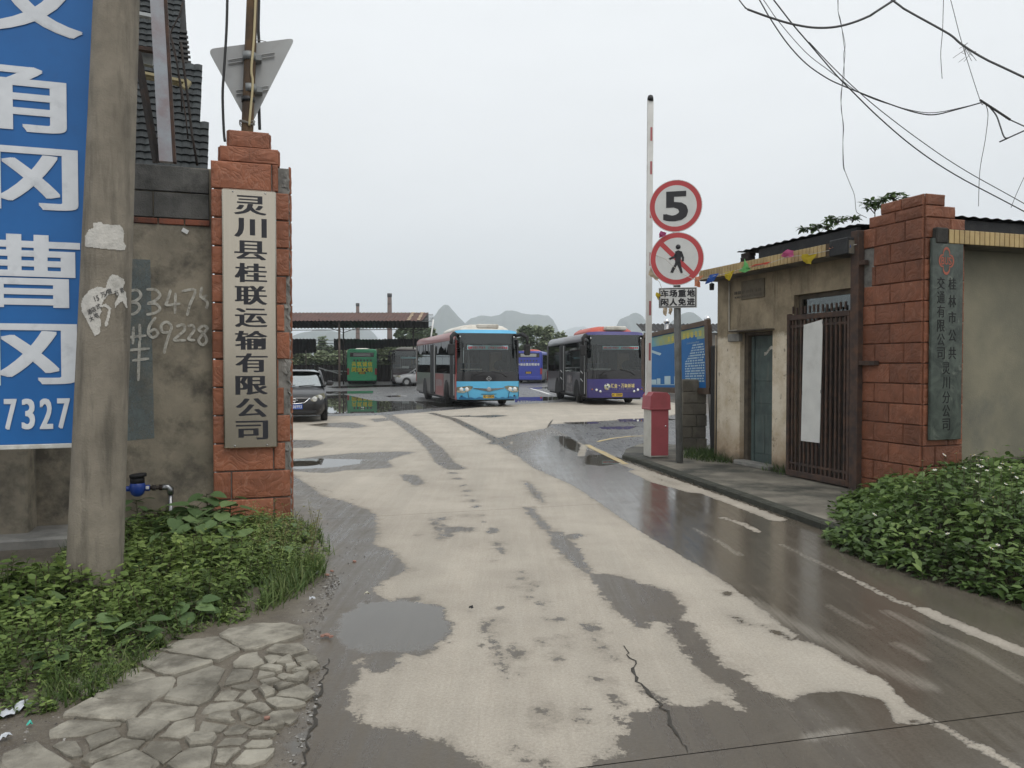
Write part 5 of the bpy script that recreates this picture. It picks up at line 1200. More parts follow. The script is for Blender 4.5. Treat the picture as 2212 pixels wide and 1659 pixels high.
    on_rear('rear_bumper', -W2 * .98, W2 * .98, .32, .62, PR, .10, .03)
    on_rear('plate_recess', -.30, .30, .88, 1.08, DULLBLK, .03, .004); rp = on_rear('number_plate', -.22, .22, .88, 1.04, YPLATE, .07, .003)
    MR_ = T(0, L + .05, 0) @ RZ(PI) @ FRONT
    for txt, zc, ch_, m_ in o.get('reartext', ()):
        mb = MB(); n_ = len(txt)
        for j, ch in enumerate(txt): put_text(mb, ch, (j - (n_ - 1) / 2) * ch_ * 1.08, zc, ch_ * .92, ch_ * .98, MR_, 0, 0, .006, True, (.012, .010))
        mb.build('slogan', m_, b)
    if o.get('rearplate'):
        mb = MB()
        for j, ch in enumerate(o['rearplate']): put_text(mb, ch, (j - (len(o['rearplate']) - 1) / 2) * .055, .96, .045, .10, T(0, L + .065, 0) @ RZ(PI) @ FRONT, 0, 0, .003)
        mb.build('plate_number', BLACK, rp)
    return b, rk
def front_text(b, txt, zc, y, cw, chh, m, name, x0=0.0, w=(.004, .003), gap=1.06):
    mb = MB(); n_ = len(txt)
    for j, ch in enumerate(txt):
        if ch != ' ': put_text(mb, ch, x0 + (j - (n_ - 1) / 2) * cw * gap, zc, cw * (.35 if ch in '·' else 1), chh * (.3 if ch in '·' else 1), T(0, y, 0) @ FRONT, 0, 0, .003, True, w)
    return mb.build(name, m, b)
def plate(b, txt, z, y, pm=YPLATE, tm=BLACK, w=.44, h=.15, name='number_plate'):
    p = MB().box(-w / 2, w / 2, y - .012, y, z - h / 2, z + h / 2, .004).build(name, pm, b)
    mb = MB(); n_ = len(txt); cw = w / (n_ + .6)
    for j, ch in enumerate(txt): put_text(mb, ch, (j - (n_ - 1) / 2) * cw, z, cw * (.8 if ch != '·' else .3), h * (.66 if ch != '·' else .14), T(0, y - .0125, 0) @ FRONT, 0, 0, .003, True, (.002, .002))
    mb.build('plate_number', tm, p); return p
RTXT = flat('red_print', (.42, .035, .05), .5); WTXT = flat('white_print', (.62, .63, .63), .5); DIRTW = flat('worn_white_print', (.36, .33, .33), .6); BANM = mat('banner_pale_blue', (.40, .60, .70), (.22, .52, .50), 2.2, .5)
BUSBLUE = veh_paint('light_blue_paint', (.10, .43, .68), .12); MAROON = veh_paint('dusty_red_paint', (.25, .055, .045), .4); ROADGREY = veh_paint('dusty_grey_paint', (.15, .14, .13), .5)
POD = mat('dirty_cream_roof', (.66, .64, .58), (.55, .52, .46), 2, .5, 0, .02, 40, 0, (.25, .2, .15), 1.5, .3)

# --- light blue bus, front turned to the gate
fL = AT(987, 790, 30.0); fL.z = 0; rzb = R(15)
c_ = Vector((fL.x, fL.y, 0)) + Vector((math.cos(rzb), math.sin(rzb), 0)) * 1.25
B1, rk = make_bus('light blue fronted bus with a red side panel parked facing the gate', c_, rzb, dict(L=11, paint=BUSBLUE, side=ROADGREY, roofc=MAROON, visor=BUSBLUE, pods=((.55, 4.6, 1.08, .30, POD), (7.6, 9.4, .6, .2, POD)), hatch=True, steer=R(-24), apron=1.0, doors=((.40, 1.40), (5.0, 6.3)), card=True))
MB().box(-1.258, -1.251, 2.95, 4.95, .34, 1.26).build('red_side_panel', MAROON, B1); MB().box(-1.26, -1.24, .16, .39, .30, 2.6).build('red_corner_strip', veh_paint('red_corner', (.34, .055, .05), .2), B1)
mb = MB()
for j, ch in enumerate('创全国文明城市'): put_text(mb, ch, (j - 3) * .24, .88, .20, .30, T(-1.262, 3.98, 0) @ RZ(-PI / 2) @ FRONT, 0, 0, .002, True, (.006, .005))
mb.build('side_slogan', DIRTW, B1)
mb = MB(); y = 2.0
rn = random.Random(2)
yy_ = 1.5
while yy_ < 10.5:
    w_ = rn.uniform(.35, .7); 
    mb.add([(-1.262, yy_, 2.60), (-1.262, yy_ + w_, 2.60), (-1.262, yy_ + w_ * .95, 2.60 - rn.uniform(.12, .5)), (-1.262, yy_ + w_ * .45, 2.60 - rn.uniform(.1, .5)), (-1.262, yy_ + .02, 2.60 - rn.uniform(.15, .5))], [(0, 1, 2, 3, 4)]); yy_ += w_ + rn.choice((0, 0, .05, .2))
mb.build('peeling_film', mat('grey_film', (.23, .24, .25), (.19, .2, .21), 3, .6), B1)
def headlamp(b, s_, W2=1.25):
    pts = [(.62, .80), (.78, .83), (1.02, .80), (1.22, .78), (1.235, .64), (1.20, .57), (.98, .56), (.80, .62), (.66, .72)]
    def yv(x): u = (x / W2 + 1) / 2; return .16 * abs(2 * u - 1) ** 5 + .03 * abs(2 * u - 1) ** 2
    mb = MB(); vs = [(s_ * x, yv(x) + .01 - .028, z) for x, z in pts] + [(s_ * x, yv(x) + .05, z) for x, z in pts]; n_ = len(pts)
    mb.add(vs, [tuple(range(n_)), tuple(reversed(range(n_, 2 * n_)))] + [(i, (i + 1) % n_, n_ + (i + 1) % n_, n_ + i) for i in range(n_)]); h = mb.build('headlight', HLAMP, b)
    for x in (.86, 1.06): mb = MB(); mb.lathe([(.085, 0), (.075, .012), (.05, .004), (.03, .016), (.0001, .018)], 18, T(s_ * x, yv(x) - .016, .69) @ FRONT); mb.build('lamp', LAMPW, h)
for s_ in (-1, 1): headlamp(B1, s_); MB().box(s_ * 1.0 - .09, s_ * 1.0 + .09, .10, .125, .40, .46, .008).build('fog_lamp', DULLBLK, B1); MB().box(s_ * .80 - .008, s_ * .80 + .008, .02, .045, .34, .60, 0, 0, T(s_ * .80, 0, .47) @ RY(s_ * R(12)) @ T(-s_ * .80, 0, -.47)).build('panel_gap', BLACK, B1)
mb = MB(); mb.prism([(-.62, .75), (0, .72), (.62, .75), (.60, .72), (.2, .64), (0, .60), (-.2, .64), (-.60, .72)], -.004, .012, FRONT @ T(0, 0, .0)); mb.build('chrome_wing', CHROME, B1)
mb = MB(); mb.lathe([(.085, 0), (.085, .02), (.06, .03), (.0001, .02)], 20, T(0, -.012, .69) @ FRONT); mb.build('round_badge', STEEL, B1)
mb = MB()
for k in range(48):
    a, e_ = 2 * PI * k / 48, 2 * PI * (k + 1) / 48
    f = lambda t: .062 + .038 * abs(math.cos(2 * t))
    for r1, r2 in ((1.0, .82),): mb.add([(math.cos(a) * f(a) * r1, -.012, 1.10 + math.sin(a) * f(a) * r1), (math.cos(e_) * f(e_) * r1, -.012, 1.10 + math.sin(e_) * f(e_) * r1), (math.cos(e_) * f(e_) * r2, -.012, 1.10 + math.sin(e_) * f(e_) * r2), (math.cos(a) * f(a) * r2, -.012, 1.10 + math.sin(a) * f(a) * r2)], [(0, 1, 2, 3)])
for j, ch in enumerate('BUS'): put_text(mb, ch, (j - 1) * .04, 1.10, .033, .05, T(0, -.012, 0) @ FRONT, 0, 0, .003)
mb.build('front_emblem', flat('silver_emblem', (.4, .4, .4), .4), B1)
plate(B1, '桂C·23856', .42, .035); MB().box(-.30, .30, .0, .04, .50, .515).build('plate_holder', DULLBLK, B1)
bn = MB().box(-.82, .80, .13, .145, 2.22, 2.38).build('banner', BANM, B1); o = front_text(bn, '创建全国文明城市 文明城市创建靠你我', 2.30, .127, .078, .10, RTXT, 'banner_text', -.01, (.003, .003), 1.13)
mb = MB(); mb.grid(lambda u, v: ((u - .5) * 2.3, -.004 + .16 * abs((u - .5) * 1.86) ** 5 + .05 * (1 - (.02 + .2 * v) ) ** 3, .315 + v * (.07 + .05 * math.sin(u * 30) * math.sin(u * 17))), 40, 1); mb.build('wave_decal', veh_paint('wave_blue', (.035, .18, .38), .1), B1)
# --- purple bus
fL = AT(1270, 790, 31.8); rz2 = R(7); c_ = Vector((fL.x, fL.y, 0)) + Vector((math.cos(rz2), math.sin(rz2), 0)) * 1.22
PURP = veh_paint('purple_paint', (.045, .038, .17), .12); DUSK = veh_paint('dusty_violet_side', (.045, .038, .055), .55); PODR = mat('chipped_red_roof', (.48, .09, .055), (.42, .07, .05), 3, .5, 0, .02, 40, 0, (.62, .36, .27), 1.6, .35)
B2, rk = make_bus('purple fronted bus with gold lettering parked behind the raised barrier boom', c_, rz2, dict(L=9.9, W=2.44, paint=PURP, side=DUSK, roofc=veh_paint('dusty_roof_edge', (.10, .095, .11), .6), visor=PURP, pods=((.9, 4.6, 1.0, .32, PODR),), hatch=True, apron=1.06, wb=1.34, doors=((.42, 1.5), (5.0, 6.3)), pulls=True, steer=R(-4)))
GOLD = flat('gold_print', (.55, .46, .22), .45)
front_text(B2, '汇金·万象新城', .79, -.006, .135, .16, GOLD, 'front_lettering', .22, (.004, .004), 1.05); front_text(B2, '大商圈 都会级 国际社区', .66, -.006, .055, .045, flat('small_pale_print', (.25, .22, .30), .5), 'small_lettering', .22, (.001, .001), 1.4)
mb = MB(); mb.lathe([(.13, 0), (.13, .004), (.0001, .004)], 28, T(-.42, -.004, .745) @ FRONT); em = mb.build('front_emblem', flat('emblem_pale', (.55, .56, .54), .5), B2)
for k in range(5):
    a = 2 * PI * k / 5 + .3; mb = MB(); mb.prism([(.125 * math.cos(a + t), .125 * math.sin(a + t)) for t in (0, .25, .5, .75)] + [(.07 * math.cos(a + t), .07 * math.sin(a + t)) for t in (.6, .2)], 0, .0015, T(-.42, -.0085, .745) @ FRONT); mb.build('emblem_petal', flat('petal_%d' % k if 0 else 'emblem_colour', ((.42, .48, .08), (.10, .10, .14), (.30, .33, .10), (.45, .30, .05), (.10, .10, .14))[k], .5), em)
mb = MB(); mb.prism([(.05 * math.cos(2 * PI * k / 5 + .9), .05 * math.sin(2 * PI * k / 5 + .9)) for k in range(5)], 0, .0015, T(-.42, -.0086, .745) @ FRONT); mb.build('emblem_centre', flat('emblem_dark', (.06, .08, .08), .5), em)
plate(B2, '桂C·33009', .42, .035)
for s_ in (-1, 1):
    for x, z, r_ in ((.86, .62, .055), (.70, .56, .048)): mb = MB(); mb.lathe([(r_, 0), (r_ * .9, .02), (r_ * .5, .012), (.0001, .022)], 16, T(s_ * x, .01, z) @ FRONT); mb.build('headlight', LAMPW, B2)
    MB().lathe([(.03, 0), (.0001, .012)], 10, T(s_ * 1.03, .06, .64) @ FRONT).build('indicator', ORANGE, B2)
MB().box(-.6, .9, -.002, .02, .565, .577).build('bumper_seam', flat('seam_lilac', (.16, .13, .28), .5), B2)
bn = MB().box(-.58, .92, .13, .145, 2.26, 2.40).build('banner', BANM, B2); front_text(bn, '创建全国文明城市 文明城市创建靠你我', 2.33, .127, .072, .09, RTXT, 'banner_text', .17, (.003, .003), 1.13)
for r_, txt in enumerate(('第一城', '实力大盘')):
    mb = MB()
    for j, ch in enumerate(txt): put_text(mb, ch, (j - (len(txt) - 1) / 2) * .34, 1.0 - r_ * .40, .30, .34, T(-1.232, 3.75, 0) @ RZ(-PI / 2) @ FRONT, 0, 0, .002, True, (.01, .008))
    mb.build('side_slogan', DIRTW, B2)
# --- green bus seen from the back, under the canopy
GRN = veh_paint('green_paint', (.022, .43, .185), .08); YTXT = flat('yellow_slogan', (.78, .74, .03), .5)
g_ = AT(782, 790, 68); B3, _ = make_bus('green bus seen from behind with two lines of yellow characters', Vector((g_.x - 11 * math.sin(R(10.5)), g_.y + 11 * math.cos(R(10.5)), 0)), PI + R(10.5), dict(L=11, W=2.52, H=3.05, paint=GRN, inside=False, reartext=(('共筑诚信', 1.74, .42, YTXT), ('同创文明', 1.26, .42, YTXT)), rearplate='桂C22913', pods=((7, 9, .7, .16, POD),)))
MB().box(-.85, .85, 11.02, 11.034, 1.08, 1.40).build('dark_grille', VENT, B3)
# --- white roofed coach facing us
g_ = AT(876, 790, 66); DCO = veh_paint('dark_coach_paint', (.05, .03, .035), .4)
B4, _ = make_bus('dark maroon coach with a cream roof dome parked behind the silver car', Vector((g_.x + .15, g_.y, 0)), R(9), dict(L=10, W=2.5, H=2.95, paint=DCO, visor=DCO, inside=True, pods=((.6, 3, .98, .28, POD),)))
for s_ in (-1, 1): MB().box(s_ * .95 - .22, s_ * .95 + .22, -.0, .09, .66, .84, .04).build('headlight', LAMPW, B4)
MB().box(-.45, .15, .10, .12, 1.38, 1.58).build('dash_card', WTXT, B4); MB().box(-.55, .95, .13, .15, 2.2, 2.34).build('banner', BANM, B4)
# --- indigo bus seen from the back between the two near buses
IND = veh_paint('indigo_paint', (.035, .055, .33), .15); INDS = veh_paint('dusty_dark_side', (.04, .045, .05), .6)
g_ = AT(1140, 790, 72); B5, _ = make_bus('indigo bus seen from behind with one line of white characters', Vector((g_.x, g_.y, 0)) + Vector((1.6, 10.8, 0)), PI - R(8), dict(L=11, W=2.5, H=2.95, paint=IND, side=INDS, rear=IND, roofc=IND, inside=False, reartext=(('争创全国文明城市', 1.72, .24, WTXT),), rearplate='桂C30166', pods=((6.5, 9.5, .8, .22, PODR),)))

# ------------------------------------------------------------------ cars
def make_car(label, loc, rz, paint, dark, name='parked_car', W=1.78, L=4.45, plate_txt=None):
    c = thing(name, label, 'car', loc, rz, 'parked cars'); W2 = W / 2
    # stations: y, belt half width, belt z, bottom z
    ST = [(0, .50, .62, .34), (.06, .68, .70, .22), (.22, .80, .78, .20), (.6, .87, .87, .2), (1.15, .885, .97, .2), (1.7, .89, 1.0, .2), (2.9, .89, 1.02, .2), (3.7, .88, 1.02, .2), (4.2, .84, .98, .22), (4.4, .72, .86, .28), (4.45, .55, .70, .36)]
    k = L / 4.45; sx = W2 / .89; mb = MB(); secs = []
    for y, w, zt, zb in ST:
        w *= sx; secs.append([(-w * .86, y * k, zb), (w * .86, y * k, zb), (w * .98, y * k, zb + .14), (w, y * k, zb + (zt - zb) * .6), (w * .965, y * k, zt - .05), (w * .86, y * k, zt), (w * .4, y * k, zt + .035), (-w * .4, y * k, zt + .035), (-w * .86, y * k, zt), (-w * .965, y * k, zt - .05), (-w, y * k, zb + (zt - zb) * .6), (-w * .98, y * k, zb + .14)])
    loft(mb, secs); body = mb.build('body', paint, c)
    # cabin: glass shell with painted roof and pillars
    cb = [(1.12, .80, 1.0, 1.0), (1.75, .70, 1.0, 1.42), (2.3, .66, 1.0, 1.475), (3.0, .66, 1.0, 1.45), (3.6, .66, 1.0, 1.33), (4.12, .72, .98, .99)]
    mb = MB(); sec2 = []
    for y, w, zb, zt in cb: w *= sx; wb_ = .82 * sx; sec2.append([(-wb_, y * k, zb - .02), (-(w + .02), y * k, zt - .06 if zt > 1.05 else zt), (-w * .8, y * k, zt), (w * .8, y * k, zt), (w + .02, y * k, zt - .06 if zt > 1.05 else zt), (wb_, y * k, zb - .02)])
    loft(mb, sec2, 0, (False, False), False); mb.build('window_glass', glass('car_glass', (.30, .36, .35), .42) if dark else glass('car_side_glass', (.06, .07, .07), .12), c)
    mb = MB(); mb.grid(lambda u, v: ((u - .5) * 2 * (.70 - .04 * math.sin(PI * v)) * sx, (1.70 + 1.95 * v) * k, 1.425 + .055 * math.sin(PI * (v * .85 + .06)) - .05 * abs(2 * u - 1) ** 4 - .09 * max(0, v - .6)), 10, 8); mb.build('roof', paint, c)
    for s_ in (-1, 1):
        mb = MB(); mb.tube([(s_ * .83 * sx, 1.10 * k, .99), (s_ * .71 * sx, 1.72 * k, 1.39), (s_ * .68 * sx, 2.3 * k, 1.44), (s_ * .68 * sx, 3.1 * k, 1.42), (s_ * .74 * sx, 4.1 * k, 1.0)], .035, 6); mb.tube([(s_ * .70 * sx, 2.45 * k, 1.42), (s_ * .83 * sx, 2.5 * k, 1.0)], .035, 6); mb.build('roof_pillar', paint, c)
        mb = MB(); mb.box(s_ * .98 * sx - .11, s_ * .98 * sx + .11, 1.42 * k, 1.56 * k, 1.0, 1.16, .05); mb.box(s_ * .84 * sx - .06, s_ * .84 * sx + .06, 1.46 * k, 1.52 * k, 1.0, 1.04); mb.build('mirror', paint, c)
        mb = MB(); zh = .70
        pts = [(.42, .60), (.50, .72), (.70, .80), (.80, .83), (.84, .72), (.78, .63), (.55, .58)]
        def yv(x, z): return .02 + .30 * max(0, (x - .45) / .4) ** 2 + .10 * (z - .6)
        vs = [(s_ * x * sx, yv(x, z) - .02, z) for x, z in pts] + [(s_ * x * sx, yv(x, z) + .10, z) for x, z in pts]; n_ = len(pts)
        mb.add(vs, [tuple(range(n_)), tuple(reversed(range(n_, 2 * n_)))] + [(i, (i + 1) % n_, n_ + (i + 1) % n_, n_ + i) for i in range(n_)]); h = mb.build('headlight', HLAMP, c)
        for x, z in ((.55, .66), (.69, .70)): m2 = MB(); m2.lathe([(.072, 0), (.066, .016), (.045, .004), (.02, .016), (.0001, .018)], 18, T(s_ * x * sx, yv(x, z) - .03, z) @ FRONT); m2.build('lamp', LAMPW, h)
        m2 = MB(); m2.lathe([(.05, 0), (.045, .014), (.0001, .006)], 14, T(s_ * .66 * sx, .12, .37) @ FRONT); m2.build('fog_lamp', LAMPW, c)
        for yy in (.88, 3.5):
            m2 = MB(); n_ = 14; m2.prism([(yy * k + .37 * math.cos(PI * q / n_), .22 + .46 * math.sin(PI * q / n_)) for q in range(n_ + 1)], W2 - .03, W2 - .004 + .012, Matrix(((0, 0, s_, 0), (1, 0, 0, 0), (0, 1, 0, 0), (0, 0, 0, 1)))); m2.build('wheel_arch', DULLBLK, c)
            wheel(c, s_ * (W2 - .085), yy * k, .315, .20, 0, STEEL, s_)
    mb = MB(); mb.add([(-.40, -.012, .68), (-.16, -.03, .68), (.16, -.03, .68), (.40, -.012, .68), (.26, -.03, .565), (0, -.035, .545), (-.26, -.03, .565)], [(0, 1, 2, 3, 4, 5, 6)]); gr = mb.build('grille', DULLBLK, c)
    mb = MB(); mb.tube([(-.42, -.02, .69), (-.27, -.04, .56), (0, -.045, .535), (.27, -.04, .56), (.42, -.02, .69)], .014, 6); mb.build('chrome_trim', CHROME, gr)
    mb = MB(); mb.lathe([(.052, 0), (.058, .008), (.045, .012), (.04, .0)], 20, T(0, -.038, .635) @ FRONT); mb.box(-.10, .10, -.052, -.04, .629, .641, .003); mb.build('badge', CHROME, gr)
    MB().box(-.6 * sx, .6 * sx, -.012, .08, .24, .34, .02).build('lower_intake', DULLBLK, c)
    if plate_txt: plate(c, plate_txt, .455, -.02, BPLATE, WTXT, .44, .14)
    for y_ in (1.02,): 
        mb = MB(); mb.tube([(.1, 1.06 * k, 1.0), (.55, 1.12 * k, 1.03)], .012, 5); mb.tube([(-.5, 1.06 * k, 1.0), (0, 1.12 * k, 1.03)], .012, 5); mb.build('wipers', DULLBLK, c)
    for x in (-.36, .36): m2 = MB(); m2.box(x - .24, x + .24, 2.0 * k, 2.5 * k, .55, .75, .05); m2.box(x - .24, x + .24, 2.45 * k, 2.6 * k, .7, 1.3, .06); m2.build('front_seat', INTER, c)
    return c
p = G(640, 912); make_car('black car with twin round headlamps half hidden behind the left gate pillar', (AT(640, 912, 22.0).x - .05, 22.0, 0), R(14), veh_paint('black_car_paint', (.012, .012, .014), .1), True, plate_txt='桂C·J6993', W=1.80)
sc = AT(860, 810, 62.5); make_car('silver saloon car parked side on in front of the maroon coach', (sc.x - .3, 62.9, 0), R(-80), veh_paint('silver_car_paint', (.38, .39, .40), .2), False, W=1.72)

# ================================================================== BEHIND THE YARD
def leafmat(name, c1, c2, c3, rough=.55, trans=.25):
    k = N(name); a = k.attr('tint').outputs['Fac']; r = k.n('ShaderNodeValToRGB', {0: a})
    e = r.color_ramp.elements; e[0].position = 0; e[0].color = c1 + (1,); e[1].position = 1; e[1].color = c3 + (1,); m = r.color_ramp.elements.new(.55); m.color = c2 + (1,)
    p = k.n('ShaderNodeBsdfPrincipled', {'Base Color': r.outputs[0], 'Roughness': rough, 'Specular IOR Level': .35})
    t = k.n('ShaderNodeBsdfTranslucent', {0: r.outputs[0]}); mx = k.n('ShaderNodeMixShader', {0: trans, 1: p.outputs[0], 2: t.outputs[0]}); k.l(mx.outputs[0], k.out.inputs[0]); return k.mat
LT = np.array([(0, 0, 0), (.30, .26, .03), (.30, -.26, .03), (.35, 0, -.02), (.68, .20, .0), (.68, -.20, .0), (.70, 0, -.05), (1, 0, -.14)])
LF = [(0, 3, 1), (0, 2, 3), (1, 3, 6, 4), (3, 2, 5, 6), (4, 6, 7), (6, 5, 7)]
def leaf_mesh(name, P, yaw, pitch, roll, size, tint, m, width=1.0, template=LT, faces=LF):
    """many leaves in one mesh: P (n,3) stalk points; yaw, pitch (up positive), roll angles; size (n)"""
    n = len(P); cy, sy = np.cos(yaw), np.sin(yaw); cp, sp_ = np.cos(pitch), np.sin(pitch); cr, sr = np.cos(roll), np.sin(roll)
    X = np.stack([cy * cp, sy * cp, sp_], 1); Y0 = np.stack([-sy, cy, 0 * cy], 1); Z0 = np.cross(X, Y0)
    Y = Y0 * cr[:, None] + Z0 * sr[:, None]; Z = np.cross(X, Y)
    t = template; w = (width if hasattr(width, '__len__') else np.full(n, width))
    V_ = P[:, None, :] + size[:, None, None] * (t[None, :, 0, None] * X[:, None, :] + t[None, :, 1, None] * w[:, None, None] * Y[:, None, :] + t[None, :, 2, None] * Z[:, None, :])
    nv = len(t); V_ = V_.reshape(-1, 3); loops = []; ls = []; lt = []; c = 0
    f_idx = [np.array(f) for f in faces]; lens = np.array([len(f) for f in f_idx]); flat_ = np.concatenate(f_idx)
    L_ = (flat_[None, :] + (np.arange(n) * nv)[:, None]).ravel().astype(np.int32)
    tot = np.tile(lens, n).astype(np.int32); st = np.concatenate([[0], np.cumsum(tot)[:-1]]).astype(np.int32)
    me = bpy.data.meshes.new(name); me.vertices.add(len(V_)); me.vertices.foreach_set('co', V_.ravel()); me.loops.add(len(L_)); me.loops.foreach_set('vertex_index', L_)
    me.polygons.add(len(tot)); me.polygons.foreach_set('loop_start', st); me.polygons.foreach_set('loop_total', tot); me.update(calc_edges=True)
    at = me.attributes.new('tint', 'FLOAT', 'POINT'); at.data.foreach_set('value', np.repeat(tint, nv).astype(np.float32)); me.materials.append(m); return me
CT = np.array([(0, 0, 0), (.5, .5, .1), (.5, -.5, .05), (1, 0, -.1)]); CF = [(0, 2, 1), (1, 2, 3)]
BARK = mat('bark', (.10, .085, .065), (.065, .055, .045), 6, .9)
TREEM = leafmat('tree_leaves', (.08, .115, .065), (.15, .195, .11), (.24, .285, .17))
TREEP = leafmat('pale_tree_leaves', (.10, .13, .07), (.19, .23, .125), (.31, .35, .22))
def tree(label, px, ptop, d, wpx, m=TREEM, n=1500, group='trees beyond the yard', shape='tall', base=.25, leaf=.34):
    top = AT(px, ptop, d); h = top.z; w = wpx / FPX * d / 2
    t = thing('tree', label, 'tree', (top.x, d, 0), 0, group); rg = np.random.default_rng(int(px * 7 + ptop))
    P = []; nl = 7 if shape == 'tall' else 10
    for i in range(nl):
        f = base + (1 - base) * ((i + .6) / nl) if shape == 'tall' else rg.uniform(base, .92)
        rr = w * (.75 * math.sin(PI * min(.97, (f - base) / (1 - base) * .8 + .2)) + .2); a = rg.uniform(0, 2 * PI); off = rr * rg.uniform(.15, .75)
        c = np.array([off * math.cos(a), off * math.sin(a), h * f]); s_ = max(w * rg.uniform(.35, .6), .3); k_ = n // nl
        q = rg.normal(size=(k_, 3)); q /= np.linalg.norm(q, axis=1)[:, None]; q *= (rg.random(k_) ** .4)[:, None] * np.array([s_, s_, min(s_ * 1.0, h * .16)]); P.append(c + q)
    P = np.concatenate(P); P = P[P[:, 2] < h * 1.0]; n_ = len(P)
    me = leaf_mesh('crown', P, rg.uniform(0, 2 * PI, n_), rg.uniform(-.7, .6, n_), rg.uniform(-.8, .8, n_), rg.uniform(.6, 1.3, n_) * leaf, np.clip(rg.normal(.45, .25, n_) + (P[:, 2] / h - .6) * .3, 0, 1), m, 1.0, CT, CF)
    place(me, 'crown', t); mb = MB(); mb.tube([(0, 0, -.1), (w * .06, 0, h * .45), (-w * .05, .1, h * .88)], [.018 * h + .04, .012 * h + .03, .03], 7)
    for i in range(4): a = rg.uniform(0, 2 * PI); z = h * rg.uniform(.4, .65); mb.tube([(0, 0, z), (w * .55 * math.cos(a), w * .55 * math.sin(a), z + h * .2)], [.05, .02], 5)
    mb.build('trunk', BARK, t); return t
for i, (px, pt, d, w, lab) in enumerate(((872, 706, 104, 46, 'tall thin tree just right of the canopy end, leftmost of its clump'), (889, 699, 110, 46, 'tall dark tree behind the canopy end, tallest of its clump'), (906, 703, 106, 44, 'tall tree touching the back of the light blue bus roof'), (926, 710, 100, 48, 'dark tree showing just above the light blue bus roof'))): tree(lab, px, pt, d, w, TREEM, 2600, shape='tall', leaf=.42)
for i, (px, pt, d, w, lab) in enumerate(((662, 734, 120, 30, 'round tree showing left of the canopy post under the roof'), (692, 727, 120, 26, 'low tree showing between the two canopy posts'), (713, 740, 118, 26, 'small round tree between canopy post and short chimney'), (752, 739, 120, 30, 'low tree just left of the short chimney foot'), (806, 735, 122, 40, 'wide low tree right of the short chimney'), (848, 741, 118, 22, 'small tree by the foot of the tall chimney'))): tree(lab, px, pt, d, w, TREEM, 900, shape='round', leaf=.5)
for i, (px, pt, d, w, lab) in enumerate(((1138, 704, 95, 52, 'tree rising over the right mirror of the light blue bus'), (1160, 705, 98, 60, 'leafy tree above the indigo bus, left one of three'), (1184, 702, 96, 60, 'leafy tree above the indigo bus, middle one of three'), (1206, 708, 92, 60, 'leafy tree against the rear of the purple bus'), (1228, 719, 90, 60, 'low tree behind the purple bus roof'), (1256, 696, 88, 34, 'open tree top over the red roof unit, left one'), (1278, 693, 88, 30, 'open tree top over the red roof unit, right one'))): tree(lab, px, pt, d, w, TREEP if i else TREEM, 3600 if i < 5 else 900, shape='round', base=.10, leaf=.36)
for i, (px, pt, w) in enumerate(((640, 752, 70), (690, 756, 60), (735, 748, 60), (780, 752, 60), (825, 740, 60), (862, 733, 56), (893, 742, 50))): tree(['pale leafy bush behind the fence, far left by the pillar', 'pale leafy bush behind the fence left of the canopy post', 'pale leafy bush behind the fence right of the canopy post', 'pale leafy bush behind the green bus roof', 'bushy pale tree between green bus and maroon coach', 'bushy tree above the maroon coach roof', 'bushy tree behind the rear corner of the light blue bus'][i], px, pt, 88, w * 1.25, TREEP, 3800, 'bushes behind the dark fence', 'round', .04, .30)

# chimneys
CHB = mat('chimney_brick', (.17, .115, .095), (.13, .095, .085), 1.5, .9, 0, .2, 6, 0, (.06, .055, .055), .3, .4)
def chimney(label, px, ptop, d, w0, w1):
    t_ = AT(px, ptop, d); h = t_.z; c = thing('chimney', label, 'chimney', (t_.x, d, 0), 0, 'brick factory chimneys'); r1_, r0_ = w1 / FPX * d / 2, w0 / FPX * d / 2
    MB().lathe([(r0_ * 1.08, -.5), (r1_, h * .97)], 18).build('shaft', CHB, c); MB().lathe([(r1_ * 1.12, h * .955), (r1_ * 1.15, h), (r1_ * .8, h), (r1_ * .8, h - .4)], 18).build('rim', mat('sooty_rim', (.05, .048, .048)), c)
    for f in (.55, .72, .86): rr = r0_ * 1.08 + (r1_ - r0_ * 1.08) * f / .97; MB().lathe([(rr * 1.03, h * f), (rr * 1.03, h * f + .18)], 18).build('band', RUST, c)
chimney('short dark brick chimney rising behind the brown canopy roof', 772.5, 655, 240, 10, 7)
chimney('tall reddish brick chimney, the right and higher of two', 841.5, 634, 225, 12, 9)

# rusty open canopy
RSHEET = mat('brown_sheet_roof', (.115, .058, .045), (.085, .046, .038), 1.2, .75, 0, .1, 10, 0, (.05, .033, .03), 1.0, .45, True)
BSHEET = mat('black_sheet', (.018, .017, .018), (.03, .028, .027), 1.0, .8)
YC = 60.0
xr, xl = AT(912, 690, YC).x, AT(500, 690, YC).x - 6
zr0, ze0, = AT(800, 675.5, YC + 3.2).z, AT(800, 693, YC).z; zk0 = AT(800, 709, YC + 7.5).z
cn = thing('vehicle_canopy', 'open vehicle canopy with brown corrugated roof and thin rusty posts', 'canopy', (0, 0, 0))
mb = MB(); corr(mb, (xl, YC, ze0), (xr, YC, ze0), (xl, YC + 3.2, zr0), (xr + .15, YC + 3.2, zr0), .035, .30); mb.build('roof_sheet', RSHEET, cn)
mb = MB(); corr(mb, (xl, YC + 3.2, zr0 - .02), (xr + .15, YC + 3.2, zr0 - .02), (xl, YC + 7.5, zk0), (xr - .3, YC + 7.5, zk0), .035, .30); mb.build('roof_sheet', BSHEET, cn)
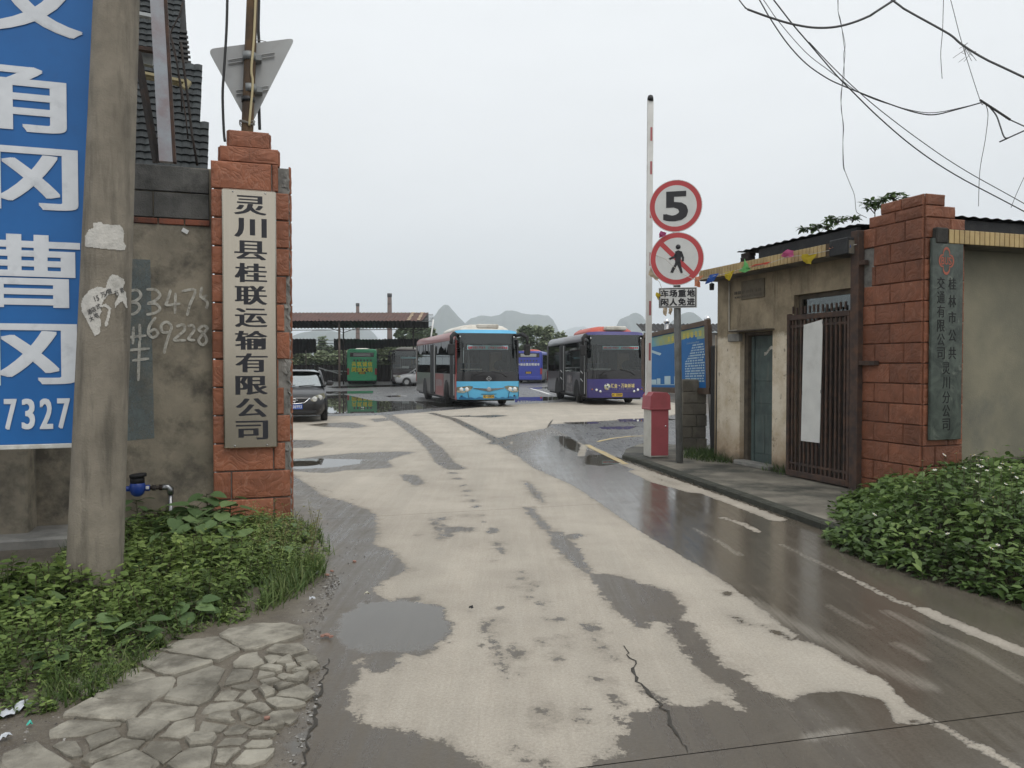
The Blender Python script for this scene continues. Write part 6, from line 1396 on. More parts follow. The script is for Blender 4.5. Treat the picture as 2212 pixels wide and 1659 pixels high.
for px in (1640, 1679):
    x = AT(px * .54, 690, YC + 1).x; m2 = MB(); 
    for k_ in range(6): t0_, t1_ = k_ / 6 + .02, (k_ + 1) / 6 - .03; m2.add([(x + dx_ + random.uniform(-.05, .05), YC + 3.2 * t - .06, ze0 + (zr0 - ze0) * t + .05) for dx_, t in ((-.10, t0_), (.14, t0_), (.12, t1_), (-.12, t1_))], [(0, 1, 2, 3)])
    m2.build('tape_patch', flat('pale_tape', (.42, .32, .22), .8), cn)
for j in range(6):
    z = ze0 + (zr0 - ze0) * (j + .2) / 6; y = YC + 3.2 * (j + .2) / 6; MB().tube([(xr - .5, y, z - .06), (xr + .5 + .35 * (1 - j / 6) , y, z - .06)], .025, 5).build('batten', GREYPOST, cn)
MB().tube([(xr + .85, YC, ze0 + .1), (AT(1010 if 0 else 928, 752, YC).x, YC, AT(928, 752, YC).z)], .06, 6).build('loose_pipe', WHITE, cn)
for px, yy in ((733, YC + .6), (560, YC + .6), (742, YC + 7), (893, YC + 6.8), (600, YC + 7)):
    x = AT(px, 760, yy).x; zt_ = ze0 + .1 if yy < YC + 2 else zk0 + .1
    MB().tube([(x, yy, -.1), (x, yy, zt_)], .085 if yy < YC + 2 else .06, 8).build('post', mat('flaking_post', (.16, .13, .11), (.07, .05, .04), 2, .8, 0, 0, 10, 0, (.05, .035, .03), 3, .5, True) if yy < YC + 2 else DARKIRON, cn)
    m2 = MB(); m2.tube([(x, yy, zt_ - .5), (x - 1.6, yy, zt_ + .05)], .03, 5); m2.tube([(x, yy, zt_ - .5), (x + 1.6, yy, zt_ + .05)], .03, 5); m2.build('brace', DARKIRON, cn)
MB().tube([(xl, YC + 6.9, zk0 - .25), (xr - .3, YC + 6.9, zk0 - .12)], .03, 5).build('tie_rod', DARKIRON, cn)
# torn black roof of the shed behind, and the dark fence along the back
YD = 76.0; bs2 = thing('torn_shed', 'low shed behind with torn black sheet roof and thin posts', 'shed', (0, 0, 0))
segs = [(480, 640, 732, 767), (640, 683, 732, 764), (721, 775, 732, 757), (775, 830, 733, 755), (830, 905, 732, 750)]
for a, b_, t_, l_ in segs:
    mb = MB(); corr(mb, (AT(a, t_, YD).x, YD, AT(a, t_, YD).z), (AT(b_, t_, YD).x, YD, AT(b_, t_, YD).z), (AT(a, l_, YD + 4).x, YD + 4, AT(a, l_, YD + 4).z), (AT(b_, l_, YD + 4).x, YD + 4, AT(b_, l_ - 2, YD + 4).z), .04, .32); mb.build('roof_sheet', BSHEET, bs2)
for j in range(4):
    f = j / 4; y = YD + 4 * f; z = AT(690, 735, YD).z + (AT(690, 762, YD + 4).z - AT(690, 735, YD).z) * f
    MB().box(AT(682, 760, y).x, AT(722, 760, y).x, y - .25, y + .3, z - .02, z + .02).build('bare_slat', BSHEET if j % 2 else GREYPOST, bs2)
for px in (661, 747, 866, 790): x = AT(px, 780, YD).x; MB().tube([(x, YD, -.1), (x, YD, AT(px, 757, YD).z)], .05, 6).build('post', DARKIRON, bs2)
YF = 80.0; fe = thing('dark_fence', 'long dark corrugated fence along the back of the yard', 'fence', (0, 0, 0))
zf = AT(700, 788, YF).z; x = AT(480, 800, YF).x - 4; FM = mat('soot_black_fence', (.016, .013, .012), (.028, .022, .019), .8, .95, 0, 0, 10, .2)
while x < AT(1010, 800, YF).x:
    mb = MB(); corr(mb, (x, YF, -.05), (x + 1.9, YF, -.05), (x, YF, zf), (x + 1.9, YF, zf + .02), .03, .35); mb.build('fence_sheet', FM, fe); x += 1.92
MB().tube([(AT(480, 768, YF).x, YF + .3, AT(480, 770, YF).z), (AT(905, 768, YF).x, YF + .3, AT(905, 768, YF).z)], .035, 5).build('upper_rail', DARKIRON, fe)
sj = thing('scrap_steel', 'heap of dark scrap steel angles lying at the fence foot', 'scrap', (AT(690, 820, 73).x, 73.5, 0)); rn = random.Random(5)
for k_ in range(9): a = rn.uniform(-.5, .5); x = rn.uniform(-3.2, 2.2); MB().box(-1.1, 1.1, -.05, .05, -.05, .05, 0, 0, T(x, rn.uniform(-.6, .6), .25 + rn.uniform(0, .9)) @ RZ(a) @ RY(rn.uniform(-.6, .6))).build('steel_angle', RUST if k_ % 3 else GREYPOST, sj)
# long low shed at the right of the yard
YS = 46.0; rs = thing('long_shed', 'long low shed with dark corrugated eave behind the notice board', 'shed', (0, 0, 0))
xa, xb = AT(1388, 705, YS).x, AT(1780, 705, YS).x; z_t, z_l = AT(1450, 699, YS + 2.2).z, AT(1450, 716, YS).z
mb = MB(); corr(mb, (xa, YS, z_l), (xb, YS, z_l), (xa, YS + 2.5, z_t), (xb, YS + 2.5, z_t), .03, .26); mb.build('roof_sheet', BSHEET, rs)
MB().box(xa + .2, xb, YS + .5, YS + .8, -.1, z_l - .05).build('wall', mat('shed_wall', (.30, .28, .25), (.22, .205, .185), .6, .9, 0, .1, 10, 0, (.1, .095, .085), .4, .5), rs)
for k_ in range(5): x = xa + 1.2 + k_ * 2.1; MB().box(x, x + 1.1, YS + .46, YS + .51, 1.1, 2.3).build('window', DULLBLK, rs)
# black box added as the shade in the gap beside the gatehouse
lt_ = FR.w(GX + .35, ye + .06, 0); MB().box(0, 2.4, 0, .7, 0, 1.95, .02).build('gap_shade_box', mat('gap_shade_black', (.013, .013, .014), (.022, .021, .021), 3, .8, 0, .4, 8), None, lt_, TH)
tag(bpy.data.objects['gap_shade_box'], 'black box standing in for the shade in the gap beside the gatehouse corner', 'shade box')

# karst hills
HILL = mat('hill_forest', (.035, .055, .04), (.085, .105, .08), .02, .95, 0, .6, .02, 0, (.13, .13, .115), .006, .35)
def hill(px_prof, d, depth, seed):
    P = [(AT(x, y, d).x, max(AT(x, y, d).z, 0)) for x, y in px_prof]; xs = np.array([p[0] for p in P]); zs = np.array([p[1] for p in P]); n_, m_ = 90, 26
    X = np.linspace(xs[0], xs[-1], n_ + 1); Z = np.interp(X, xs, zs); mb = MB()
    def fn(u, v):
        i = u * n_; z = float(np.interp(xs[0] + u * (xs[-1] - xs[0]), xs, zs)); s_ = math.sin(PI * min(1, v * 1.0)) ** .7
        q = mnoise.fractal(Vector((u * 9 + seed, v * 5, seed)), 1, 2, 5); zz_ = z * s_ * (1 + .10 * q * (1 - s_) * 2 + .02 * q)
        return (xs[0] + u * (xs[-1] - xs[0]), d + (v - .5) * depth, zz_ - (1 if v in (0, 1) else 0))
    mb.grid(fn, n_, m_); o = mb.build('hills', HILL); o['kind'] = 'structure'
hill([(820, 788), (880, 745), (905, 712), (922, 700), (935, 690), (945, 680), (953, 666), (962, 660), (970, 660), (977, 668), (988, 681), (1002, 695), (1020, 720), (1070, 788)], 2300, 700, 1)
hill([(960, 788), (1000, 705), (1020, 687), (1040, 682), (1062, 684), (1080, 680), (1092, 673), (1108, 672), (1125, 677), (1145, 681), (1165, 680), (1182, 682), (1192, 692), (1200, 706), (1230, 788)], 2700, 800, 4)
hill([(1180, 788), (1200, 725), (1225, 712), (1245, 706), (1260, 705), (1275, 712), (1300, 788)], 5200, 900, 8)
hill([(1290, 788), (1325, 735), (1339, 702), (1341, 690), (1352, 684), (1368, 677), (1376, 681), (1384, 690), (1395, 702), (1450, 788)], 2500, 700, 6)
hill([(1360, 788), (1420, 722), (1445, 704), (1465, 686), (1481, 674), (1494, 684), (1510, 698), (1545, 716), (1620, 788)], 2200, 700, 9)
hill([(1480, 788), (1530, 705), (1560, 694), (1600, 700), (1660, 720), (1760, 788)], 4800, 900, 12)
hill([(540, 788), (600, 748), (640, 732), (668, 718), (700, 712), (728, 716), (770, 788)], 2200, 700, 15)
hill([(690, 788), (735, 742), (758, 716), (778, 709), (795, 711), (810, 730), (850, 788)], 2500, 700, 18)
# the air
def haze_mat():
    k = N('damp_air'); v = k.n('ShaderNodeVolumePrincipled', {'Color': (.875, .94, 1.0, 1), 'Density': .00037, 'Anisotropy': .0}); k.l(v.outputs[0], k.out.inputs[1]); return k.mat
hz = MB().box(-5000, 5000, -310, 6300, -1.2, 520).build('haze', haze_mat()); hz['kind'] = 'stuff'

# ================================================================== NEAR PLANTS
WEEDM = leafmat('weed_leaves', (.046, .080, .020), (.125, .188, .046), (.245, .325, .095), .5, .3)
BIGM = leafmat('mulberry_leaves', (.065, .115, .042), (.11, .18, .068), (.17, .25, .10), .55, .3)
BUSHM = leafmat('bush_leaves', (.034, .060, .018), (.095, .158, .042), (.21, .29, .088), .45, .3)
STEMM = mat('green_stem', (.05, .075, .025), (.07, .05, .03), 9, .7)
rg = np.random.default_rng(11)
def sample(poly, n):
    lo, hi = poly.min(0), poly.max(0); out_ = []
    while sum(map(len, out_)) < n:
        q = rg.uniform(lo, hi, (n * 2, 2)); out_.append(q[sdist(q, poly) > 0])
    return np.concatenate(out_)[:n]
def fnoise(P, s, o=0.0): return np.array([mnoise.noise(Vector((p[0] * s, p[1] * s, o))) for p in P])
def weed_patch(name, poly, dens, hfun, size, m, leaf_per=12, width=1.0, tint=(.45, .22), clump=.0):
    """upright weeds: each plant a stem with leaf pairs that shrink towards the tip"""
    area = abs(np.sum(poly[:, 0] * np.roll(poly[:, 1], -1) - poly[:, 1] * np.roll(poly[:, 0], -1))) / 2
    Q = sample(poly, int(area * dens)); h = hfun(Q); ok = h > .02
    if clump: ok &= fnoise(Q, 2.6, 3) > -clump
    Q, h = Q[ok], h[ok]; n = len(Q); h = h * rg.uniform(.6, 1.2, n); lean = rg.normal(0, .16, (n, 2)); pt = rg.normal(0, .14, n) + fnoise(Q, 1.7, 8) * .35
    Ps, ya, pi_, ro, sz, ti = [], [], [], [], [], []
    y0 = rg.uniform(0, 2 * PI, n)
    for k in range(leaf_per):
        f = ((k // 2) + .7 + rg.uniform(-.15, .15, n)) / (leaf_per / 2); f = np.minimum(f, 1.0)
        base = np.concatenate([Q + lean * (h * f)[:, None], (h * f)[:, None]], 1)
        Ps.append(base); ya.append(y0 + (k % 2) * PI + (k // 2) * PI / 2 + rg.normal(0, .3, n)); pi_.append(.45 * f - .25 + rg.normal(0, .22, n)); ro.append(rg.normal(0, .3, n))
        sz.append(size * rg.uniform(.6, 1.25, n) * (1.15 - .45 * f) * np.clip(h / .25, .5, 1.2)); ti.append(np.clip(tint[0] + pt + rg.normal(0, tint[1] * .6, n) + (f - .6) * .35, 0, 1))
    me = leaf_mesh(name, np.concatenate(Ps), np.concatenate(ya), np.concatenate(pi_), np.concatenate(ro), np.concatenate(sz), np.concatenate(ti), m, width)
    return me, Q, h, lean
def stems(Q, h, lean, step=1, r=.003):
    mb = MB()
    for (x, y), hh, l in list(zip(Q, h, lean))[::step]: mb.tube([(x, y, 0), (x + l[0] * hh, y + l[1] * hh, hh)], r, 3, 0, False)
    return mb
WPOLY = gp([(-260, 1330), (0, 1275), (60, 1245), (120, 1225), (150, 1180), (262, 1120), (300, 1110), (460, 1128), (640, 1128), (690, 1150), (712, 1195), (690, 1240), (640, 1275), (590, 1310), (540, 1340), (500, 1352), (440, 1366), (385, 1398), (345, 1422), (300, 1440), (262, 1468), (235, 1495), (215, 1515), (150, 1530), (100, 1550), (40, 1552), (-200, 1580)])
def wh(Q):
    e = np.clip(sdist(Q, WPOLY) / .45, 0, 1); back = np.clip((Q[:, 1] - 5.0) / 3.0, 0, 1)
    return (.07 + .17 * e) * (1 - .25 * back) * (1 + .55 * fnoise(Q, 1.5, 1)) * np.where(Q[:, 1] < 5.0, .8, 1.0)
me, Q, h, ln = weed_patch('weeds', WPOLY, 270, wh, .085, WEEDM, 12, .95, clump=.42)
tag(place(me, 'weeds'), 'leafy green weeds covering the ground round the utility pole', None, None, 'stuff'); stems(Q, h, ln, 2).build('weed_stems', STEMM, bpy.data.objects['weeds'], recalc=False)
me, Q, h, ln = weed_patch('low_weeds', WPOLY, 380, lambda q: wh(q) * .55, .042, WEEDM, 10, .8, (.62, .25), .25)
tag(place(me, 'low_weeds'), 'small pale weeds filling in among the taller weeds', None, None, 'stuff')
YP = gp([(470, 1150), (640, 1135), (700, 1165), (708, 1200), (680, 1240), (600, 1290), (520, 1330), (450, 1300), (470, 1220)])
me, Q, h, ln = weed_patch('pale_weeds', YP, 420, lambda q: .10 + .16 * np.clip(sdist(q, YP) / .3, 0, 1) * (1 + .5 * fnoise(q, 2.2, 4)), .038, WEEDM, 12, .6, (.85, .2), .15)
tag(place(me, 'pale_weeds'), 'pale yellowish feathery weeds at the right end of the weed bank', None, None, 'stuff')
# grass tufts on the margin
BLT = np.array([(0, .03, 0), (0, -.03, 0), (.5, .025, .04), (.5, -.025, .04), (1, 0, -.10)]); BLF = [(0, 1, 3, 2), (2, 3, 4)]
GRASSM = leafmat('grass_blades', (.035, .065, .018), (.075, .125, .032), (.17, .20, .075), .6, .25)
def grass(name, polyg, n, size, label, tint=.5):
    Q = sample(polyg, n); k = len(Q); c = Q + rg.normal(0, .03, (k, 2))
    me = leaf_mesh(name, np.concatenate([c, np.zeros((k, 1))], 1), rg.uniform(0, 2 * PI, k), rg.uniform(.5, 1.45, k), rg.normal(0, .3, k), size * rg.uniform(.5, 1.3, k), np.clip(rg.normal(tint, .22, k), 0, 1), GRASSM, 1.0, BLT, BLF)
    return tag(place(me, name), label, None, None, 'stuff')
grass('grass', gp([(585, 1275), (640, 1225), (690, 1225), (700, 1245), (640, 1290), (585, 1322), (550, 1330)]), 700, .16, 'grass fringe beside the tiled pillar', .6)
grass('grass', WPOLY, 2600, .14, 'grass blades among the weeds', .5)
grass('grass', gp([(100, 1480), (230, 1450), (330, 1420), (300, 1455), (220, 1505), (120, 1540)]), 650, .10, 'short grass tuft at the edge of the broken paving', .6)
SWp = lambda L: np.array([tuple(G(x, y, SW))[:2] for x, y in L])
o = grass('grass', SWp([(1478, 978), (1540, 978), (1560, 985), (1592, 990), (1585, 1001), (1520, 998), (1480, 990)]), 900, .16, 'grass growing at the foot of the notice board', .25); o.location.z = SW
o = grass('grass', SWp([(1650, 1008), (1700, 1018), (1712, 1030), (1690, 1026), (1640, 1014)]), 160, .14, 'grass at the gatehouse door step', .3); o.location.z = SW
# tall dry seed stalks near the pillar
mb = MB(); Ps = []
for i in range(34):
    p = G(random.uniform(560, 690), random.uniform(1150, 1240)); hh = random.uniform(.18, .42); l = Vector((random.uniform(-.12, .12), random.uniform(-.1, .1), hh)); mb.tube([p, p + l * .6, p + l], [.003, .0025, .0015], 3, 0, False)
    for k_ in range(16): Ps.append(p + l * random.uniform(.55, 1) + Vector((random.uniform(-.04, .04), random.uniform(-.04, .04), random.uniform(-.02, .02))))
Ps = np.array(Ps); n_ = len(Ps)
o = mb.build('dry_stalks', mat('straw', (.16, .14, .06), (.10, .10, .04), 9, .8), recalc=False); tag(o, 'thin yellowish seed stalks standing in the weeds', None, None, 'stuff')
place(leaf_mesh('seed_heads', Ps, rg.uniform(0, 2 * PI, n_), rg.uniform(-.5, .8, n_), rg.normal(0, .5, n_), rg.uniform(.012, .028, n_), rg.uniform(.4, 1, n_), leafmat('seed_husk', (.10, .11, .04), (.17, .17, .06), (.24, .22, .10))), 'seed_heads', o)
# broad leaved plants in front of the wall: every leaf is a part
HT = [(0, 0, 0)]
def heart():
    pts = [(-.06, .0), (-.12, .20), (.02, .40), (.28, .46), (.55, .36), (.80, .18), (1.0, 0)]
    up = [(x, y, -.10 * x * x + .06 * abs(y)) for x, y in pts]; dn = [(x, -y, z) for x, y, z in up[1:-1]]
    mid = [(.28, 0, -.03), (.55, 0, -.06), (.80, 0, -.09)]
    vs = up + dn + mid            # 0..6 upper edge, 7..11 lower edge, 12..14 midrib
    fs = [(0, 12, 2, 1), (12, 13, 3, 2) if 0 else (12, 3, 2), (12, 13, 4, 3), (13, 14, 5, 4), (14, 6, 5), (0, 7, 8, 12), (12, 8, 9), (12, 9, 10, 13), (13, 10, 11, 14), (14, 11, 6)]
    return vs, fs
hv, hf = heart(); leafset = []
for t_ in (.2, .38, .5, .62, .8, .95):
    m_ = bpy.data.meshes.new('leaf'); m_.from_pydata(hv, [], hf); at = m_.attributes.new('tint', 'FLOAT', 'POINT'); at.data.foreach_set('value', np.full(len(hv), t_, np.float32)); m_.materials.append(BIGM); leafset.append(m_)
def broad_plant(label, px, py_base, px_top, py_top, nleaf, ls, spread=1.0, Y=None, group='broad leaved weeds by the wall', z0=0.0):
    b_ = G(px, py_base, z0); Y = Y or b_.y; top = AT(px_top, py_top, Y) - b_; t = thing('broad_leaved_plant', label, 'plant', b_, 0, group); rn = random.Random(int(px * 3 + py_top))
    mb = MB(); mb.tube([(0, 0, -.02), (top.x * .4, 0, top.z * .5), (top.x, 0, top.z)], [.009, .007, .004], 6)
    for i in range(nleaf):
        f = .25 + .75 * (i + .5) / nleaf; p = Vector((top.x * f, 0, top.z * f)); a = i * 2.4 + rn.uniform(-.3, .3); l = ls * rn.uniform(.7, 1.15) * (1.05 - .35 * f) * spread; e = p + Vector((math.cos(a) * l * .75, math.sin(a) * l * .75, l * rn.uniform(.1, .45)))
        mb.tube([p, e], [.004, .0025], 4)
        o = place(rn.choice(leafset), 'leaf', t, e); s_ = ls * rn.uniform(.8, 1.15); o.scale = (s_, s_ * rn.uniform(.85, 1.1), s_); o.rotation_euler = (rn.uniform(-.35, .35), rn.uniform(-.15, .45), a + rn.uniform(-.5, .5))
    mb.build('stem', STEMM, t); return t
for a in (('tall broad leaved plant left of the tiled pillar, reaching highest', 452, 1158, 446, 1066, 14, .15), ('broad leaved plant in front of the pillar base tiles', 492, 1165, 500, 1082, 12, .15), ('broad leaved plant under the pipe elbow', 395, 1160, 392, 1098, 12, .14), ('broad leaved plant under the blue water meter', 300, 1150, 294, 1080, 9, .13), ('drooping heart leaved plant in the middle of the weeds', 425, 1190, 428, 1130, 12, .14), ('low heart leaved plant close to the pole', 345, 1205, 350, 1150, 9, .12),
          ('heart leaved plant at the right foot of the pillar', 545, 1165, 552, 1112, 8, .12), ('round leaved weed right of the pillar foot', 640, 1170, 625, 1122, 8, .11), ('heart leaved plant standing in front of the pillar middle', 515, 1205, 520, 1150, 9, .12), ('small broad leaved plant low in front of the wall', 470, 1190, 476, 1125, 9, .13), ('nettle like plant at the left photo edge', 95, 1345, 92, 1290, 9, .11), ('nettle like plant in front of the pole foot', 190, 1395, 195, 1340, 9, .10), ('pale pointed weed at the right edge of the weeds', 600, 1215, 603, 1172, 8, .12)): broad_plant(*a)

for a in (('broad leaved plant left of the pillar, second row by the wall', 430, 1168, 420, 1092, 13, .17), ('broad leaved plant beneath the pipe, left one', 345, 1150, 338, 1108, 10, .16), ('broad leaved plant touching the left edge of the tiled pillar', 470, 1170, 478, 1098, 13, .17), ('wide broad leaved plant in front of the stained wall', 385, 1180, 376, 1118, 12, .17), ('pale leaved plant between the water pipe and the pillar', 412, 1150, 408, 1112, 10, .15), ('broad leaved plant hugging the right side of the pole', 285, 1180, 280, 1128, 10, .15), ('leafy plant in front of the pillar, lower row', 540, 1215, 548, 1165, 10, .14), ('round leaved plant in the weed centre, right of the pole', 330, 1260, 335, 1205, 10, .13), ('round leaved plant in the weed centre, below the pillar', 455, 1255, 462, 1200, 10, .13), ('broad nettle in the lower weeds near the paving', 300, 1395, 306, 1345, 9, .11), ('broad nettle at the weed edge above the paving', 410, 1345, 416, 1300, 9, .11), ('leafy nettle left of the pole foot', 60, 1300, 66, 1262, 9, .12), ('leafy weed in the lower left weeds', 110, 1450, 114, 1405, 9, .10)): broad_plant(*a)

# ---- flowering bush on the right
BP = gp([(1790, 1152), (1778, 1172), (1830, 1196), (1900, 1222), (1980, 1250), (2060, 1268), (2130, 1290), (2212, 1312), (2330, 1352), (2480, 1400), (2700, 1250), (2500, 1120), (2212, 1062), (2085, 1052), (2000, 1050), (1862, 1068), (1800, 1095), (1785, 1125)])
def bh(Q):
    e = np.clip(sdist(Q, BP) / 1.25, 0, 1); return (.05 + .47 * np.sin(e * PI / 2) ** 1.1) * (1 + .34 * fnoise(Q, 1.4, 5) + .22 * fnoise(Q, 4.5, 6))
bu = thing('flowering_bush', 'low spreading bush with small white flowers in front of the right pillar', 'bush', (0, 0, 0))
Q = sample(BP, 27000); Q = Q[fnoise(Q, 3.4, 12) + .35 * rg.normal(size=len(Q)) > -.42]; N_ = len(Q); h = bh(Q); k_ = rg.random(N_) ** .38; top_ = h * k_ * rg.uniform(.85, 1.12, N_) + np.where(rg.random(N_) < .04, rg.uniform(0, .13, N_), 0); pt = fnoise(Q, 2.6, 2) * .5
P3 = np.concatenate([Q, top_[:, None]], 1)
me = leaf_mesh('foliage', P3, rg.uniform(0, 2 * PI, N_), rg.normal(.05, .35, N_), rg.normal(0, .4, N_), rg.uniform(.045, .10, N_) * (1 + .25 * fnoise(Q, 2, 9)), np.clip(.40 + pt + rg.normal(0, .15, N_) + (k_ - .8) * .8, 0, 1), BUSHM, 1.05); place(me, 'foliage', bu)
sel = rg.choice(N_, 1500, False); stems(Q[sel], h[sel] * .9, rg.normal(0, .2, (1500, 2)), 1, .0035).build('stems', STEMM, bu, recalc=False)['kind'] = 'stuff'
# flower heads
PET = flat('white_petal', (.72, .72, .68), .6); FC = flat('flower_centre', (.5, .36, .05), .6)
mb = MB()
for i in range(6):
    a = 2 * PI * i / 6; mb.add([(0, 0, 0), (.011 * math.cos(a - .4), .011 * math.sin(a - .4), .004), (.022 * math.cos(a - .2), .022 * math.sin(a - .2), .003), (.022 * math.cos(a + .2), .022 * math.sin(a + .2), .003), (.011 * math.cos(a + .4), .011 * math.sin(a + .4), .004)], [(0, 1, 2, 3, 4)], 0)
mb.lathe([(.006, 0), (.005, .006), (.0001, .008)], 8, None, 1); FL_ = mb.mesh('flower', [PET, FC])
def c3(L): return [(1782 + x * .2603, 918 + y * .2603) for x, y in L]
flowers = c3([(810, 297), (990, 250), (1090, 237), (1210, 250), (1258, 287), (1300, 290), (1358, 280), (1270, 333), (1300, 347), (1472, 322), (1540, 350), (1450, 355), (1345, 378), (1270, 402), (1155, 358), (1005, 390), (912, 374), (1590, 437), (1630, 365), (1258, 467), (1235, 497), (1190, 528), (740, 472), (410, 743), (880, 886), (1018, 903), (1398, 602), (1475, 643), (1305, 633), (1435, 997), (1640, 560), (1380, 1025), (1532, 372), (1155, 292), (1240, 252), (1400, 268), (1500, 490), (1560, 400)])
sm = MB()
for i, (x, y) in enumerate(flowers):
    # the flower stands where the sight line meets the bush, a little above its leaves
    best = None
    for Yt in np.arange(4.8, 9.8, .05):
        p = AT(x, y, Yt)
        hh = bh(np.array([[p.x, p.y]]))[0] if sdist(np.array([[p.x, p.y]]), BP)[0] > -.05 else 0
        if p.z < hh + (.28 if y < 1010 else .10): best = p; break
    if best is None: best = AT(x, y, 8.4)
    o = place(FL_, 'flower', bu, best); s_ = random.uniform(.65, 1.0); o.scale = (s_,) * 3; o.rotation_euler = (random.uniform(-.3, .7), random.uniform(-.4, .4), random.uniform(0, 6))
    sm.tube([best, best + Vector((random.uniform(-.03, .03), random.uniform(-.03, .03), -.32))], .002, 3, 0, False)
sm.build('flower_stalks', STEMM, bu, recalc=False)['kind'] = 'stuff'
# strap leaved plant at the right photo edge
ap = AT(2205, 1238, 5.75); ag = thing('strap_leaved_plant', 'pale strap leaved plant in the bush at the right photo edge', 'plant', (ap.x, ap.y, ap.z - .12))
AGM = mat('pale_strap_leaf', (.13, .20, .11), (.09, .15, .07), 6, .5)
for i in range(11):
    a = 2 * PI * i / 11 + .3; L_ = random.uniform(.20, .30); up_ = random.uniform(.5, 1.3); mb = MB()
    def fn(u, v): 
        r_ = L_ * v; z = L_ * (up_ * v - 1.0 * v * v * .9); w_ = .022 * math.sin(PI * min(1, v * .8 + .22)) ** .7 * (1 if v < 1 else 0)
        return (math.cos(a) * r_ - math.sin(a) * (u - .5) * 2 * w_, math.sin(a) * r_ + math.cos(a) * (u - .5) * 2 * w_, z + .12 - .012 * (1 - abs(2 * u - 1)))
    mb.grid(fn, 2, 7); mb.build('leaf', AGM, ag, recalc=False)
# saplings on the gatehouse roof
SAPM = leafmat('sapling_leaves', (.035, .06, .02), (.08, .13, .045), (.14, .20, .07), .5, .3)
def sapling(label, px, pyb, pyt, wpx, Y, n):
    b_ = AT(px, pyb, Y); h = AT(px, pyt, Y).z - b_.z; w = wpx / FPX * Y / 2; t = thing('roof_sapling', label, 'sapling', b_, 0, 'saplings on the gatehouse roof'); mb = MB(); rn = random.Random(int(px)); Ps = []; ya = []; pi_ = []
    br = [(Vector((0, 0, 0)), Vector((rn.uniform(-.1, .1) * w, 0, h * .85)))] + [(Vector((0, 0, h * rn.uniform(.1, .5))), Vector((rn.uniform(-1, 1) * w, rn.uniform(-.6, .6) * w, h * rn.uniform(.5, .95)))) for _ in range(6)]
    for p, q in br:
        mb.tube([p, p.lerp(q, .5) + Vector((0, 0, .02)), q], [.007, .005, .003], 4)
        for k_ in range(n // 7): f = .35 + .65 * rn.random() if k_ > 5 else 1; Ps.append(p.lerp(q, f)); ya.append(rn.uniform(0, 2 * PI)); pi_.append(rn.uniform(-.7, .5))
    n_ = len(Ps); mb.build('stem', BARK, t); place(leaf_mesh('foliage', np.array([tuple(p) for p in Ps]), np.array(ya), np.array(pi_), rg.normal(0, .3, n_), rg.uniform(.06, .12, n_), rg.uniform(.1, .8, n_), SAPM, .75), 'foliage', t)
sapling('bushy sapling on the roof just left of the right pillar', 1890, 470, 424, 46, 10.6, 130); sapling('small sapling rising behind the right pillar top', 1930, 440, 415, 44, 10.9, 70); sapling('sapling in the middle of the gatehouse roof edge', 1808, 487, 468, 36, 11.0, 70); sapling('sapling next to the roof edge middle, the smaller one', 1842, 480, 468, 24, 10.9, 40); sapling('leftmost low sapling on the gatehouse roof', 1752, 504, 487, 34, 11.3, 80); sapling('thin low sapling second from left on the roof', 1785, 497, 486, 24, 11.2, 40)

# ================================================================== BROKEN PAVING, LITTER
PAV = mat('broken_paving', (.31, .29, .24), (.21, .195, .16), 6, .92, 0, .7, 60, .14, (.11, .10, .08), 4.5, .7)
pav = verge
PREG = gp([(585, 1352), (630, 1370), (668, 1402), (700, 1432), (690, 1490), (664, 1610), (640, 1720), (60, 1720), (120, 1600), (150, 1560), (230, 1500), (300, 1440), (385, 1398), (470, 1362)])
def cD(L): return [(x * .4466, 918 + y * .4466) for x, y in L]
seeds = cD([(1250, 1050), (1000, 1110), (850, 1175), (620, 1240), (1000, 1250), (690, 1295), (950, 1330), (540, 1410), (820, 1410), (1170, 1240), (1235, 1165), (1320, 1150), (1385, 1115), (1100, 1380), (1280, 1310), (1360, 1280), (1350, 1360), (1255, 1390), (1090, 1440), (870, 1500), (980, 1540), (1240, 1450), (1250, 1510), (1140, 1550), (560, 1590), (780, 1590), (960, 1620), (420, 1490), (350, 1580), (220, 1630), (1230, 1560), (1330, 1200), (1440, 1200), (1420, 1240), (1290, 1230), (1210, 1285), (1130, 1330), (1200, 1330), (1340, 1430), (1290, 1470), (1160, 1490), (1110, 1600), (1030, 1480), (1390, 1160), (1460, 1150), (1410, 1310), (1420, 1190), (1480, 1180), (720, 1495), (460, 1550), (640, 1650), (1210, 1610), (1190, 1420), (1310, 1260), (1380, 1230)])
SD = gp(seeds)
def clip_poly(P, a, n_):
    out_ = []
    for i in range(len(P)):
        p, q = P[i], P[(i + 1) % len(P)]; dp, dq = (p - a) @ n_, (q - a) @ n_
        if dp <= 0: out_.append(p)
        if dp * dq < 0: out_.append(p + (q - p) * dp / (dp - dq))
    return np.array(out_)
rn = random.Random(8)
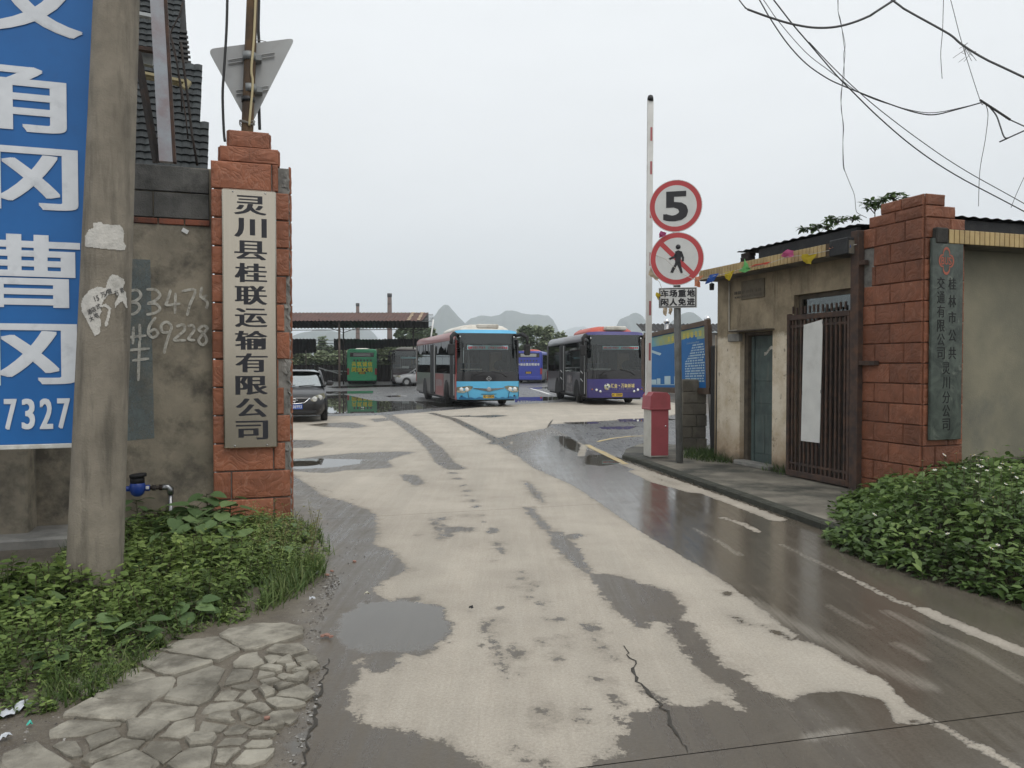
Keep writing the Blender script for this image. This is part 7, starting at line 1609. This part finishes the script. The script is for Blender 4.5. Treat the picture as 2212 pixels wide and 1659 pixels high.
for i, s_ in enumerate(SD):
    dd_ = np.sort(np.linalg.norm(SD - s_, axis=1))[1:4].mean(); rad = min(.44, dd_ * .92)
    P = s_ + np.array([(math.cos(t) * rad * rn.uniform(.85, 1.1), math.sin(t) * rad * rn.uniform(.85, 1.1)) for t in np.linspace(0, 2 * PI, 11)[:-1]])
    for j, t_ in enumerate(SD):
        if j == i: continue
        d_ = t_ - s_; L_ = np.linalg.norm(d_)
        if L_ > 1.4: continue
        P = clip_poly(P, s_ + d_ * .5 - d_ / L_ * (rn.uniform(.002, .012) if L_ > .24 else rn.uniform(.006, .020)), d_ / L_)
        if len(P) < 3: break
    if len(P) < 3: continue
    cen_ = P.mean(0); Q = []
    for a, b_ in zip(P, np.roll(P, -1, 0)):
        n2 = max(1, int(np.linalg.norm(b_ - a) / .045))
        for k in range(n2): Q.append(a + (b_ - a) * k / n2 + np.array([rn.uniform(-1, 1), rn.uniform(-1, 1)]) * (.009 if dd_ > .25 else .005))
    Q = np.array(Q)
    hgt = .006 + .022 * rn.random(); tx, ty = rn.uniform(-.045, .045), rn.uniform(-.045, .045); n2 = len(Q); mb = MB(); vs = []
    inset = [min(.010, .12 * np.linalg.norm(q - cen_)) * rn.uniform(.5, 1.6) for q in Q]
    for lev in range(4):
        for q, i_ in zip(Q, inset):
            e = q - cen_; r_ = np.linalg.norm(e); e = e * ((r_ - (0, 0, i_, .4 * r_)[lev]) / r_)
            z = (-.015, hgt * .6, hgt, hgt + .001)[lev]; vs.append((e[0], e[1], z + (e[0] * tx + e[1] * ty if lev else 0) + (rn.uniform(-.003, .002) if lev > 1 else 0)))
    vs.append((0, 0, hgt + .001)); fs = []
    for r_ in (0, 1, 2):
        for k in range(n2): fs.append((r_ * n2 + k, r_ * n2 + (k + 1) % n2, (r_ + 1) * n2 + (k + 1) % n2, (r_ + 1) * n2 + k))
    for k in range(n2): fs.append((3 * n2 + k, 3 * n2 + (k + 1) % n2, 4 * n2))
    mb.add(vs, fs); mb.build('paving_slab', PAV, pav, (cen_[0], cen_[1], .010))
# pebbles and rubble
def pebbles(name, polyg, n, s0, s1, label, m):
    Q = sample(polyg, n); vs = []; fs = []; base = [(1, 0, 0), (-1, 0, 0), (0, 1, 0), (0, -1, 0), (0, 0, .8), (0, 0, -.4)]; bf = [(0, 2, 4), (2, 1, 4), (1, 3, 4), (3, 0, 4), (2, 0, 5), (1, 2, 5), (3, 1, 5), (0, 3, 5)]
    ti = []
    for x, y in Q:
        s_ = s0 * (s1 / s0) ** (rg.random() ** 2.2); a = rg.uniform(0, 6); M_ = T(x, y, s_ * .3) @ RZ(a) @ Matrix.Diagonal((s_ * rg.uniform(.6, 1), s_ * rg.uniform(.5, .9), s_ * rg.uniform(.4, .8), 1)); b0 = len(vs); vs += [tuple(M_ @ (Vector(p) + Vector(rg.uniform(-.15, .15, 3)))) for p in base]; fs += [tuple(b0 + i for i in f) for f in bf]; ti += [rg.random()] * 6
    me = bpy.data.meshes.new(name); me.from_pydata(vs, [], fs); me.materials.append(m); at = me.attributes.new('tint', 'FLOAT', 'POINT'); at.data.foreach_set('value', np.array(ti, np.float32)); return tag(place(me, name), label, None, None, 'stuff')
PEB = leafmat('pebble', (.05, .045, .04), (.13, .12, .105), (.34, .33, .31), .8, 0.0)
pebbles('gravel', gp([(530, 1350), (600, 1310), (690, 1250), (720, 1230), (735, 1260), (700, 1330), (690, 1400), (640, 1375), (590, 1352)]), 1500, .004, .016, 'grey gravel strewn at the weed edge beside the road', PEB)
pebbles('gravel', gp([(0, 1550), (150, 1535), (240, 1500), (200, 1560), (120, 1660), (-60, 1660)]), 1300, .005, .022, 'pale rubble in the lower left corner', PEB)
pebbles('gravel', PREG, 4200, .003, .013, 'small stones in the joints of the broken paving', PEB)
pebbles('gravel', gp([(630, 1030), (760, 1075), (800, 1110), (800, 1250), (720, 1300), (690, 1200), (640, 1080)]), 700, .003, .012, 'scattered grit on the damp left road edge', PEB)
pebbles('gravel', gp([(1188, 920), (1300, 905), (1400, 905), (1400, 950), (1290, 960), (1240, 945)]), 900, .006, .018, 'loose stones on the asphalt behind the kerb', PEB)
BKR = mat('broken_brick', (.30, .17, .13), (.24, .13, .10), 20, .9)
def chunk(name, label, cat, px, py, s, m, group, seed=0, flatz=.5, cnt=1):
    rn = random.Random(seed + int(px)); p = G(px, py); mb = MB()
    n_ = rn.randint(5, 7); poly = [(s * rn.uniform(.6, 1.1) * math.cos(2 * PI * k / n_), s * rn.uniform(.4, .8) * math.sin(2 * PI * k / n_)) for k in range(n_)]
    mb.prism(poly, 0, s * flatz * rn.uniform(.6, 1.1)); o = mb.build(name, m, None, (p.x, p.y, .012 if px < 720 else .001), rn.uniform(0, 6)); return tag(o, label, cat, group)
for lab, px, py, s in (('pink brick fragment at the weed edge, left of a pair', 706, 1246, .026), ('pink brick fragment at the weed edge, right of a pair', 716, 1238, .022), ('broken brick flake lying on the wet mud, left piece', 697, 1379, .022), ('broken brick flake lying on the wet mud, middle piece', 706, 1377, .026), ('broken brick flake lying on the wet mud, right piece', 714, 1381, .018), ('orange brick crumb near the weeds on the muddy road edge', 765, 1214, .022), ('small red brick chip among the paving slabs', 577, 1558, .018)): chunk('brick_fragment', lab, 'brick fragment', px, py, s, BKR, 'brick fragments on the ground')
PLS = mat('litter_plastic', (.55, .58, .62), (.45, .47, .5), 20, .4)
def scrap(label, px, py, w, h, m, rz=0.0, seed=1):
    rn = random.Random(seed); p = G(px, py); mb = MB(); mb.grid(lambda u, v: ((u - .5) * w * rn.uniform(.8, 1.1), (v - .5) * h * rn.uniform(.8, 1.1), .02 + .022 * rn.random() * (1 if .1 < u < .9 else .3)), 5, 4); tag(mb.build('litter_scrap', m, None, (p.x, p.y, .004), rz), label, 'litter', 'litter scraps')
scrap('crumpled white plastic scrap at the lower left photo edge', 14, 1555, .07, .06, PLS, .4); scrap('pale crushed plastic bag by the short grass tuft', 52, 1536, .09, .06, PLS, 1.2, 2); scrap('small turquoise wrapper in the lower left rubble', 64, 1578, .025, .012, flat('turquoise_wrapper', (.05, .45, .36), .4), .2, 3); scrap('white scrap on gravel beside the wet mud', 674, 1302, .04, .02, PLS, .7, 4); scrap('white paper bit at the weed edge near the brick pair', 687, 1246, .04, .02, PLS, .1, 5); scrap('tiny white scrap at the bottom left corner', 12, 1606, .05, .03, PLS, .9, 6); scrap('small dark stone like clod on the dry road', 1018, 1322, .03, .02, DULLBLK, .3, 7); scrap('white plastic cup fragment by the front wheel of the blue bus', 783, 882, .12, .06, WHITE, .3, 8)
scrap('yellow leaf on the water at the left puddle', 793, 1291, .04, .02, flat('pale_leaf', (.45, .43, .33), .6), .2, 9)

# ================================================================== WATER METER
x_, z_ = FL.onx(297, 1055, YW - .12); wm = thing('water_meter', 'blue water meter with black lid on a pipe in front of the wall', 'water meter', FL.w(x_, YW - .12, z_), TH)
WBL = flat('meter_blue', (.012, .045, .24), .35)
mb = MB(); mb.lathe([(.03, -.075), (.055, -.055), (.068, -.02), (.072, .02), (.066, .05), (.06, .055)], 20); mb.tube([(-.12, 0, 0), (-.06, 0, 0)], .026, 10); mb.tube([(.06, 0, 0), (.11, 0, 0)], .03, 10); mb.build('meter_body', WBL, wm)
mb = MB(); mb.lathe([(.064, .052), (.064, .10), (.058, .105)], 20); mb.build('collar', DULLBLK, wm); mb = MB(); mb.lathe([(.076, -.014), (.078, .012), (.07, .018), (.0001, .018)], 20, T(.006, 0, .122) @ RY(-.10)); mb.build('lid', DULLBLK, wm)
MB().box(.075, .105, -.034, -.026, -.008, .022, .003).build('seal_tag', WHITE, wm)
xe, ze_ = FL.onx(366, 1058, YW - .12); xe -= x_
mb = MB(); mb.tube([(-.45, 0, -.005), (-.11, 0, 0)], .018, 8); mb.build('inlet_pipe', DARKIRON, wm); mb = MB(); mb.tube([(.11, 0, 0), (xe - .03, 0, -.002)], .019, 8); 
for q in (.13, .19, xe - .09): mb.tube([(q, 0, 0), (q + .03, 0, 0)], .028, 8)
mb.build('outlet_pipe', DARKIRON, wm); mb = MB(); mb.tube([(xe - .06, 0, 0), (xe - .01, 0, 0), (xe + .008, 0, -.02), (xe + .01, 0, -.07)], .03, 8); mb.tube([(xe + .01, 0, -.07), (xe + .012, 0, -.55)], .02, 8); mb.build('elbow', STEEL, wm)

# ================================================================== ROOFED SHED BEHIND THE WALL
YB_ = 2.2                                    # behind the wall, in the wall's frame
RT = mat('dark_roof_tile', (.032, .038, .040), (.020, .024, .026), 9, .75, 0, .35, 40, .3, (.05, .055, .052), 5, .35)
sh_ = thing('tiled_roof_shed', 'dark tiled roof of a dilapidated shed rising behind the left wall', 'shed', OL, TH)
sl_ = math.radians(58); xr_ = PX(447, 350, YB_)[0]; zb0 = PX(400, 352, YB_)[1] - .55
ca, sa = math.cos(sl_), math.sin(sl_); tw_, tp = .105, .125
def roof_pt(x, s_, off=0.0): return (x, YB_ + s_ * ca - off * sa, zb0 + s_ * sa + off * ca)
def edge_x(py): return float(np.interp(py, [0, 70, 78, 150, 152, 240, 242, 300, 352], [384, 398, 389, 392, 428, 442, 438, 444, 447]))
def ps(x, s_):       # local -> pixel row/column, used to find which tiles have slipped off the ragged edge
    w = FL.w(*roof_pt(x, s_)); d = w - CAMP; yc = d.y * math.cos(PITCH) - d.z * math.sin(PITCH); return CX + FPX * d.x / yc, CY - FPX * (d.z * math.cos(PITCH) + d.y * math.sin(PITCH)) / yc
mb = MB()
def fn(u, v): e = abs(2 * u - 1); return (tw_ * (u - .5) * 1.04, 0, 0)
nu = 4; vs = []
for v_, off in ((0, .030), (1, .0)):
    for i in range(nu + 1):
        u = i / nu; vs.append((tw_ * (u - .5) * 1.06, v_ * tp * 1.25, off + .014 * math.cos(PI * (u - .5))))
for i in range(nu + 1): vs.append((tw_ * (i / nu - .5) * .97, 0.002, .0 + .014 * math.cos(PI * (i / nu - .5)) - .006))
mb.add(vs, [(i, i + 1, nu + 2 + i, nu + 1 + i) for i in range(nu)] + [(2 * nu + 2 + i, 2 * nu + 3 + i, i + 1, i) for i in range(nu)])
Mr = Matrix(((1, 0, 0, 0), (0, ca, -sa, 0), (0, sa, ca, 0), (0, 0, 0, 1)))
tme = mb.mesh('roof_tile', RT)
rows_ = int(5.0 / tp); count = 0
for r_ in range(rows_):
    s_ = r_ * tp
    for c in range(20):
        x = xr_ + .25 - c * tw_; px, py = ps(x, s_)
        if py < -70 or px > edge_x(py) or px < 268 or py > 380: continue
        o = place(tme, 'roof_tile', sh_); o.matrix_local = T(*roof_pt(x + random.uniform(-.003, .003), s_, random.uniform(0, .006))) @ Mr @ RZ(random.uniform(-.02, .02)); count += 1
mb = MB(); q = [roof_pt(xr_ - 2.2, 0, -.03), roof_pt(xr_ - .12, 0, -.03), roof_pt(xr_ - .45, 5, -.03), roof_pt(xr_ - 2.2, 5, -.03)]; mb.add(q, [(0, 1, 2, 3)]); mb.build('underlay', DKT, sh_)
for k_ in range(9):
    py = 72 + k_ * 10.5; s_ = next(s for s in np.arange(0, 5, .01) if ps(xr_, s)[1] <= py + 4); a = roof_pt(xr_ - .5, s_, -.01); 
    xe_ = next(x for x in np.arange(xr_ - .4, xr_ + .3, .005) if ps(x, s_)[0] >= 404 + k_ * 1.4) if ps(xr_ + .3, s_)[0] > 404 + k_ * 1.4 else xr_ - .1
    MB().box(a[0], xe_, a[1] - .02, a[1] + .02, a[2] - .012, a[2] + .016).build('batten', mat('grey_batten', (.07, .07, .068)), sh_)
# flaking steel post and struts in front of the tiles
sp_ = thing('steel_stanchion', 'pale flaking steel post standing on the wall before the dark roof', 'post', OL, TH)
xp, zp = PX(359, 350, YW + .16); xt, zt_ = PX(342, 0, YW + .30); dxp = (xt - xp) / (zt_ - zp)
pwid = 26 / FPX * 8.1
FLK = mat('flaking_pale_paint', (.34, .37, .40), (.30, .27, .28), 5, .7, 0, .2, 40, 0, (.22, .11, .10), 3, .5)
mb = MB(); vs = []
for z, x in ((zp, xp), (zt_ + 1, xp + dxp * (zt_ + 1 - zp))): vs += [(x - pwid / 2, YW + .13, z), (x + pwid / 2, YW + .13, z), (x + pwid / 2, YW + .21, z), (x - pwid / 2, YW + .21, z)]
mb.add(vs, [(0, 3, 2, 1), (4, 5, 6, 7), (0, 1, 5, 4), (1, 2, 6, 5), (2, 3, 7, 6), (3, 0, 4, 7)]); mb.build('post', FLK, sp_)
mb = MB(); vs = [(x + pwid / 2 + .002, y, z) for z, x in ((zp, xp), (zt_ + 1, xp + dxp * (zt_ + 1 - zp))) for y in (YW + .13, YW + .22)] + [(x + pwid / 2 + .03, y, z) for z, x in ((zp, xp), (zt_ + 1, xp + dxp * (zt_ + 1 - zp))) for y in (YW + .13, YW + .22)]
mb.add(vs, [(0, 1, 3, 2), (4, 6, 7, 5), (0, 2, 6, 4), (1, 5, 7, 3), (0, 4, 5, 1), (2, 3, 7, 6)]); mb.build('rusty_flange', RUST, sp_)
a, b_ = PX(338, 350, YW + .30), PX(296, 110, YW + .30); a2 = PX(302, 215, YW + .3)
mb = MB(); mb.tube([(a[0], YW + .32, a[1]), (b_[0], YW + .32, b_[1])], .038, 4, smooth=False); mb.build('diagonal_strut', DARKIRON, sp_)
def rail(px0, py0, px1, py1, h_, m, nm, y=1.1):
    a, b_ = PX(px0, py0, y), PX(px1, py1, y); MB().box(0, math.hypot(b_[0] - a[0], b_[1] - a[1]), -.04, .04, -h_, h_, 0, 0, T(a[0], y, a[1]) @ RY(-math.atan2(b_[1] - a[1], b_[0] - a[0]))).build(nm, m, sh_)
CRM = flat('cream_strip', (.42, .36, .20), .6); LGT = flat('pale_tube', (.42, .44, .44), .5)
rail(262, 24, 336, 38, .018, LGT, 'light_tube'); rail(260, 100, 352, 112, .02, RUST, 'purlin'); rail(280, 118, 332, 130, .075, mat('pale_panel', (.30, .31, .29), (.2, .21, .2), 5), 'pale_panel', 1.2); rail(280, 153, 404, 178, .014, CRM, 'cream_strip'); rail(280, 160, 408, 186, .012, CRM, 'cream_strip', 1.15); rail(398, 180, 408, 187, .05, CRM, 'strip_end', 1.1)
for j, L in enumerate(([(359, 40), (378, 110), (392, 190), (402, 260), (406, 300)], [(394, 0), (386, 30), (370, 60), (352, 112), (330, 140)], [(362, 60), (380, 130), (390, 200), (391, 235)], [(388, 80), (395, 140), (404, 210), (412, 280), (424, 350)])):
    mb = MB(); mb.tube([(PX(x, y, .7)[0], .7 + .05 * j, PX(x, y, .7)[1]) for x, y in L], .008 if j != 3 else .014, 5); mb.build('loose_wire', DARKIRON, sh_)

# ================================================================== TRIANGULAR SIGN ON THE LEFT PILLAR
YT_ = .40; tb = PX(535, 275, YT_); 
ts = thing('triangle_sign', 'back of a grey triangular road sign on a rusty pole above the left pillar', 'road sign', FL.w(0, 0, 0), TH)
def tp_(px, py, y=YT_): x, z = PX(px, py, y); return Vector((x, y, z))
RP_ = mat('rust_brown_pole', (.12, .075, .04), (.06, .042, .03), 5, .75, .2, .4, 30, 0, (.17, .10, .04), 4, .45)
p0, p1 = tp_(534, 290), tp_(545, 0); dv = (p1 - p0); mb = MB(); mb.tube([p0 - dv * .12, p0, p1, p1 + dv * .6], [.062, .060, .056, .05], 14); mb.build('pole', RP_, ts)
tri = [(448, 106), (638, 82), (540, 275)]; P = [tp_(x, y, YT_ + .09) for x, y in tri]; cen_ = sum(P, Vector()) / 3; pts = []
for i in range(3):
    a, b_, c = P[i - 1], P[i], P[(i + 1) % 3]; d1, d2_ = (a - b_).normalized(), (c - b_).normalized(); r_ = .075; q0, q1 = b_ + d1 * r_, b_ + d2_ * r_
    for k_ in range(6): t_ = k_ / 5; pts.append(q0.lerp(b_, t_).lerp(b_.lerp(q1, t_), t_))
SGREY = mat('sign_back_grey', (.36, .37, .37), (.32, .325, .325), 3, .5, .1, .03, 60, 0, (.16, .155, .14), 2.5, .3)
n_ = len(pts); vs = [tuple(p) for p in pts] + [(p.x, p.y + .006, p.z) for p in pts]
MB().add(vs, [tuple(range(n_)), tuple(reversed(range(n_, 2 * n_)))] + [(i, (i + 1) % n_, n_ + (i + 1) % n_, n_ + i) for i in range(n_)]).build('plate', SGREY, ts)
for (xa, ya, xb, yb) in ((493, 130, 593, 114), (510, 196, 580, 186)):
    for (c_, d_) in ((0, .46), (.54, 1)):
        for dy in (0, 8):
            a = tp_(xa + (xb - xa) * c_, ya + (yb - ya) * c_ + dy, YT_ + .075); b_ = tp_(xa + (xb - xa) * d_, ya + (yb - ya) * d_ + dy, YT_ + .075); mb = MB(); mb.tube([a, b_], .008, 4, smooth=False); mb.build('rail', SGREY, ts)
    m_ = tp_((xa + xb) / 2 - 4, (ya + yb) / 2 + 1); mb = MB(); mb.lathe([(.066, -.04), (.068, -.04), (.068, .04), (.066, .04)], 16, T(*m_)); mb.box(.05, .12, -.02, .09, -.03, .03, .004, 0, T(*m_)); mb.build('clamp', GREYPOST, ts)
mb = MB(); c_ = tp_(536, 216); mb.lathe([(.063, -.025), (.066, -.025), (.066, .025), (.063, .025)], 16, T(*c_)); mb.build('strap', BLACK, ts)
CRC = flat('cream_cable', (.50, .42, .24), .6); DKC = flat('dark_cable', (.018, .019, .02), .6)
def cable_on(px, y, r, m, name, label, cat='cable', group=None):
    pts = [tp_(a, b_, y) for a, b_ in px]; Q = []
    for i in range(len(pts) - 1):
        for k_ in range(4):
            t_ = k_ / 4; a, b_, c, d = pts[max(i - 1, 0)], pts[i], pts[i + 1], pts[min(i + 2, len(pts) - 1)]; Q.append(.5 * (2 * b_ + (c - a) * t_ + (2 * a - 5 * b_ + 4 * c - d) * t_ * t_ + (3 * b_ - a - 3 * c + d) * t_ ** 3))
    mb = MB(); mb.tube(Q + [pts[-1]], r, 6); o = mb.build(name, m, None, OL, TH); tag(o, label, cat, group); return o
cable_on([(553, -60), (552, 0), (548, 90), (543, 150), (546, 180), (541, 240), (538, 272)], YT_ - .07, .012, CRC, 'cable', 'cream cable running down the rusty sign pole')
cable_on([(491, -60), (491, 0), (489, 70), (484, 150), (481, 200), (482, 250), (484, 290), (486, 306)], .30, .013, DKC, 'cable', 'black cable hanging left of the triangle sign')
cable_on([(559, -60), (559, 0), (558, 60), (560, 110), (559, 200), (560, 250), (561, 280)], .62, .016, DKC, 'cable', 'black cable pair hanging behind the triangle sign')
mb = MB()
for k_ in range(3): 
    c_ = tp_(534, 268 - k_ * 1.5, YT_); mb.tube([c_ + Vector((.075 * math.cos(t_), .075 * math.sin(t_), .02 * math.sin(t_ * 2 + k_))) for t_ in np.linspace(0, 2 * PI, 20)], .005, 4)
tp2 = tp_(575, 90, YT_ - .05); mb.tube([tp_(548, 86, YT_ - .05), tp_(562, 87, YT_ - .08), tp2], .004, 4); mb.build('binding_wire', flat('grey_wire', (.2, .19, .17), .6), ts)

# ================================================================== OVERHEAD CABLES, BUNTING
def c8(L): return [(1566 + x * .2929, y * .2929) for x, y in L]
def overhead(label, L, r, Y0, Y1, m=None, ext=(True, True)):
    L = c8(L); P = []; n_ = len(L); d = [0]
    for a, b_ in zip(L[:-1], L[1:]): d.append(d[-1] + math.hypot(b_[0] - a[0], b_[1] - a[1]))
    P = [AT(x, y, Y0 + (Y1 - Y0) * q / d[-1]) for (x, y), q in zip(L, d)]
    if ext[0]: P = [P[0] + (P[0] - P[1]).normalized() * 1.2] + P
    if ext[1]: P = P + [P[-1] + (P[-1] - P[-2]).normalized() * 2.5]
    Q = []
    for i in range(len(P) - 1):
        for k_ in range(5):
            t_ = k_ / 5; a, b_, c, e = P[max(i - 1, 0)], P[i], P[i + 1], P[min(i + 2, len(P) - 1)]; Q.append(.5 * (2 * b_ + (c - a) * t_ + (2 * a - 5 * b_ + 4 * c - e) * t_ * t_ + (3 * b_ - a - 3 * c + e) * t_ ** 3))
    Q.append(P[-1]); mb = MB(); mb.tube(Q, r, 6); o = mb.build('overhead_cable', m or DKC, None); tag(o, label, 'cable', 'cables in the sky at upper right'); return o
CABG = flat('grey_cable', (.055, .057, .06), .55)
overhead('thick sagging cable at the top of the photo, ending in a short sleeve at left', [(165, 68), (330, 128), (500, 178), (680, 205), (860, 190), (1060, 120), (1240, 5)], .0115, 8.0, 8.0, CABG, (False, True))
overhead('thick cable running down to the right photo edge, uppermost of the right side', [(1240, 5), (1330, 70), (1600, 220), (1680, 270), (1750, 330), (1920, 435), (2205, 570)], .010, 8.0, 7.4, CABG)
overhead('cable with the deepest sag, ending at the splice sleeve on the right', [(255, 0), (330, 130), (460, 320), (600, 470), (750, 575), (860, 628), (1000, 685), (1250, 780), (1430, 835), (1550, 845), (1700, 810), (1890, 757)], .0065, 8.6, 8.2, None, (True, False))
overhead('thin cable just above the deepest sagging one, ending at the splice sleeve', [(285, 0), (390, 150), (590, 380), (760, 515), (860, 590), (985, 680), (1200, 765), (1500, 832), (1780, 785), (1890, 757)], .004, 8.7, 8.3, CABG, (True, False))
overhead('long diagonal cable crossing to the black roof at right, lower of two', [(360, 0), (500, 180), (620, 320), (800, 530), (920, 655), (1140, 870), (1400, 1090), (1700, 1290), (2160, 1535)], .0075, 8.9, 9.6, None, (True, True))
overhead('long diagonal cable to the right photo edge, upper of two', [(620, 310), (790, 490), (990, 680), (1180, 840), (1460, 1050), (1760, 1250), (2205, 1500)], .0055, 8.9, 9.4, CABG, (False, True))
for k_, dx_ in enumerate((0, 9)): overhead(['twisted wire hanging from the top down to the gatehouse roof, main strand', 'twisted wire hanging to the gatehouse roof, second strand'][k_], [(832 + dx_ * .3, 0), (835, 85), (855 - dx_ * .5, 160), (877 + dx_, 325), (885 - dx_, 400), (870 + dx_, 560), (860 - dx_ * .5, 690), (857 + dx_ * .3, 800), (875 - dx_ * .4, 930), (870, 1050), (872 + dx_ * .5, 1220), (890, 1275)] + ([(920, 1350), (955, 1440), (965, 1540), (980, 1572), (1045, 1605)] if k_ == 0 else []), .0035, 9.6, 9.9, CABG, (True, False))
overhead('loose wire end hanging in the sky, stopping above the right pillar', [(1612, 0), (1605, 220), (1592, 380), (1595, 480), (1602, 580)], .0035, 8.2, 8.2, CABG, (True, False))
overhead('steep thin wire from the top edge down to the splice sleeve', [(1665, 0), (1750, 325), (1880, 735), (1905, 760)], .0035, 8.0, 8.2, CABG, (True, False))
overhead('thick splice sleeve on the cable at the right', [(1880, 737), (1990, 808), (2105, 884)], .012, 8.2, 8.1, None, (False, False))
overhead('cable tail leaving the splice sleeve for the right photo edge', [(2105, 884), (2150, 905), (2205, 930)], .006, 8.1, 8.0, CABG, (False, True))
overhead('looping cable drop below the splice sleeve', [(1940, 775), (2000, 850), (2030, 930), (2060, 1010), (2100, 1012), (2205, 965)], .007, 8.2, 8.0, CABG, (False, True))
overhead('thin wire from the splice sleeve down to the black roof', [(1925, 775), (1940, 850), (1920, 1030), (1880, 1260), (1870, 1520)], .0035, 8.2, 9.3, CABG, (False, False))
overhead('thin double wire rising from the roof at the right photo edge', [(2240, 1240), (2205, 1310), (2150, 1430), (2110, 1530)], .003, 8.8, 9.2, CABG, (True, False))
overhead('short cable stub above the left end of the sagging cable', [(105, 0), (140, 45), (165, 68)], .006, 8.0, 8.0, CABG, (True, False))
mb = MB(); c_ = AT(*c8([(1765, 338)])[0], 7.75)
for k_ in range(9): mb.tube([c_, c_ + Vector((random.uniform(-.12, .14), random.uniform(-.05, .05), random.uniform(-.16, .06))) * .7, c_ + Vector((random.uniform(-.16, .16), 0, random.uniform(-.2, .04))) * .8], .0025, 3)
tag(mb.build('wire_tangle', CABG), 'tangle of binding wire on the thick right cable', 'wire')
# bunting from the pillar along the eave to the barrier
def bpt(px, py): return AT(px, py, float(np.interp(px, [1405, 1500, 1840], [12.7, 12.2, 9.9])) - .28)
bn_ = thing('bunting', 'string of faded coloured bunting flags from the eave to the barrier', 'bunting', (0, 0, 0))
SP = [(1850, 528), (1790, 541), (1750, 550), (1700, 555), (1655, 571), (1610, 578), (1570, 590), (1535, 598), (1505, 606), (1470, 590), (1438, 560), (1402, 545)]
mb = MB(); mb.tube([bpt(*p) for p in SP], .004, 5); mb.tube([bpt(1408, 590), bpt(1425, 610), bpt(1435, 640), bpt(1450, 668)], .004, 5); mb.build('string', flat('bunting_string', (.4, .38, .34), .7), bn_)
def flag(pts, c, nm='flag'):
    m = nmats.setdefault(c, None) or nmats.__setitem__(c, leafless(c)) or nmats[c]
    P = [bpt(*p) for p in pts]; mb = MB(); n_ = len(P); cen_ = sum(P, Vector()) / n_; vs = []; fs = []
    ring = []
    for a, b_ in zip(P, P[1:] + P[:1]):
        for k_ in range(3): ring.append(a.lerp(b_, k_ / 3))
    vs = [cen_ + Vector((0, -.03, 0))]
    for f_ in (.5, 1.0): vs += [cen_.lerp(p, f_) + Vector((0, random.uniform(-.04, .04) * (1 if f_ > .6 else .7), 0)) for p in ring]
    k2 = len(ring)
    for k_ in range(k2): fs.append((0, 1 + k_, 1 + (k_ + 1) % k2)); fs.append((1 + k_, 1 + k2 + k_, 1 + k2 + (k_ + 1) % k2, 1 + (k_ + 1) % k2))
    mb.add(vs, fs, smooth=True); return mb.build(nm, m, bn_, recalc=False)
nmats = {}
def leafless(c):
    k = N('flag_cloth'); p = k.n('ShaderNodeBsdfPrincipled', {'Base Color': c + (1,), 'Roughness': .8}); t_ = k.n('ShaderNodeBsdfTranslucent', {0: c + (1,)}); mx = k.n('ShaderNodeMixShader', {0: .35, 1: p.outputs[0], 2: t_.outputs[0]}); k.l(mx.outputs[0], k.out.inputs[0]); return k.mat
OR, BL, YE, GR_, PK, CRm, RD = (.62, .25, .14), (.035, .11, .40), (.55, .42, .03), (.16, .50, .16), (.50, .10, .24), (.52, .42, .30), (.60, .12, .08)
def cE(L): return [(1350 + x * .2929, 540 + (y) * .2929) for x, y in L]     # crop at 2500,1000
for L, c in (([(515, 200), (578, 188), (548, 225), (557, 275), (512, 268)], OR), ([(627, 182), (690, 172), (655, 230), (588, 255), (610, 210)], BL), ([(740, 165), (812, 148), (790, 180), (770, 228), (735, 200)], YE), ([(885, 60), (910, 130), (935, 140), (880, 168), (845, 155), (872, 115)], GR_), ([(905, 130), (960, 105), (1080, 85), (1040, 108), (940, 125)], RD), ([(1160, 20), (1200, -5), (1245, 5), (1248, 50), (1185, 58), (1155, 45)], PK), ([(1300, 35), (1412, 28), (1370, 108), (1330, 95), (1295, 62)], YE), ([(1515, -25), (1530, -15), (1600, -20), (1560, -8), (1500, -5)], OR), ([(1645, -30), (1668, -45), (1662, 0), (1648, 5)], BL),
             ([(262, -140), (305, -125), (300, -105), (255, -90), (248, -110)], PK), ([(195, 110), (215, 140), (250, 210), (235, 228), (200, 200), (170, 185)], CRm), ([(235, 310), (262, 330), (258, 380), (222, 335)], YE), ([(285, 425), (315, 428), (300, 490), (280, 470)], CRm), ([(325, 428), (355, 430), (340, 480), (322, 465)], CRm)): flag(cE(L), c)
